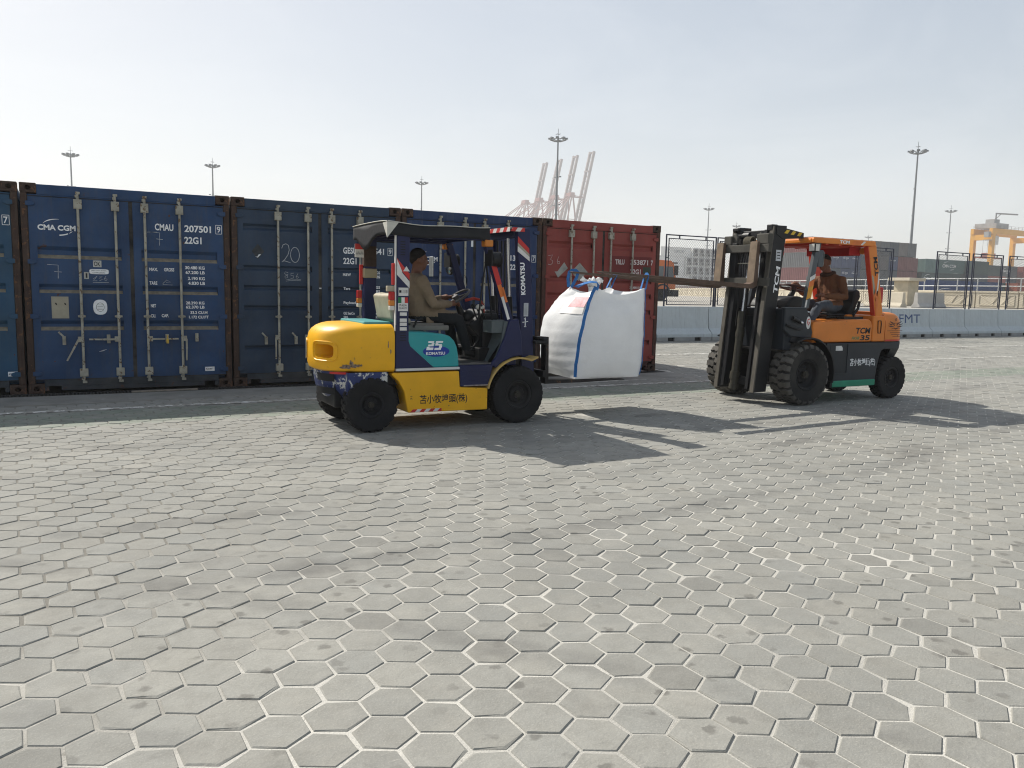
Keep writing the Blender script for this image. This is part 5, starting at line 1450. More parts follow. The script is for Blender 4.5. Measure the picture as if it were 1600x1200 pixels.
# wheels
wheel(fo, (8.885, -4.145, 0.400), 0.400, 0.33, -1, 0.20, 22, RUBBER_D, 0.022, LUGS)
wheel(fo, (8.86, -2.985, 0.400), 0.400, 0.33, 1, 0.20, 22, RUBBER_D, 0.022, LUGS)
wheel(fo, (10.675, -4.125, 0.300), 0.300, 0.19, -1, 0.145, 22)
wheel(fo, (10.675, -3.245, 0.300), 0.300, 0.19, 1, 0.145, 22)
for y0, y1 in ((-4.30, -4.03), (-3.14, -2.83)):
    rows = [[], [], [], []]
    for a in range(118, -22, -7):
        for k, (yy, rr) in enumerate(((y0, 0.465), (y0, 0.485), (y1, 0.485), (y1, 0.465))):
            rows[k].append((8.885 + rr * 1.03 * math.cos(R(a)), yy, 0.405 + rr * math.sin(R(a))))
    s = MB(); s.grid(rows, 0, True); s.grid([rows[3], rows[0]], 0, True); s.box(9.33, 9.372, y0 + 0.02, y1, 0.215, 0.30)
    put('mudguard', s, BLACK, fo)
# front cowl with its details
s = MB()
for y0, y1 in ((ON + 0.005, ON + 0.06), (OF - 0.06, OF - 0.005)):
    s.prism([(8.50, 1.262), (8.89, 1.265), (8.95, 1.15), (9.02, 0.945), (9.0, 0.86), (8.62, 0.90), (8.50, 0.98)], y0, y1)
s.box(8.56, 8.70, ON + 0.06, OF - 0.06, 0.72, 1.25)
cw_ = put('front_cowl', s, SLATE, fo, 0.012)
s = MB(); s.box(8.49, 8.90, ON + 0.002, ON + 0.07, 1.2625, 1.275); put('cowl_trim', s, SLATE_L, cw_, 0.004)
s = MB(); s.prism([(8.93 + a, 1.075 + b) for a, b in arc(0, 0, 0.040, 0.082, 0, 345, 22)], ON + 0.0035, ON + 0.006); put('round_badge', s, T_WHITE, cw_)
s = MB(); stroke(s, [(0.02, 0.05), (-0.015, 0.04), (-0.02, 0.0), (0.0, -0.03), (0.02, 0.0), (0.0, 0.01)], 0.014, (8.932, ON + 0.003, 1.075), X_, Z_); put('badge_print', s, T_RED, cw_)
s = MB(); s.cyl((8.62, ON - 0.01, 1.135), (8.72, ON - 0.015, 1.10), 0.030, 12); s.cyl((8.72, ON - 0.015, 1.10), (8.80, ON - 0.02, 1.07), 0.015, 10); tcyl = put('tilt_cylinder', s, GREASE, fo)
s = MB(); s.cyl((8.755, ON - 0.018, 1.085), (8.79, ON - 0.02, 1.072), 0.022, 10); put('cylinder_pin', s, CHROME, tcyl)
s = MB(); s.tube([(8.52, ON, 1.05), (8.62, ON - 0.01, 1.02), (8.75, ON, 0.99), (8.85, ON + 0.02, 1.0)], 0.018, 7); put('hose', s, BLACK, fo)
s = MB(); s.box(8.70, 9.0, ON + 0.06, OF - 0.06, 0.68, 0.70); s.box(8.9, 9.1, ON + 0.06, OF - 0.06, 0.80, 0.82); put('floor_plate', s, MATS['worn_floor'], fo)
s = MB(); P = [(8.72, 1.26)] + arc(8.93, 1.28, 0.19, 0.135, 165, 15, 10) + [(9.12, 1.26)]
s.prism(P, -4.02, -3.34); put('dashboard', s, BLACK, fo, 0.03, 3)
s = MB(); s.tube([(8.95, -3.69, 1.2), (9.10, -3.69, 1.36), (9.20, -3.69, 1.50)], [0.05, 0.045, 0.03], 10); put('steering_column', s, BLACK, fo)
s = MB(); s.box(9.19, 9.27, -3.86, -3.80, 1.31, 1.40); put('red_switch_box', s, T_RED, fo, 0.012)
wc2 = Vector((9.19, -3.685, 1.525)); wx2 = Vector((0.22, 0, 0.975)).normalized(); u_ = wx2.orthogonal().normalized(); v_ = wx2.cross(u_)
s = MB(); s.tube([wc2 + (u_ * math.cos(2 * math.pi * i / 30) + v_ * math.sin(2 * math.pi * i / 30)) * 0.19 for i in range(30)], 0.016, 8, closed=True)
for k in range(3):
    a = 2 * math.pi * k / 3 + 0.9
    s.bar(wc2, wc2 + (u_ * math.cos(a) + v_ * math.sin(a)) * 0.185, 0.03, 0.014, wx2)
s.cyl(wc2 - wx2 * 0.03, wc2 + wx2 * 0.03, 0.045, 12)
put('steering_wheel', s, M('maroon_wheel_rim', (0.055, 0.018, 0.018), 0.4, var=0.3, vscale=12), fo)
# seat
s = MB(); s.box(9.62, 10.12, -3.92, -3.45, 1.118, 1.158); s.box(9.60, 10.08, -3.93, -3.44, 1.155, 1.185); put('seat', s, BLACK, fo, 0.03, 3)
s = MB(); s.prism([(10.02, 1.12), (10.13, 1.11), (10.20, 1.30), (10.265, 1.42), (10.245, 1.50), (10.19, 1.53), (10.13, 1.50), (10.10, 1.34), (10.04, 1.22)], -3.93, -3.44); put('backrest', s, BLACK, fo, 0.03, 3)
s = MB(); s.box(9.72, 10.10, ON + 0.10, ON + 0.22, 1.116, 1.15); s.tube([(10.06, -3.98, 1.16), (10.14, -3.99, 1.26), (10.16, -3.99, 1.36)], 0.02, 7); put('seat_rail', s, BLACK, fo)
# guard
def pil(p, q, w, h, mat, name='guard_pillar'):
    s = MB(); s.bar(p, q, w, h, (1, 0, 0)); return put(name, s, mat, fo, 0.008)
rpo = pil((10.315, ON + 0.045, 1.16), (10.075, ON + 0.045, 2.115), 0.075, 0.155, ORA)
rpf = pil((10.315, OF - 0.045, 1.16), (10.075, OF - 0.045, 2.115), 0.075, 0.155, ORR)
nrm = Vector((0.955, 0, 0.24)).normalized()
s = MB(); s.bar((10.315 - 0.083, ON + 0.046, 1.16), (10.075 - 0.083, ON + 0.046, 2.11), 0.068, 0.012, (1, 0, 0)); put('pillar_face', s, ORR, rpo)
dpo = (Vector((10.075, 0, 2.115)) - Vector((10.315, 0, 1.16))).normalized()
def on_rp(pts, mm, y0=0.004, nm='stripe_decal'):
    s = MB(); a = Vector((10.315, 0, 1.16)); n_ = Vector((dpo.z, 0, -dpo.x))
    s.prism([((a + dpo * t + n_ * w).x, (a + dpo * t + n_ * w).z) for t, w in pts], ON + 0.0045, ON + 0.0085); put(nm, s, mm, rpo)
on_rp([(0.30, -0.075), (0.42, -0.04), (0.62, 0.02), (0.52, 0.03), (0.36, -0.01), (0.22, -0.05)], T_ORANGE)
on_rp([(0.32, -0.02), (0.52, 0.045), (0.60, 0.065), (0.60, 0.078), (0.48, 0.06), (0.28, -0.005)], T_WHITE)
on_rp([(0.31, -0.072), (0.60, -0.072), (0.56, -0.040), (0.36, -0.035)], BEIGE)
on_rp([(0.02, -0.07), (0.25, -0.055), (0.36, 0.0), (0.36, 0.03), (0.2, 0.0)], T_ORANGE)
put('lettering', letters(MB(), 'TCM', Vector((10.315, ON + 0.003, 1.16)) + dpo * 0.56 + Vector((dpo.z, 0, -dpo.x)) * 0.062, dpo, Vector((-dpo.z, 0, dpo.x)), 0.075, 0.26, 0.035, slant=0.15), BLK, rpo)
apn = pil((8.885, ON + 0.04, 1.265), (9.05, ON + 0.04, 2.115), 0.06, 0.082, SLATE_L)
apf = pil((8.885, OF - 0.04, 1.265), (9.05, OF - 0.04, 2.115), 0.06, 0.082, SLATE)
da = (Vector((9.05, 0, 2.115)) - Vector((8.885, 0, 1.265))).normalized()
def on_ap(t0, t1, w0, w1, mm, sl=0.0):
    s = MB(); a = Vector((8.885, 0, 1.265)); n_ = Vector((da.z, 0, -da.x))
    s.prism([((a + da * t + n_ * w).x, (a + da * t + n_ * w).z) for t, w in ((t0, w0), (t0 + sl, w1), (t1 + sl, w1), (t1, w0))], ON + 0.0065, ON + 0.010); put('stripe_decal', s, mm, apn)
on_ap(0.10, 0.26, -0.04, 0.041, M('tape_amber', (0.65, 0.30, 0.03), 0.45), 0.05); on_ap(0.262, 0.34, -0.04, 0.041, T_ORANGE, 0.05); on_ap(0.342, 0.40, -0.04, 0.041, T_WHITE, 0.06); on_ap(0.0, 0.098, -0.04, -0.015, T_WHITE)
s = MB()
s.box(8.93, 10.12, ON - 0.005, OF + 0.005, 2.142, 2.176)
s.box(8.925, 10.125, ON - 0.008, ON + 0.035, 2.105, 2.165); s.box(8.925, 10.125, OF - 0.035, OF + 0.008, 2.105, 2.165)
s.box(8.918, 8.96, ON + 0.036, OF - 0.036, 2.105, 2.160); s.box(10.085, 10.130, ON + 0.036, OF - 0.036, 2.105, 2.160)
gd = put('guard_roof', s, ORA, fo, 0.012)
s = MB()
for x in (9.2, 9.45, 9.7, 9.92): s.box(x, x + 0.05, ON + 0.04, OF - 0.04, 2.09, 2.14)
put('roof_bar', s, ORR, gd)
s = MB(); s.box(8.965, 10.08, ON + 0.037, OF - 0.037, 2.136, 2.1405); put('roof_lining', s, ORR, gd)
put('lettering', letters(MB(), 'TCM', (9.40, ON - 0.010, 2.117), X_, Z_, 0.042, 0.19, 0.045, slant=0.15), WHITE, gd)
s = MB(); s.prism([(9.62, 2.110), (9.80, 2.110), (9.86, 2.160), (9.68, 2.160)], ON - 0.0105, ON - 0.0085); put('stripe_decal', s, T_ORANGE, gd)
s = MB(); s.prism([(9.81, 2.110), (9.85, 2.110), (9.92, 2.160), (9.87, 2.160)], ON - 0.0105, ON - 0.0085); put('stripe_decal', s, T_WHITE, gd)
s = MB(); s.box(10.06, 10.078, -4.02, -3.28, 1.985, 2.100); s.box(9.85, 10.06, -4.02, -4.005, 1.985, 2.100); s.box(9.85, 10.06, -3.295, -3.28, 1.985, 2.100); put('red_visor', s, M('red_board', (0.40, 0.02, 0.02), 0.5, var=0.1), fo, 0.006)
s = MB(); s.cyl((10.05, -4.06, 2.045), (10.13, -4.06, 2.045), 0.045, 14); put('turn_signal', s, AMBER, fo, 0.006)
s = MB(); s.box(10.40, 10.47, -4.13, -4.03, 1.34, 1.56); put('tail_lamp', s, LENS_R, fo, 0.012)
s = MB(); s.bar((10.435, -4.08, 1.21), (10.435, -4.08, 1.34), 0.02, 0.02); put('lamp_stalk', s, BLACK, fo)
s = MB(); s.box(8.90, 8.985, -4.27, -4.165, 1.99, 2.095); wl2 = put('work_lamp', s, BLACK, fo, 0.014)
s = MB(); s.box(8.893, 8.9005, -4.258, -4.178, 2.0, 2.085); s.box(8.91, 8.975, -4.274, -4.2705, 2.0, 2.085); put('lamp_lens', s, LENS_W, wl2)
s = MB(); s.box(9.06, 9.16, -4.19, -4.165, 1.80, 2.02); mo = put('mirror', s, SLATE_L, fo, 0.02)
s = MB(); s.box(9.165, 9.170, -4.188, -4.168, 1.82, 2.0); put('mirror_glass', s, GLASSY, mo)
# mast (leaning back a little)
def mx(z): return 8.175 + 0.098 * (z - 0.16)
s = MB()
for y0, y1 in ((-4.045, -3.945), (-3.425, -3.325)):
    s.prism([(mx(0.17) + 0.022, 0.17), (mx(0.17) + 0.235, 0.17), (mx(2.31) + 0.235, 2.31), (mx(2.31) + 0.022, 2.31)], y0, y1)
mo_ = put('mast', s, MASTP, fo, 0.008)
s = MB()
for y0, y1 in ((-4.050, -3.985), (-3.385, -3.320)):
    s.prism([(mx(0.165), 0.165), (mx(0.165) + 0.021, 0.165), (mx(2.30) + 0.021, 2.30), (mx(2.30), 2.30)], y0, y1)
put('mast_flange', s, WORN, mo_, 0.003)
s = MB()
for y0, y1 in ((-3.935, -3.88), (-3.49, -3.435)):
    s.prism([(mx(0.20) + 0.01, 0.20), (mx(0.20) + 0.18, 0.20), (mx(2.26) + 0.18, 2.26), (mx(2.26) + 0.01, 2.26)], y0, y1)
put('inner_mast', s, MASTP, mo_, 0.006)
for z in (0.24, 1.15):
    s = MB(); s.box(mx(z) + 0.10, mx(z) + 0.20, -3.95, -3.42, z, z + 0.10); put('mast_crossmember', s, MASTP, mo_, 0.008)
s = MB(); s.box(mx(2.2) + 0.03, mx(2.2) + 0.20, -4.0, -3.36, 2.165, 2.255); put('mast_crossmember', s, MASTP, mo_, 0.008)
s = MB()
for y, z1 in ((-3.98, 2.32), (-3.39, 2.30)):
    s.box(mx(2.2) - 0.0, mx(2.2) + 0.10, y - 0.05, y + 0.05, 2.24, z1)
s.cyl((mx(2.2) + 0.05, -3.62, 2.19), (mx(2.2) + 0.05, -3.40, 2.19), 0.055, 12)
s.box(mx(2.2) - 0.02, mx(2.2) + 0.09, -3.45, -3.34, 2.255, 2.30)
put('mast_head', s, MASTP, mo_, 0.01)
s = MB(); s.prism([(8.43, 2.30), (8.43, 2.20), (8.55, 2.14), (8.92, 2.165), (8.92, 2.235)], -4.055, -4.03); s.box(8.43, 8.92, -4.03, -3.90, 2.225, 2.24)
mg = put('mast_guard', s, BLACK, mo_, 0.004)
hazard(mg, 'hazard_tape', (8.56, -4.057, 2.215), (8.90, -4.057, 2.182), (0.06, 0, 1), 0.048, 6, (M('tape_yellow', (0.62, 0.42, 0.04), 0.5), BLK), 0.004, 0.8)
# lift cylinder, rods, hoses and chains
s = MB(); y = -3.63
pz = lambda z, dx=0.0: (mx(z) + 0.06 + dx, y, z)
s.cyl(pz(0.16), pz(1.18), 0.052, 18)
for z0, z1, r in ((0.17, 0.24, 0.062), (0.30, 0.40, 0.066), (0.86, 0.94, 0.060), (1.05, 1.20, 0.058)): s.cyl(pz(z0), pz(z1), r, 18)
lc = put('lift_cylinder', s, M('olive_black_cylinder', (0.032, 0.030, 0.022), 0.5, var=0.3, vscale=8, dust=0.4, dustcol=(0.09, 0.08, 0.06)), mo_)
s = MB(); s.cyl(pz(1.18), pz(2.17), 0.026, 12); put('lift_rod', s, CHROME, lc)
s = MB()
for y2 in (-3.70, -3.56): s.bar((mx(1.2) + 0.02, y2, 1.0), (mx(2.15) + 0.02, y2, 2.15), 0.014, 0.03, (1, 0, 0))
put('chain', s, GREASE, mo_)
s = MB(); s.cyl((mx(1.5) + 0.07, -3.80, 0.6), (mx(2.1) + 0.07, -3.80, 2.1), 0.018, 10); put('lift_rod', s, CHROME, mo_)
s = MB(); s.bar((mx(1.83) - 0.01, -3.88, 1.83), (mx(1.83) - 0.01, -3.45, 1.83), 0.014, 0.014); put('hose_clamp', s, STEEL, mo_)
for k in range(5):
    y2 = -3.72 + 0.045 * k
    s = MB(); s.tube([(mx(1.65) + 0.02, y2, 1.66), (mx(1.8), y2 + 0.006, 1.80), (mx(1.95) + 0.015, y2, 1.96)], 0.009, 6); put('hose', s, M('worn_hose', (0.10, 0.10, 0.105), 0.4, var=0.5, vscale=50), mo_)
s = MB()
for k in range(6): 
    yk = -3.74 + 0.022 * k
    s.tube([(8.34 + 0.055 * math.cos(a_ * math.pi / 7), yk, 2.105 + 0.065 * math.sin(a_ * math.pi / 7)) for a_ in range(14)], 0.009, 6, closed=True)
tag(put('hose_coil', s, M('tan_hose', (0.16, 0.14, 0.10), 0.7, var=0.2, vscale=20), mo_), kind='stuff')
# near mast print
MYO = -4.0475
upm = Vector((0.098, 0, 1)).normalized()
put('lettering', letters(MB(), 'TCM', (mx(1.44) + 0.205, MYO, 1.44), upm, Vector((-1, 0, 0.098)), 0.075, 0.34, 0.035, slant=0.15), WHITE, mo_)
s = MB(); s.box(mx(1.93) + 0.10, mx(1.93) + 0.19, MYO - 0.002, MYO + 0.004, 1.86, 2.0); put('sticker', s, MATS['sticker_pale'], mo_)
s = MB()
for i in range(3): stroke(s, [(0.015, 0.03 + i * 0.035), (0.07, 0.03 + i * 0.035)], 0.012, (mx(1.93) + 0.10, MYO - 0.003, 1.865), X_, Z_)
put('sticker_print', s, BLK, mo_)
hazard(mo_, 'hazard_tape', (mx(1.85) + 0.236, -4.046, 1.88), (mx(2.12) + 0.236, -4.046, 2.14), (0, 1, 0), 0.05, 5, (T_WHITE, T_RED), 0.003, 0.6)
# carriage
s = MB()
for z0, z1 in ((1.965, 2.065), (1.535, 1.640)): s.box(8.215, 8.262, -4.145, -3.225, z0, z1)
car2 = put('carriage', s, CARR, mo_, 0.006)
s = MB()
for y0, y1 in ((-3.90, -3.845), (-3.53, -3.44)): s.box(8.262, 8.30, y0, y1, 1.50, 2.09)
s.box(8.255, 8.27, -3.53, -3.42, 1.64, 1.965)
put('carriage_plate', s, MASTP, car2, 0.005)
s = MB()
for y0, y1 in ((-3.925, -3.885), (-3.50, -3.40)):
    s.prism([(y0, 2.066), (y1, 2.066), (y1, 2.22), (y0 + (y1 - y0) * 0.35, 2.225), (y0, 2.17)], 8.30, 8.34, 'yz')
s.box(8.26, 8.34, -4.09, -3.88, 2.068, 2.20); s.box(8.26, 8.34, -3.43, -3.29, 2.068, 2.19)
put('carriage_bracket', s, CARR, car2, 0.012)
s = MB(); s.cyl((8.235, -3.265, 2.06), (8.235, -3.265, 2.11), 0.028, 10); s.box(8.20, 8.25, -3.28, -3.23, 1.88, 2.0); put('carriage_stop', s, CARR, car2)
# forks
def ofork(y):
    s = MB()
    # shank and blade are one bent bar: blade rises slightly to its tip
    s.prism([(8.165, 2.095), (8.208, 2.095), (8.205, 1.62), (8.195, 1.535), (8.12, 1.500), (7.2, 1.548), (5.84, 1.636), (5.80, 1.648), (5.80, 1.656), (7.2, 1.597), (8.06, 1.556), (8.13, 1.58)], y - 0.062, y + 0.062)
    s.box(8.17, 8.213, y - 0.05, y + 0.05, 2.075, 2.10)
    f_ = put('fork', s, FORKB, car2, 0.005)
    s = MB(); s.prism([(8.1655, 2.093), (8.1615, 2.093), (8.127, 1.585), (8.131, 1.585)], y - 0.061, y + 0.061); put('fork_face', s, SHANK, f_)
    return f_
ofork(-3.94); ofork(-3.33)

# driver of the orange forklift
BROWN = M('brown_jacket', (0.135, 0.058, 0.026), 0.85, var=0.18, vscale=7, bump=0.45, bscale=90)
JEANS = M('blue_grey_jeans', (0.070, 0.082, 0.100), 0.9, var=0.2, vscale=8, bump=0.3, bscale=80)
JO = dict(pelvis=(9.93, -3.685, 1.305), chest=(9.92, -3.685, 1.575), neck=(9.845, -3.685, 1.735), head=(9.765, -3.685, 1.885), face=(-1, -0.10, -0.12),
          shoulder_l=(9.90, -3.885, 1.640), elbow_l=(9.87, -3.985, 1.415), wrist_l=(9.60, -3.89, 1.425), knuckle_l=(9.52, -3.86, 1.44), grip_l=(9.505, -3.85, 1.39),
          shoulder_r=(9.88, -3.49, 1.640), elbow_r=(9.70, -3.40, 1.46), wrist_r=(9.42, -3.52, 1.575), knuckle_r=(9.345, -3.55, 1.59), grip_r=(9.325, -3.55, 1.54),
          hip_l=(9.90, -3.80, 1.285), knee_l=(9.49, -3.87, 1.285), ankle_l=(9.25, -3.86, 0.93), toe_l=(9.08, -3.86, 0.865),
          hip_r=(9.90, -3.57, 1.285), knee_r=(9.48, -3.50, 1.285), ankle_r=(9.25, -3.50, 0.93), toe_r=(9.08, -3.50, 0.865))
def reg_o(c):
    x, y, z = c
    if z > 1.755 and x < 9.93: return 0
    if x < 9.555 and z > 1.37 and (y < -3.80 or z > 1.50): return 0
    if z < 0.94: return 3
    if z < 1.30 or (x < 9.72 and z < 1.372): return 2
    return 1
po = person('man in a brown jacket driving the orange forklift, head behind its mirror', JO, (-1, 0, 0), [SKIN, BROWN, JEANS, SHOE], reg_o, short_hair)
s = MB(); s.tube([(9.852 + 0.088 * math.cos(2 * math.pi * i / 20), -3.685 + 0.082 * math.sin(2 * math.pi * i / 20), 1.735 + 0.022 * math.cos(2 * math.pi * i / 20)) for i in range(20)], 0.024, 8, closed=True)
put('collar', s, M('dark_collar', (0.045, 0.022, 0.012), 0.9), po)

# ================================================================== the bulk bag
FABRIC = M('white_woven_bag', (0.82, 0.83, 0.835), 0.65, var=0.05, vscale=3, bump=0.5, bscale=13, trans=0.36, dust=0.10, dustcol=(0.62, 0.58, 0.50))
STRAP = M('blue_webbing', (0.035, 0.16, 0.42), 0.7, var=0.2, vscale=20, bump=0.3, bscale=120)
BG = (5.95, -3.55, 0.43)
bag = empty('bulk_bag', BG, 'large white woven bulk bag with blue straps hanging from the long forks', 'bulk bag')
Zs = [0.432, 0.45, 0.52, 0.65, 0.80, 0.95, 1.08, 1.18, 1.26, 1.33, 1.39, 1.44, 1.475]
def lerp_tab(tab, z):
    for i in range(len(tab) - 1):
        if z <= tab[i + 1][0]:
            t = (z - tab[i][0]) / (tab[i + 1][0] - tab[i][0]); t = max(0, min(1, t))
            return [a + (b - a) * t for a, b in zip(tab[i][1:], tab[i + 1][1:])]
    return list(tab[-1][1:])
# corner tracks: z, x, y
TNL = [(0.43, 5.50, -3.96), (0.60, 5.50, -3.98), (0.90, 5.535, -3.99), (1.15, 5.60, -3.985), (1.30, 5.66, -3.97), (1.48, 5.755, -3.95)]
TNR = [(0.43, 6.40, -3.95), (0.60, 6.415, -3.98), (0.90, 6.43, -3.985), (1.20, 6.435, -3.98), (1.48, 6.425, -3.95)]
TFR = [(0.43, 6.40, -3.12), (0.60, 6.43, -3.08), (0.90, 6.45, -3.07), (1.20, 6.43, -3.12), (1.48, 6.38, -3.32)]
TFL = [(0.43, 5.58, -3.14), (0.60, 5.56, -3.08), (0.90, 5.56, -3.07), (1.10, 5.58, -3.10), (1.25, 5.65, -3.16), (1.48, 5.80, -3.32)]
NS = 15
def bag_ring(z):
    c = [lerp_tab(t, z) for t in (TNL, TNR, TFR, TFL)]
    zz = (z - 0.43) / 1.05
    bulge = 0.085 * (math.sin(math.pi * min(1, zz * 1.12)) ** 0.7 if zz < 0.89 else 0.0) + 0.0
    pts = []
    for e in range(4):
        a, b = c[e], c[(e + 1) % 4]
        nx_, ny_ = (b[1] - a[1]), -(b[0] - a[0]); l = math.hypot(nx_, ny_); nx_, ny_ = nx_ / l, ny_ / l
        kb = (1.0, 0.45, 0.9, 1.45)[e]
        for i in range(NS):
            t = i / NS
            bb = bulge * kb * (1 - abs(2 * t - 1) ** 2.2)
            x = a[0] + (b[0] - a[0]) * t + nx_ * bb; y = a[1] + (b[1] - a[1]) * t + ny_ * bb
            dz = 0.0
            if zz > 0.70:                                    # top hem sags between the lifted corners
                dz = -0.085 * ((zz - 0.70) / 0.30) ** 1.5 * (math.sin(math.pi * t) ** 0.8) * (1.0, 0.6, 0.8, 0.9)[e]
            w = mnoise.fractal(Vector((x * 4, y * 4, z * 2.2)), 1.0, 2.0, 4)
            cre = 0.014 * w + 0.0018 * math.sin(z * 62 + 3 * mnoise.noise(Vector((x * 3, y * 3, z)))) * (1 - zz) * (1.6 if e == 3 else 0.5) + (0.016 * zz ** 3) * math.sin(t * 21 + 4 * w)
            pts.append((x + nx_ * cre, y + ny_ * cre, z + dz))
    return pts
s = MB()
Zf = np.linspace(0.43, 1.478, 46)
rows = [bag_ring(z) for z in Zf]
cx_, cy_ = 5.98, -3.55
def shrink(r, k, dz):
    return [(cx_ + (p[0] - cx_) * k, cy_ + (p[1] - cy_) * k, p[2] + dz) for p in r]
bottom = [shrink(rows[0], k, dz) for k, dz in ((0.05, -0.004), (0.5, -0.012), (0.85, -0.010), (0.96, -0.006))]
tops = []
for k, dz in ((0.985, -0.006), (0.90, -0.030), (0.75, -0.065), (0.55, -0.075), (0.35, -0.065), (0.18, -0.03), (0.10, 0.02)):
    r = shrink(rows[-1], k, dz); m_ = sum(p[2] for p in r) / len(r); w_ = max(0, (1 - k)) ** 0.5
    tops.append([(p[0], p[1], p[2] * (1 - w_) + (m_ + 0.012 * math.sin(i * 1.7)) * w_) for i, p in enumerate(r)])
s.grid(bottom + rows + tops, 0, True, True)
body = put('bag_body', s, FABRIC, bag)
# the tied filling spout: a ruffled bow of cloth
s = MB()
for a0, ln, tw in ((0.3, 0.15, 0.6), (1.5, 0.12, -0.5), (2.6, 0.17, 0.5), (3.9, 0.12, 0.3), (5.2, 0.15, -0.6)):
    rows2 = []
    for i in range(6):
        t = i / 5; row = []
        for j in range(5):
            u = (j - 2) / 2 * (0.012 + 0.055 * math.sin(math.pi * (0.2 + 0.75 * t)))
            x = cx_ + math.cos(a0) * ln * t * 0.9 - math.sin(a0) * u; y = cy_ + math.sin(a0) * ln * t * 0.9 + math.cos(a0) * u
            row.append((x, y, 1.455 + 0.10 * t + 0.05 * math.sin(math.pi * t) + 0.02 * math.sin(3 * u * 40 + a0) + tw * u * t))
        rows2.append(row)
    s.grid(rows2, 0, True)
s.cyl((cx_, cy_, 1.40), (cx_, cy_, 1.475), 0.05, 12)
sp_ = put('filling_spout', s, FABRIC, bag); md = sp_.modifiers.new('thick', 'SOLIDIFY'); md.thickness = 0.004
# straps down the corners and the lifting loops
def strap(pts, w=0.036, name='strap', mat=STRAP, nrm=None):
    s = MB(); pts = [Vector(p) for p in pts]; k = len(pts); rows = [[], [], [], []]
    for i, p in enumerate(pts):
        t = (pts[min(i + 1, k - 1)] - pts[max(i - 1, 0)]).normalized()
        n_ = Vector(nrm) if nrm is not None else Vector((p.x - cx_, p.y - cy_, 0)).normalized()
        b = t.cross(n_).normalized(); n2_ = b.cross(t).normalized()
        for r_, (u, v) in enumerate(((-w / 2, 0), (-w / 2, 0.005), (w / 2, 0.005), (w / 2, 0))): rows[r_].append(p + b * u + n2_ * v)
    s.grid(rows + [rows[0]], 0, False)
    return put(name, s, mat, bag)
for tr, e in ((TNL, 0), (TNR, 1), (TFR, 2), (TFL, 3)):
    pts = []
    for z in Zf[1:]:
        r = bag_ring(z); p = r[e * NS]; d_ = Vector((p[0] - cx_, p[1] - cy_, 0)).normalized() * 0.006
        pts.append((p[0] + d_.x, p[1] + d_.y, p[2]) if e != 3 else (p[0] + 0.03, p[1] + 0.012, p[2]))
    strap(pts)
def loop(base, apex, spread, w=0.040, kb=1.0):
    b, a = Vector(base), Vector(apex)
    sp = Vector(spread)
    pts = [b - sp * kb, (b - sp * (0.45 + 0.45 * kb)).lerp(a - sp * 0.8, 0.5), a - sp * 0.75 - Z_ * 0.02, a - sp * 0.35, a + sp * 0.35, a + sp * 0.75 - Z_ * 0.02, (b + sp * (0.45 + 0.45 * kb)).lerp(a + sp * 0.8, 0.5), b + sp * kb]
    return strap(pts, w, 'lifting_loop', STRAP, Vector((0, 0, 1)).cross(sp).normalized() if abs(sp.z) < 0.9 else None)
loop((6.425, -3.955, 1.46), (6.475, -3.945, 1.640), (0.012, 0.062, 0), 0.036)
loop((6.38, -3.325, 1.47), (6.46, -3.33, 1.640), (0.012, 0.066, 0), 0.034)
loop((5.805, -3.325, 1.47), (5.850, -3.33, 1.672), (0.062, -0.036, 0), 0.036, 0.25)
# the fourth loop has slipped off and lies slack over the shoulder
strap([(5.757, -3.957, 1.44), (5.775, -3.965, 1.49), (5.76, -3.955, 1.525), (5.70, -3.93, 1.53), (5.62, -3.88, 1.505), (5.565, -3.82, 1.47), (5.60, -3.80, 1.475), (5.68, -3.84, 1.515), (5.74, -3.90, 1.535)], 0.042, 'lifting_loop', STRAP, (0.3, -0.6, 0.75))
# document pouch on the sunlit side: pale plastic with a pink sheet
s = MB(); rows2 = []; rows3 = []
for i in range(7):
    z = 1.165 + 0.235 * i / 6; r = bag_ring(z); row = []
    for j in range(6):
        t = 3 * NS + 7.5 + 6.6 * j / 5
        k = int(t); fpt = t - k; a = r[k % (4 * NS)]; b = r[(k + 1) % (4 * NS)]
        row.append((a[0] + (b[0] - a[0]) * fpt - 0.010, a[1] + (b[1] - a[1]) * fpt - 0.003, z))
    rows2.append(row)
s.grid(rows2, 0, True); pch = put('document_pouch', s, M('pouch_film', (0.74, 0.72, 0.69), 0.25, var=0.05), bag)
s = MB(); s.grid([[(p[0] - 0.003, p[1] - 0.001, p[2]) for p in r[1:6]] for r in rows2[2:6]], 0, True); put('pink_sheet', s, M('pink_sheet', (0.66, 0.34, 0.36), 0.6, var=0.35, vscale=14), pch)

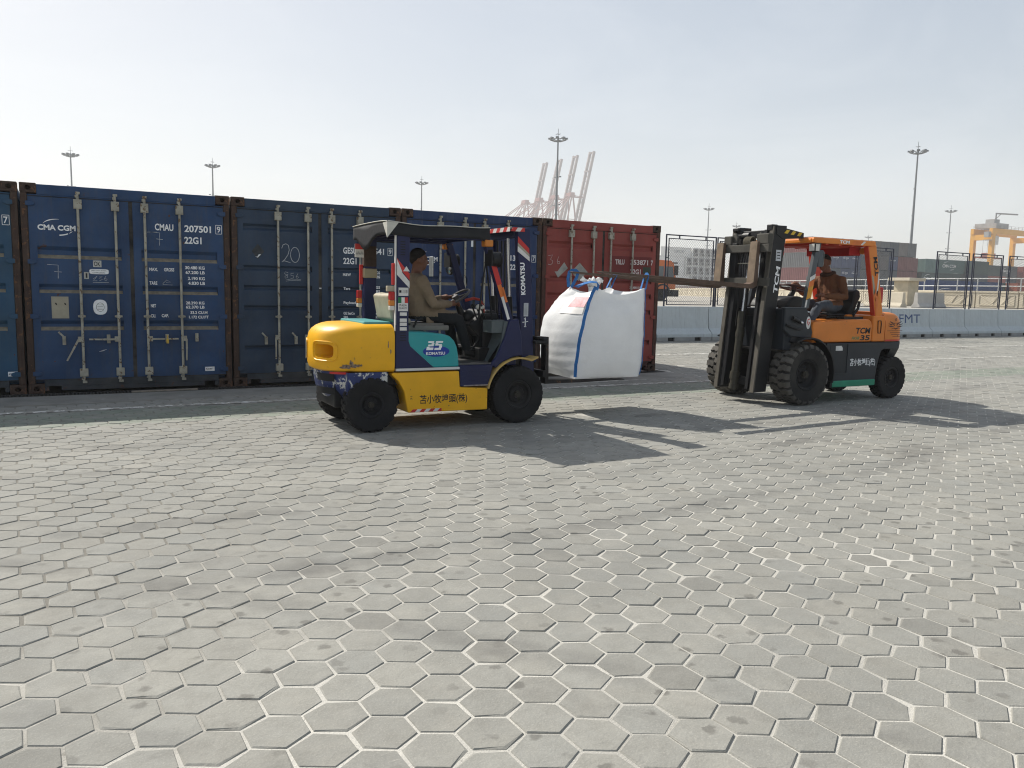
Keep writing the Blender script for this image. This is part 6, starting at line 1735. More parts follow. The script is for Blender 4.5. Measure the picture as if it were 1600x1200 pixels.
# ================================================================== barrier and fence panels across the yard
BARR = M('pale_barrier_paint', (0.50, 0.545, 0.555), 0.75, var=0.10, vscale=1.6, bump=0.3, bscale=18, streak=0.6, dust=0.32, dustcol=(0.33, 0.32, 0.30), wear=0.1, wearcol=(0.28, 0.27, 0.25), wscale=5)
BFOOT = M('grey_barrier_foot', (0.30, 0.305, 0.30), 0.9, var=0.2, vscale=3, bump=0.4, bscale=20, dust=0.3, wear=0.25, wearcol=(0.08, 0.075, 0.07), wscale=6)
NJ = 2.08
def barrier_proto():
    t = empty('concrete_barrier', (0, 7.1, 0), '', 'barrier', 'concrete barriers in a row across the yard')
    s = MB(); prof = [(6.80, 0.105), (6.80, 0.20), (6.965, 0.36), (7.02, 1.0), (7.18, 1.0), (7.235, 0.36), (7.40, 0.20), (7.40, 0.105)]
    s.prism(prof, 0.012, NJ - 0.012, 'yz'); put('barrier_body', s, BARR, t, 0.012)
    for a, b in ((0.012, 0.42), (0.66, 1.42), (1.66, NJ - 0.012)):
        s = MB(); s.box(a, b, 6.803, 7.397, 0.0, 0.1045); put('barrier_foot', s, BFOOT, t, 0.006)
    s = MB()
    for a in (0.42, 1.42): s.box(a, a + 0.24, 6.86, 7.34, 0.0, 0.1045)
    put('fork_pocket', s, DARK, t)
    return t
bp_ = barrier_proto()
blab = ['pale barrier half hidden behind the right end of the red container', 'pale barrier just right of the red container, under the first mesh panel', 'pale barrier directly behind the raised mast of the orange forklift', 'pale barrier behind the front wheels of the orange forklift',
        'pale barrier behind the cab of the orange forklift', 'pale barrier behind the driver seat of the orange forklift', 'pale barrier with three large dark letters, right behind the orange counterweight',
        'plain pale barrier next right of the lettered one', 'second plain pale barrier right of the lettered one', 'third plain pale barrier right of the lettered one, at the picture edge', 'pale barrier beyond the right edge of the yard view']
for i in range(11):
    t = bp_ if i == 0 else copy_tree(bp_)
    t.location = (13.18 + NJ * i, 7.1, 0); t['label'] = blab[i]
    if i == 6:
        s = MB(); letters(s, 'FMT', (0.42, -0.1275, 0.50), X_, Vector((0, 0.055, 0.64)), 0.30, 1.15, 0.0)
        o = link('lettering', s.mesh('lettering', [M('navy_print', (0.05, 0.085, 0.20), 0.7, wear=0.3, wearcol=(0.45, 0.5, 0.52), wscale=12)]), t)
TUBE = M('dark_fence_tube', (0.022, 0.026, 0.045), 0.55, var=0.25, vscale=4, wear=0.1, wearcol=(0.15, 0.08, 0.05))
WIRE = M('fence_wire', (0.12, 0.125, 0.13), 0.5, metal=0.5, var=0.2)
def panel_proto(w=1.88):
    t = empty('fence_panel', (0, 7.1, 1.0), '', 'fence panel', 'mesh fence panels standing on the barriers')
    z0, z1 = 1.0, 3.05
    s = MB(); s.tube([(0, 7.1, z0), (0, 7.1, z1), (w, 7.1, z1), (w, 7.1, z0)], 0.026, 8, smooth=True); put('outer_frame', s, TUBE, t)
    a, b, c, d = 0.095, w - 0.095, z0 + 0.05, z1 - 0.10
    s = MB(); s.tube([(a, 7.1, c), (a, 7.1, d), (b, 7.1, d), (b, 7.1, c)], 0.019, 8, closed=True); put('inner_frame', s, TUBE, t)
    for x in (0.48, w - 0.40):
        s = MB(); s.bar((x, 7.1, d), (x, 7.1, z1), 0.03, 0.03); put('hanger', s, TUBE, t)
    for x in (0.0, b):
        for z in (c + 0.12, 2.4):
            s = MB(); s.bar((x, 7.1, z), (x + 0.095, 7.1, z), 0.025, 0.025); put('hanger', s, TUBE, t)
    s = MB(); st = 0.085; W_, H_ = b - a, d - c
    for k in range(int((W_ + H_) / st)):
        q = k * st
        for sg in (0, 1):
            p0 = (q, 0) if q <= W_ else (W_, q - W_); p1 = (0, q) if q <= H_ else (q - H_, H_)
            P = [p0, p1]
            if sg: P = [(W_ - x, z) for x, z in P]
            s.tube([(a + x, 7.1 + 0.003 * (1 if sg else -1), c + z) for x, z in P], 0.0030, 3, caps=False)
    tag(put('chain_link', s, WIRE, t), kind='stuff')
    return t
pp_ = panel_proto()
for i, (x, lab) in enumerate(((15.71, 'mesh fence panel on the barrier between the red container and the raised forks'), (17.66, 'mesh fence panel half hidden behind the mast of the orange forklift'), (23.78, 'mesh fence panel seen through the cab of the orange forklift'),
                              (28.07, 'leftmost of the three mesh panels right of the lettered barrier'), (30.19, 'mesh panel in front of the yellow gantry legs, middle of three'), (32.50, 'mesh panel cut off by the right edge of the view'))):
    t = pp_ if i == 0 else copy_tree(pp_)
    t.location = (x, 7.1, 1.0); t['label'] = lab

# ------------------------------------------------------------------ raised road beyond
CREAMC = M('cream_concrete', (0.52, 0.47, 0.37), 0.85, var=0.1, vscale=1.0, bump=0.3, bscale=10, streak=0.25, dust=0.15)
GZ = 0.75
pw = empty('parapet_wall', (54.6, 25.1, GZ), 'cream concrete parapet with relief panels along the road behind the barriers', 'parapet')
def parapet_mesh(L_):
    s = MB(); s.box(0.02, L_ - 0.02, -0.14, 0.14, 0, 1.02); s.box(0, L_, -0.19, 0.19, 1.02, 1.13)
    for y in (-0.165, 0.14):
        f = lambda p, q: s.bar((p[0], y + 0.012, p[1]), (q[0], y + 0.012, q[1]), 0.07, 0.05, (0, 1, 0))
        a, b, c, d = 0.25, L_ - 0.25, 0.2, 0.88
        for p, q in (((a, c), (b, c)), ((b, c), (b, d)), ((b, d), (a, d)), ((a, d), (a, c)), ((a, c), (L_ * .45, d)), ((L_ * .55, c), (b, d)), ((L_ * .45, d), (L_ * .62, c)), ((a + .3, d), (L_ * .40, c))): f(p, q)
    return s.mesh('parapet_panel', [CREAMC])
PPM = parapet_mesh(2.9)
PRM = None
path = [(53.0, 6.0), (54.0, 16.0), (54.7, 25.0), (58.9, 34.3), (70.0, 60.0), (84.0, 89.0), (100.0, 122.0)]
rl = empty('railing', (54.6, 25.1, GZ), 'pale steel railing along the top of the cream parapet', 'railing')
RAILM = M('pale_rail', (0.42, 0.43, 0.43), 0.5, metal=0.3, var=0.15)
s_ = MB(); s_.box(-0.03, 0.03, -0.03, 0.03, 1.13, 1.98); RPOSTM = s_.mesh('rail_post', [RAILM])
pts_rail = []
for (x0, y0), (x1, y1) in zip(path[:-1], path[1:]):
    L_ = math.hypot(x1 - x0, y1 - y0); k = max(1, round(L_ / 2.95)); a = math.atan2(y1 - y0, x1 - x0)
    for i in range(k):
        t = i / k; x, y = x0 + (x1 - x0) * t, y0 + (y1 - y0) * t
        o = link('parapet_panel', PPM, pw); o.location = (x - 54.6, y - 25.1, 0); o.rotation_euler.z = a; o.scale.x = L_ / k / 2.95
        for f in (0.0, 0.5):
            o = link('rail_post', RPOSTM, rl); o.location = (x + (x1 - x0) / k * f - 54.6, y + (y1 - y0) / k * f - 25.1, 0); o.rotation_euler.z = a
s = MB()
for z in (1.45, 1.95): s.tube([(x, y, GZ + z) for x, y in path], 0.035, 6)
put('rail', s, RAILM, rl)
pl_ = empty('stone_pillar', (51.1, 24.9, GZ), 'square cream stone pillar with a wide cap at the end of the parapet', 'pillar')
s = MB(); s.box(50.55, 51.65, 24.35, 25.45, GZ, 2.45); put('shaft', s, M('sandy_stone', (0.46, 0.40, 0.29), 0.85, var=0.15, vscale=2, bump=0.3, bscale=10), pl_, 0.02)
s = MB(); s.box(50.25, 51.95, 24.05, 25.75, 2.45, 2.66); put('cap', s, CREAMC, pl_, 0.03)
def jersey(name, p, a, L_, lab, mat):
    s = MB(); s.prism([(-0.30, 0), (-0.30, 0.10), (-0.16, 0.28), (-0.10, 0.90), (0.10, 0.90), (0.16, 0.28), (0.30, 0.10), (0.30, 0)], 0, L_, 'yz')
    o = put(name, s, mat, None, 0.02); o.location = (p[0], p[1], GZ); o.rotation_euler.z = a
    tag(o, lab, 'barrier')
jersey('concrete_barrier', (44.5, 20.2), R(90), 2.6, 'sunlit cream road barrier on the raised road, left of a grey one', CREAMC)
jersey('concrete_barrier', (44.95, 19.75), R(-4), 2.3, 'shaded grey road barrier on the raised road, below the stone pillar', M('shaded_concrete', (0.40, 0.39, 0.37), 0.85, var=0.12, vscale=2, bump=0.3))  # greyer than its cream neighbour: the shade is painted into the concrete

# orange truck on the road
tk = empty('truck', (36.0, 33.6, GZ), 'orange truck on the raised road, half hidden by the red container', 'truck')
TORA = M('truck_orange', (0.60, 0.15, 0.035), 0.45, var=0.1, vscale=1.5, dust=0.15)
TGL = M('truck_glass', (0.12, 0.14, 0.15), 0.1, var=0.1)
s = MB(); s.prism([(35.0, 1.55), (37.25, 1.55), (37.28, 2.25), (37.05, 3.3), (36.8, 3.48), (35.2, 3.52), (35.0, 3.4)], 32.45, 34.75)
cab = put('cab', s, TORA, tk, 0.06, 3)
s = MB(); s.prism([(35.55, 2.35), (37.05, 2.35), (36.92, 3.08), (35.55, 3.08)], 32.435, 32.455); s.prism([(35.55, 2.35), (37.05, 2.35), (36.92, 3.08), (35.55, 3.08)], 34.745, 34.765); put('side_window', s, TGL, cab)
s = MB(); s.add([(37.275, 32.65, 2.32), (37.275, 34.55, 2.32), (37.085, 34.5, 3.22), (37.085, 32.7, 3.22)], [(0, 1, 2, 3)]); put('windscreen', s, TGL, cab)
s = MB(); s.box(36.15, 36.2, 32.42, 32.434, 2.33, 3.1); put('door_post', s, TORA, cab)
s = MB(); s.box(37.05, 37.35, 32.35, 32.45, 2.5, 3.15); s.box(36.9, 37.5, 32.6, 34.6, 3.3, 3.38); put('visor', s, BLACK, cab, 0.02)
s = MB(); s.box(36.9, 37.5, 32.4, 34.8, GZ + 0.3, GZ + 0.75); s.box(28.5, 37.0, 33.0, 34.2, GZ + 0.5, GZ + 0.85); put('chassis', s, BLACK, tk, 0.03)
s = MB()
for i in range(2):
    for a in range(0, 181, 15): pass
P = [(36.1 + 0.68 * math.cos(R(a)), GZ + 0.5 + 0.66 * math.sin(R(a))) for a in range(0, 181, 12)] + [(36.1 + 0.56 * math.cos(R(a)), GZ + 0.5 + 0.55 * math.sin(R(a))) for a in range(180, -1, -12)]
s.prism(P, 32.40, 32.95); put('mudguard', s, BLACK, tk)
for x in (36.1, 30.0, 31.4):
    for y, sg in ((32.65, -1), (34.55, 1)): wheel(tk, (x, y, GZ + 0.5), 0.5, 0.3, sg, 0.29, 16)
s = MB(); s.box(28.3, 34.7, 32.4, 34.8, GZ + 0.9, GZ + 2.3); put('load_body', s, TORA, tk, 0.03)

# low pink wall far behind
s = MB(); s.box(60, 190, 148.0, 148.4, GZ, 3.0); tag(put('boundary_wall', s, M('pink_wall', (0.42, 0.30, 0.27), 0.9, var=0.12, vscale=0.5)), 'long low pinkish wall in the distance left of the orange forklift', 'wall')

# ------------------------------------------------------------------ stacked containers in the distance
def far_mesh(L_, H_, mat, rev=False, door=False):
    """ribbed long sides along x, ends facing -y/+y when turned"""
    s = MB(); W_ = 2.438; n = max(8, int(L_ / 0.42)); d = 0.045
    for y0, sg in ((0.0, 1), (W_, -1)):
        top, bot = [], []
        p = (L_ - 0.3) / n
        for i in range(n):
            for f, k in ((0, 0), (0.35, 0), (0.5, 1), (0.85, 1)):
                x = 0.15 + (i + f) * p; bot.append((x, y0 + sg * d * k, 0.16)); top.append((x, y0 + sg * d * k, H_ - 0.12))
        s.grid([bot, top], 0, False)
        for z0, z1 in ((0.02, 0.16), (H_ - 0.12, H_)): s.box(0.1, L_ - 0.1, min(y0, y0 + sg * 0.06), max(y0, y0 + sg * 0.06), z0, z1)
    for x in (0, L_ - 0.15):
        for y in (0, W_ - 0.15): s.box(x, x + 0.15, y, y + 0.15, 0, H_)
    s.box(0.05, L_ - 0.05, 0.07, W_ - 0.07, 0.1, H_ - 0.02)
    for x0, x1 in ((-0.0, 0.05), (L_ - 0.05, L_)):
        s.box(x0 + 0.012, x1 - 0.012, 0.155, W_ - 0.155, 0.12, H_ - 0.1)
    for y in (0.55, 0.95, 1.48, 1.88):
        for x in (-0.018, L_ - 0.012): s.box(x, x + 0.03, y - 0.02, y + 0.02, 0.1, H_ - 0.06)
    return s.mesh('far_container', [mat])
_fm = {}
def fcol(name, c): return M('far_' + name, c, 0.65, var=0.14, vscale=0.6, dust=0.2, dustcol=tuple(min(1, x * 1.4 + 0.03) for x in c), streak=0.3)
FC = dict(navy=(0.035, 0.055, 0.12), grey=(0.10, 0.105, 0.11), slate=(0.055, 0.068, 0.085), maroon=(0.15, 0.05, 0.05), red=(0.26, 0.07, 0.055), pink=(0.28, 0.115, 0.10), teal=(0.085, 0.15, 0.14), green=(0.02, 0.22, 0.075), blue=(0.03, 0.06, 0.17),
          dkgreen=(0.045, 0.075, 0.07), brown=(0.33, 0.10, 0.06), white=(0.70, 0.70, 0.68), brgrey=(0.13, 0.12, 0.115))
def fcont(x, y, z, L_, c, lab, ends=False, H_=2.59, group='stacked containers in the distance'):
    key = (L_, c, H_)
    if key not in _fm: _fm[key] = far_mesh(L_, H_, fcol(c, FC[c]))
    o = link('shipping_container', _fm[key]); o['_o'] = (x, y, z)
    o.location = (x, y, z)
    if ends: o.rotation_euler.z = R(90); o.location = (x + 2.438, y, z)
    tag(o, lab, 'shipping container', group)
    return o
def fprint(o, t, x, z, h, w, mat=None, swoosh=False):
    """lettering on the side that faces the yard (local y = 0)"""
    s = MB()
    ends = abs(o.rotation_euler.z) > 0.1
    at, xd = ((-0.006, 2.438 - x, z), (0, -1, 0)) if ends else ((x, -0.006, z), (1, 0, 0))
    letters(s, t, at, xd, Z_, h, w, 0.02)
    if swoosh:
        stroke(s, arc(w * 0.36, h * 0.7, w * 0.33, h * 1.1, 160, 70), h * 0.17, at, xd, Z_, taper=True)
        stroke(s, arc(w * 0.62, h * 0.4, w * 0.33, h * 1.1, -110, -30), h * 0.17, at, xd, Z_, taper=True)
    link('lettering', s.mesh('lettering', [mat or M('far_white_print', (0.72, 0.72, 0.70), 0.7)]), o)
ORD = ['bottom', 'second lowest', 'third', 'top', 'fifth']
# grey stack seen end on behind the orange cab: columns from its right end leftwards
colmix = [('maroon', 'maroon', 'maroon', 'grey'), ('grey', 'maroon', 'maroon', 'brgrey'), ('slate', 'slate', 'navy', 'slate'), ('brgrey', 'grey', 'brgrey', 'grey'), ('grey', 'brgrey', 'grey', 'brgrey'), ('slate', 'grey', 'slate', 'grey'),
          ('grey', 'navy', 'navy', 'slate'), ('navy', 'navy', 'navy', 'navy'), ('navy', 'slate', 'navy', 'slate'), ('grey', 'pink', 'grey', 'pink'), ('grey', 'maroon', 'grey', 'maroon')]
cn_ = ['right end', 'second', 'third', 'fourth', 'fifth', 'sixth', 'seventh', 'eighth', 'ninth', 'tenth', 'eleventh']
for i, cs in enumerate(colmix):
    for k, c in enumerate(cs):
        nm = {'brgrey': 'brownish grey', 'grey': 'grey', 'slate': 'slate', 'navy': 'navy', 'maroon': 'maroon', 'pink': 'pale red'}[c]
        o = fcont(140.5 - 2.438 - i * 2.52, 88, GZ + k * 2.6, 12.19, c, f'{nm} container end, {ORD[k]} of the {cn_[i]} column of the four high stack' if i == 0 else f'{nm} container end, {ORD[k]} in column {cn_[i]} from right, four high stack', True)
        if c == 'navy' and k in (1, 2): fprint(o, 'CMA CGM', 0.25, 1.75, 0.22, 1.5, None, True)
for k in range(3):
    fcont(140.9, 89.5, GZ + k * 2.6, 12.19, 'maroon', f'maroon container end beside the light mast foot, {["bottom", "middle", "top"][k]} of three', True)
# long containers right of the mast: three high
for k, (c, lab, t) in enumerate((('slate', 'dark slate long container, bottom of the teal topped stack', None), ('dkgreen', 'dark grey green long container with white letters under the teal one', 'CMA CGM'), ('teal', 'teal long container on top of the stack right of the tallest light mast', 'CMA CGM'))):
    o = fcont(144.0 + (0.9 if k == 2 else 0), 89, GZ + k * 2.6, 12.19, c, lab)
    if t: fprint(o, t, 5.2 if k == 2 else 0.6, 1.1, 0.62, 4.2, None, True)
for k, c in enumerate(('grey', 'slate', 'dkgreen')):
    fcont(157.3, 88, GZ + k * 2.6, 6.06, c, f'short {dict(grey="grey", slate="slate", dkgreen="dark green")[c]} container at the right end of the teal topped stack')
for k, c in enumerate(('pink', 'red')):
    fcont(164.0, 92, GZ + k * 2.6, 12.19, c, f'{dict(pink="pale", red="rust")[c]} red long container in front of the yellow gantry, {["lower", "upper"][k]} of two')
for k, c in enumerate(('grey', 'slate', 'dkgreen')):
    fcont(178.0, 98, GZ + k * 2.6, 6.06, c, f'short {dict(grey="grey", slate="slate", dkgreen="dark green")[c]} container behind the right gantry leg, {["bottom", "middle", "top"][k]} of three')
for k, c in enumerate(('red', 'slate', 'grey')):
    o = fcont(184.5, 98, GZ + k * 2.6, 6.06, c, f'{dict(red="red", slate="slate", grey="grey")[c]} container right of the gantry leg, {["bottom", "middle", "top"][k]} of three')
    if k: fprint(o, 'CMA CGM', 0.4, 1.2, 0.45, 2.8, None, True)
for k, c in enumerate(('red', 'pink', 'red')):
    fcont(191.0, 97, GZ + k * 2.6, 12.19, c, f'red container at the right edge of the view, {["bottom", "middle", "top"][k]} of three')
# nearest row on the ground behind the parapet
o = fcont(85.3, 49.6, GZ, 12.19, 'blue', 'long blue container with large white letters just behind the parapet', group='containers standing behind the parapet')
fprint(o, 'CMA CGM', 5.1, 0.55, 0.62, 6.4, None, True)
fcont(97.7, 49.6, GZ, 6.06, 'blue', 'short plain blue ribbed container behind the parapet, under the yellow gantry', group='containers standing behind the parapet')
fcont(103.95, 51.0, GZ, 2.9, 'dkgreen', 'small dark green box container between the blue and the brown ones', group='containers standing behind the parapet')
fcont(107.0, 49.6, GZ, 12.19, 'brown', 'orange brown ribbed container behind the parapet at the right edge', group='containers standing behind the parapet')
fcont(79.0, 50.0, GZ, 6.06, 'slate', 'dark slate container behind the parapet, left of the stone pillar', group='containers standing behind the parapet')
fcont(72.6, 50.4, GZ, 6.06, 'grey', 'grey container behind the parapet, seen through the orange cab', group='containers standing behind the parapet')
# stack with a green container on top, behind the orange mast
for k, (c, lab) in enumerate((('red', 'red long container, bottom of the stack under the green one'), ('pink', 'pale red long container, second in the stack under the green one'), ('red', 'red long container directly under the green one'), ('green', 'bright green long container with white letters on top of a red stack'))):
    o = fcont(129.0, 112, GZ + k * 2.6, 12.19, c, lab)
    if c == 'green': fprint(o, 'EVERGREEN', 3.4, 0.85, 0.95, 8.2)
for k, c in enumerate(('grey', 'slate', 'grey', 'slate')):
    fcont(141.4, 112.5, GZ + k * 2.6, 6.06, c, f'short {c} container just right of the green one, {ORD[k]} of four')
# refrigerated stack: long white sides and grille ends
for k in range(5):
    o = fcont(167.0 - (2.4 if k in (2, 3) else 0), 196, GZ + k * 2.92, 12.19, 'white', f'long white container side, {["bottom", "second", "third", "fourth", "top"][k]} of five in the far white stack', H_=2.9, group='far white refrigerated containers')
    if k == 4: fprint(o, 'OPDR', 5.2, 1.1, 0.9, 4.2, M('far_grey_print', (0.35, 0.36, 0.37), 0.7))
GRL = M('reefer_grey', (0.22, 0.22, 0.215), 0.6, var=0.2, vscale=2)
for k in range(5):
    for i in range(5):
        x = 179.6 + i * 2.56 - (2.56 if k in (2, 3) else 0)
        o = fcont(x, 195.5, GZ + k * 2.92, 6.06, 'white', f'white cooling container end, {["bottom", "second", "third", "fourth", "top"][k]} row, {["first", "second", "third", "fourth", "fifth"][i]} from left, far stack', True, 2.9, 'far white refrigerated containers')
        s = MB(); s.box(-0.06, -0.02, 0.2, 2.24, 0.25, 2.65); link('cooling_unit', s.mesh('cooling_unit', [GRL]), o)
        s = MB(); s.cyl((-0.05, 1.22, 1.8), (-0.09, 1.22, 1.8), 0.5, 14); s.box(-0.09, -0.055, 0.4, 1.1, 0.5, 1.0); link('fan', s.mesh('fan', [BLACK]), o)

# ------------------------------------------------------------------ light masts
MASTG = M('mast_grey', (0.20, 0.215, 0.225), 0.5, metal=0.3, var=0.1, vscale=0.5)
def mast_proto():
    t = empty('light_mast', (0, 0, 0), '', 'light mast', 'tall light masts of the port')
    s = MB(); s.tube([(0, 0, 0), (0, 0, 12), (0, 0, 29.0)], [0.36, 0.26, 0.14], 12); put('pole', s, MASTG, t)
    s = MB()
    s.tube([(1.55 * math.cos(2 * math.pi * i / 24), 1.55 * math.sin(2 * math.pi * i / 24), 29.15) for i in range(24)], 0.07, 6, closed=True)
    s.tube([(0.9 * math.cos(2 * math.pi * i / 20), 0.9 * math.sin(2 * math.pi * i / 20), 28.9) for i in range(20)], 0.06, 6, closed=True)
    for k in range(8):
        a = 2 * math.pi * k / 8; s.tube([(0.12 * math.cos(a), 0.12 * math.sin(a), 28.75), (0.9 * math.cos(a), 0.9 * math.sin(a), 28.9), (1.6 * math.cos(a), 1.6 * math.sin(a), 29.15)], 0.05, 5)
    put('lamp_ring', s, MASTG, t)
    for k in range(8):
        a = 2 * math.pi * (k + 0.5) / 8; c, q = math.cos(a), math.sin(a)
        s = MB(); s.bar((1.25 * c, 1.25 * q, 29.28), (1.85 * c, 1.85 * q, 29.38), 0.55, 0.26); put('floodlight', s, MASTG, t)
    s = MB(); s.cyl((0, 0, 29), (0, 0, 31.2), 0.05, 6); s.cyl((0, 0, 29), (0, 0, 29.6), 0.2, 8); s.bar((-0.55, 0, 30.2), (0.55, 0, 30.2), 0.07, 0.07); s.bar((0, -0.5, 30.2), (0, 0.5, 30.2), 0.07, 0.07); put('lightning_rod', s, MASTG, t)
    for z in (22.2, 17.0):
        s = MB(); s.bar((-0.85, 0.3, z), (0.85, -0.3, z), 0.10, 0.10); s.box(-0.95, -0.65, 0.1, 0.4, z - 0.05, z + 0.18); put('side_bracket', s, MASTG, t)
    return t
mp_ = mast_proto()
for i, (x, y, lab) in enumerate(((3.11, 206.5, 'light mast above the second blue container, leftmost of all'), (33.8, 204.6, 'light mast above the joint of the second and third containers'), (88.5, 203.3, 'small light mast above the forklift canopy, left of the quay cranes'),
                                 (83.8, 124.3, 'tall light mast standing in front of the raised quay crane booms'), (195.5, 206.7, 'light mast above the mesh panel right of the red container'), (254.3, 254.8, 'tiny light mast just above the orange forklift mast head'),
                                 (148.2, 94.8, 'tallest light mast, rising behind the stone pillar'), (258.6, 160.6, 'light mast between the tallest one and the yellow gantry'), (347.0, 261.4, 'tiny light mast just above the orange forklift roof'))):
    t = mp_ if i == 0 else copy_tree(mp_)
    t.location = (x, y, 0.2); t['label'] = lab; t.rotation_euler.z = i * 0.7

# ------------------------------------------------------------------ quay cranes
CRANE = M('quay_crane_red', (0.25, 0.105, 0.095), 0.6, var=0.12, vscale=0.1)
CRANE_G = M('quay_crane_grey', (0.22, 0.175, 0.17), 0.6, var=0.12, vscale=0.1)
def crane_proto():
    t = empty('quay_crane', (0, 0, 0), '', 'crane', 'quay cranes with raised booms')
    hx, hz, tx, tz = 0.0, 46.0, 15.5, 115.5                # boom hinge and tip
    at = lambda f: (hx + (tx - hx) * f, hz + (tz - hz) * f)
    s = MB()
    for y in (-2.9, 2.9): s.bar((hx, y, hz), (tx, y, tz), 1.3, 2.2, (1, 0, 0))
    for f in (0.12, 0.30, 0.48, 0.64, 0.76): x, z = at(f); s.bar((x, -2.9, z), (x, 2.9, z), 0.6, 0.6)
    x, z = at(0.985); s.bar((x, -3.4, z), (x, 3.4, z), 1.2, 2.2, (1, 0, 0))
    x, z = at(0.76); s.bar((x - 1.2, -3.3, z), (x - 1.2, 3.3, z), 0.9, 1.1)
    for f0, f1 in ((0.12, 0.30), (0.30, 0.48), (0.48, 0.64), (0.64, 0.76)):
        a, b = at(f0), at(f1); s.bar((a[0], -2.9, a[1]), (b[0], 2.9, b[1]), 0.35, 0.35)
    put('boom', s, CRANE_G, t)
    s = MB()
    for y in (-7, 7):
        s.bar((-2, y, 46), (-4.5, y * 0.45, 78), 1.0, 1.0); s.bar((-14, y, 46), (-5.5, y * 0.45, 78), 0.8, 0.8); s.bar((-3, y * 0.8, 58), (-11, y * 0.8, 58), 0.5, 0.5)
        s.bar((-2, y, 46), (-11, y * 0.8, 58), 0.4, 0.4)
    s.box(-7.5, -2.5, -4, 4, 77.2, 78.4); s.box(-4.0, 6.5, -1.5, 1.5, 76.6, 77.4); s.box(-7, -3, -3.6, 3.6, 78.4, 80.2)
    put('a_frame', s, CRANE, t)
    s = MB()
    for y in (-2.6, 2.6):
        s.bar((-5.5, y, 78), (-48, y, 48), 0.7, 0.7); s.bar((-5.5, y, 78), (-30, y, 47), 0.6, 0.6)
        x, z = at(0.45); s.bar((-4.5, y, 78), (x, y, z), 0.3, 0.3)
    put('backstay', s, CRANE, t)
    s = MB()
    for y in (-2.9, 2.9): s.bar((-50, y, 46), (0, y, 46), 1.2, 2.4)
    put('girder', s, CRANE, t)
    s = MB(); s.box(-40, -22, -4.5, 4.5, 47.5, 53.5); put('machinery_house', s, CRANE_G, t)
    for x in (-1.5, -31.5):
        for y in (-9, 9):
            s = MB(); s.bar((x, y, 1), (x, y * 0.8, 46), 1.6, 1.6); put('leg', s, CRANE, t)
    s = MB()
    for x in (-1.5, -31.5): s.bar((x, -9, 4), (x, 9, 4), 1.2, 1.6); s.bar((x, -8, 45), (x, 8, 45), 1.2, 1.6)
    for y in (-8.6, 8.6): s.bar((-31.5, y, 18), (-1.5, y, 18), 1.1, 1.4); s.bar((-31.5, y, 18), (-1.5, y, 44), 0.7, 0.7)
    put('portal_beam', s, CRANE, t)
    return t
cp_ = crane_proto()
for i, (y, lab) in enumerate(((579, 'nearest quay crane, its raised boom rightmost and highest of four'), (604.2, 'quay crane with the second boom from the right'), (630.3, 'quay crane whose boom stands directly behind the light mast'), (655.6, 'farthest quay crane, its raised boom leftmost and lowest of four'))):
    t = cp_ if i == 0 else copy_tree(cp_)
    t.location = (381.0, y, GZ); t['label'] = lab

# ------------------------------------------------------------------ yellow yard gantry
GY = M('gantry_yellow', (0.60, 0.29, 0.02), 0.5, var=0.1, vscale=0.3)
GR_ = M('gantry_grey', (0.25, 0.25, 0.25), 0.6)
GTR = M('gantry_trolley', (0.28, 0.27, 0.26), 0.6, var=0.2, vscale=0.6)
rg = empty('gantry_crane', (289.5, 158, GZ), 'yellow rubber tyred gantry crane above the containers at the right', 'crane')
for x in (278, 301):
    for y in (155, 161.5):
        s = MB(); s.box(x - 0.75, x + 0.75, y - 0.65, y + 0.65, GZ + 1.5, 22.6); put('leg', s, GY, rg)
        s = MB(); s.cyl((x - 0.5, y, GZ + 0.75), (x + 0.5, y, GZ + 0.75), 0.75, 14); put('wheel', s, RUBBER, rg)
    s = MB(); s.box(x - 0.5, x + 0.5, 154, 162.5, GZ + 1.2, GZ + 2.4); put('sill_beam', s, GY, rg)
    s = MB(); s.box(x - 0.75, x + 0.75, 155.7, 160.8, 20.6, 22.4); put('end_beam', s, GY, rg)
for y in (155, 161.5):
    s = MB(); s.box(277, 302.2, y - 0.55, y + 0.55, 22.6, 24.4); put('girder', s, GY, rg)
    s = MB()
    for z in (24.9, 25.4): s.box(277, 302.2, y - 0.5, y - 0.44, z, z + 0.06)
    for k in range(13): s.box(277 + k * 2.1, 277.08 + k * 2.1, y - 0.5, y - 0.42, 24.4, 25.45)
    tag(put('handrail', s, GR_, rg), kind='stuff')
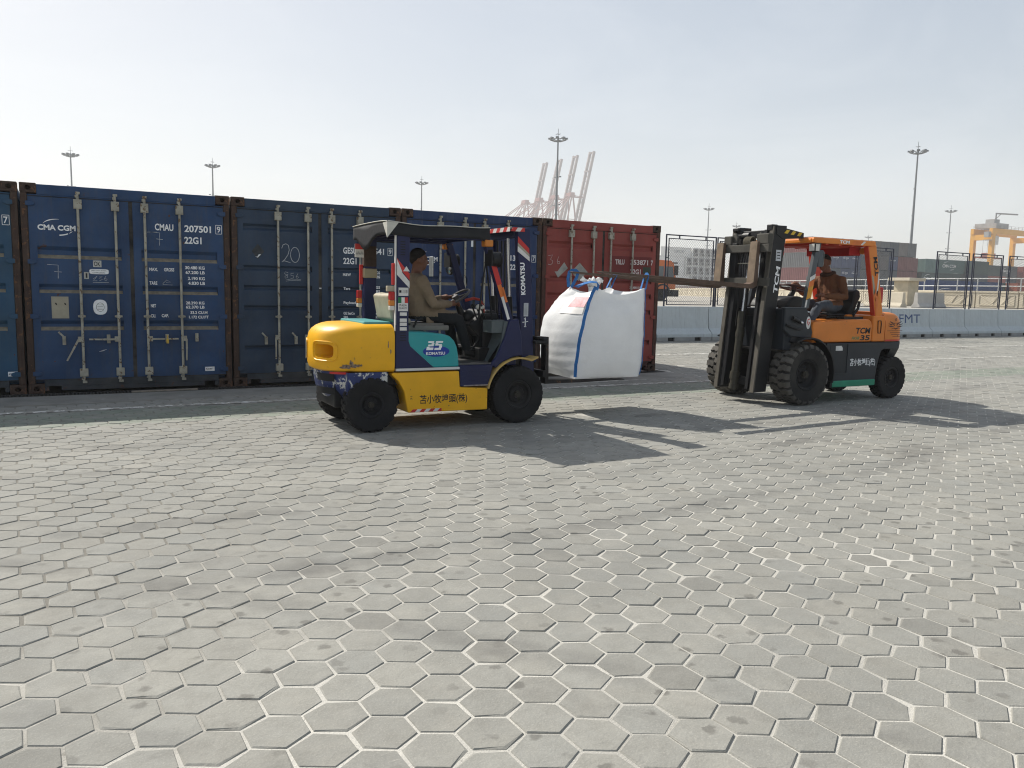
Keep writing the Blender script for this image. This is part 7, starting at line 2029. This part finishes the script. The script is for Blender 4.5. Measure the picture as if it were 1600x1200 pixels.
s = MB(); s.box(279.0, 286.0, 154.6, 162.0, 24.6, 26.2); s.box(280, 283, 156, 159, 26.2, 27.6); tr = put('trolley', s, GTR, rg)
s = MB(); s.cyl((284, 158, 26), (284, 158, 30), 0.25, 8); s.bar((284, 158, 29.8), (293, 156, 29.8), 0.35, 0.45); s.bar((284, 158, 28), (286, 157.6, 29.7), 0.2, 0.2); put('service_jib', s, GR_, tr)
s = MB(); s.box(280.5, 283.0, 155.8, 157.6, 19.2, 22.2); put('operator_cab', s, M('cab_white', (0.5, 0.5, 0.49), 0.4), tr)
s = MB(); s.box(276.0, 288.5, 157.4, 159.4, 14.6, 15.1); s.box(279.5, 285, 157.6, 159.2, 15.1, 16.4); sp2 = put('spreader', s, M('spreader_red', (0.35, 0.09, 0.06), 0.6), tr)
for x in (280, 284.5):
    for y in (157.6, 159.2):
        s = MB(); s.cyl((x, y, 16.4), (x, y, 24.6), 0.05, 5); put('hoist_rope', s, GR_, tr)
s = MB(); s.bar((278, 156, 6.0), (278.2, 161.3, 12.5), 0.3, 0.3); s.bar((278, 161, 5), (289, 161.5, 12.2), 0.25, 0.25); put('brace', s, GR_, rg)
s = MB(); s.box(275.4, 277.2, 154.4, 156.6, 20.4, 20.6); s.box(275.2, 276.6, 154.6, 156.2, 21.4, 23.2); put('access_platform', s, GR_, rg)

rg.location.x -= 4.7

# ------------------------------------------------------------------ the hazy air
hz = MB(); hz.box(-420, 1010, -120, 1010, -1.2, 122)
HZ = bpy.data.materials.new('haze_air'); HZ.use_nodes = True
nt = HZ.node_tree
for n in list(nt.nodes):
    if n.type != 'OUTPUT_MATERIAL': nt.nodes.remove(n)
pv = nt.nodes.new('ShaderNodeVolumePrincipled')
pv.inputs['Color'].default_value = (0.93, 0.95, 0.97, 1)
pv.inputs['Density'].default_value = HAZE_D
pv.inputs['Anisotropy'].default_value = 0.15
nt.links.new(pv.outputs[0], [n for n in nt.nodes if n.type == 'OUTPUT_MATERIAL'][0].inputs['Volume'])
hazeo = put('haze', hz, HZ)
tag(hazeo, kind='stuff')
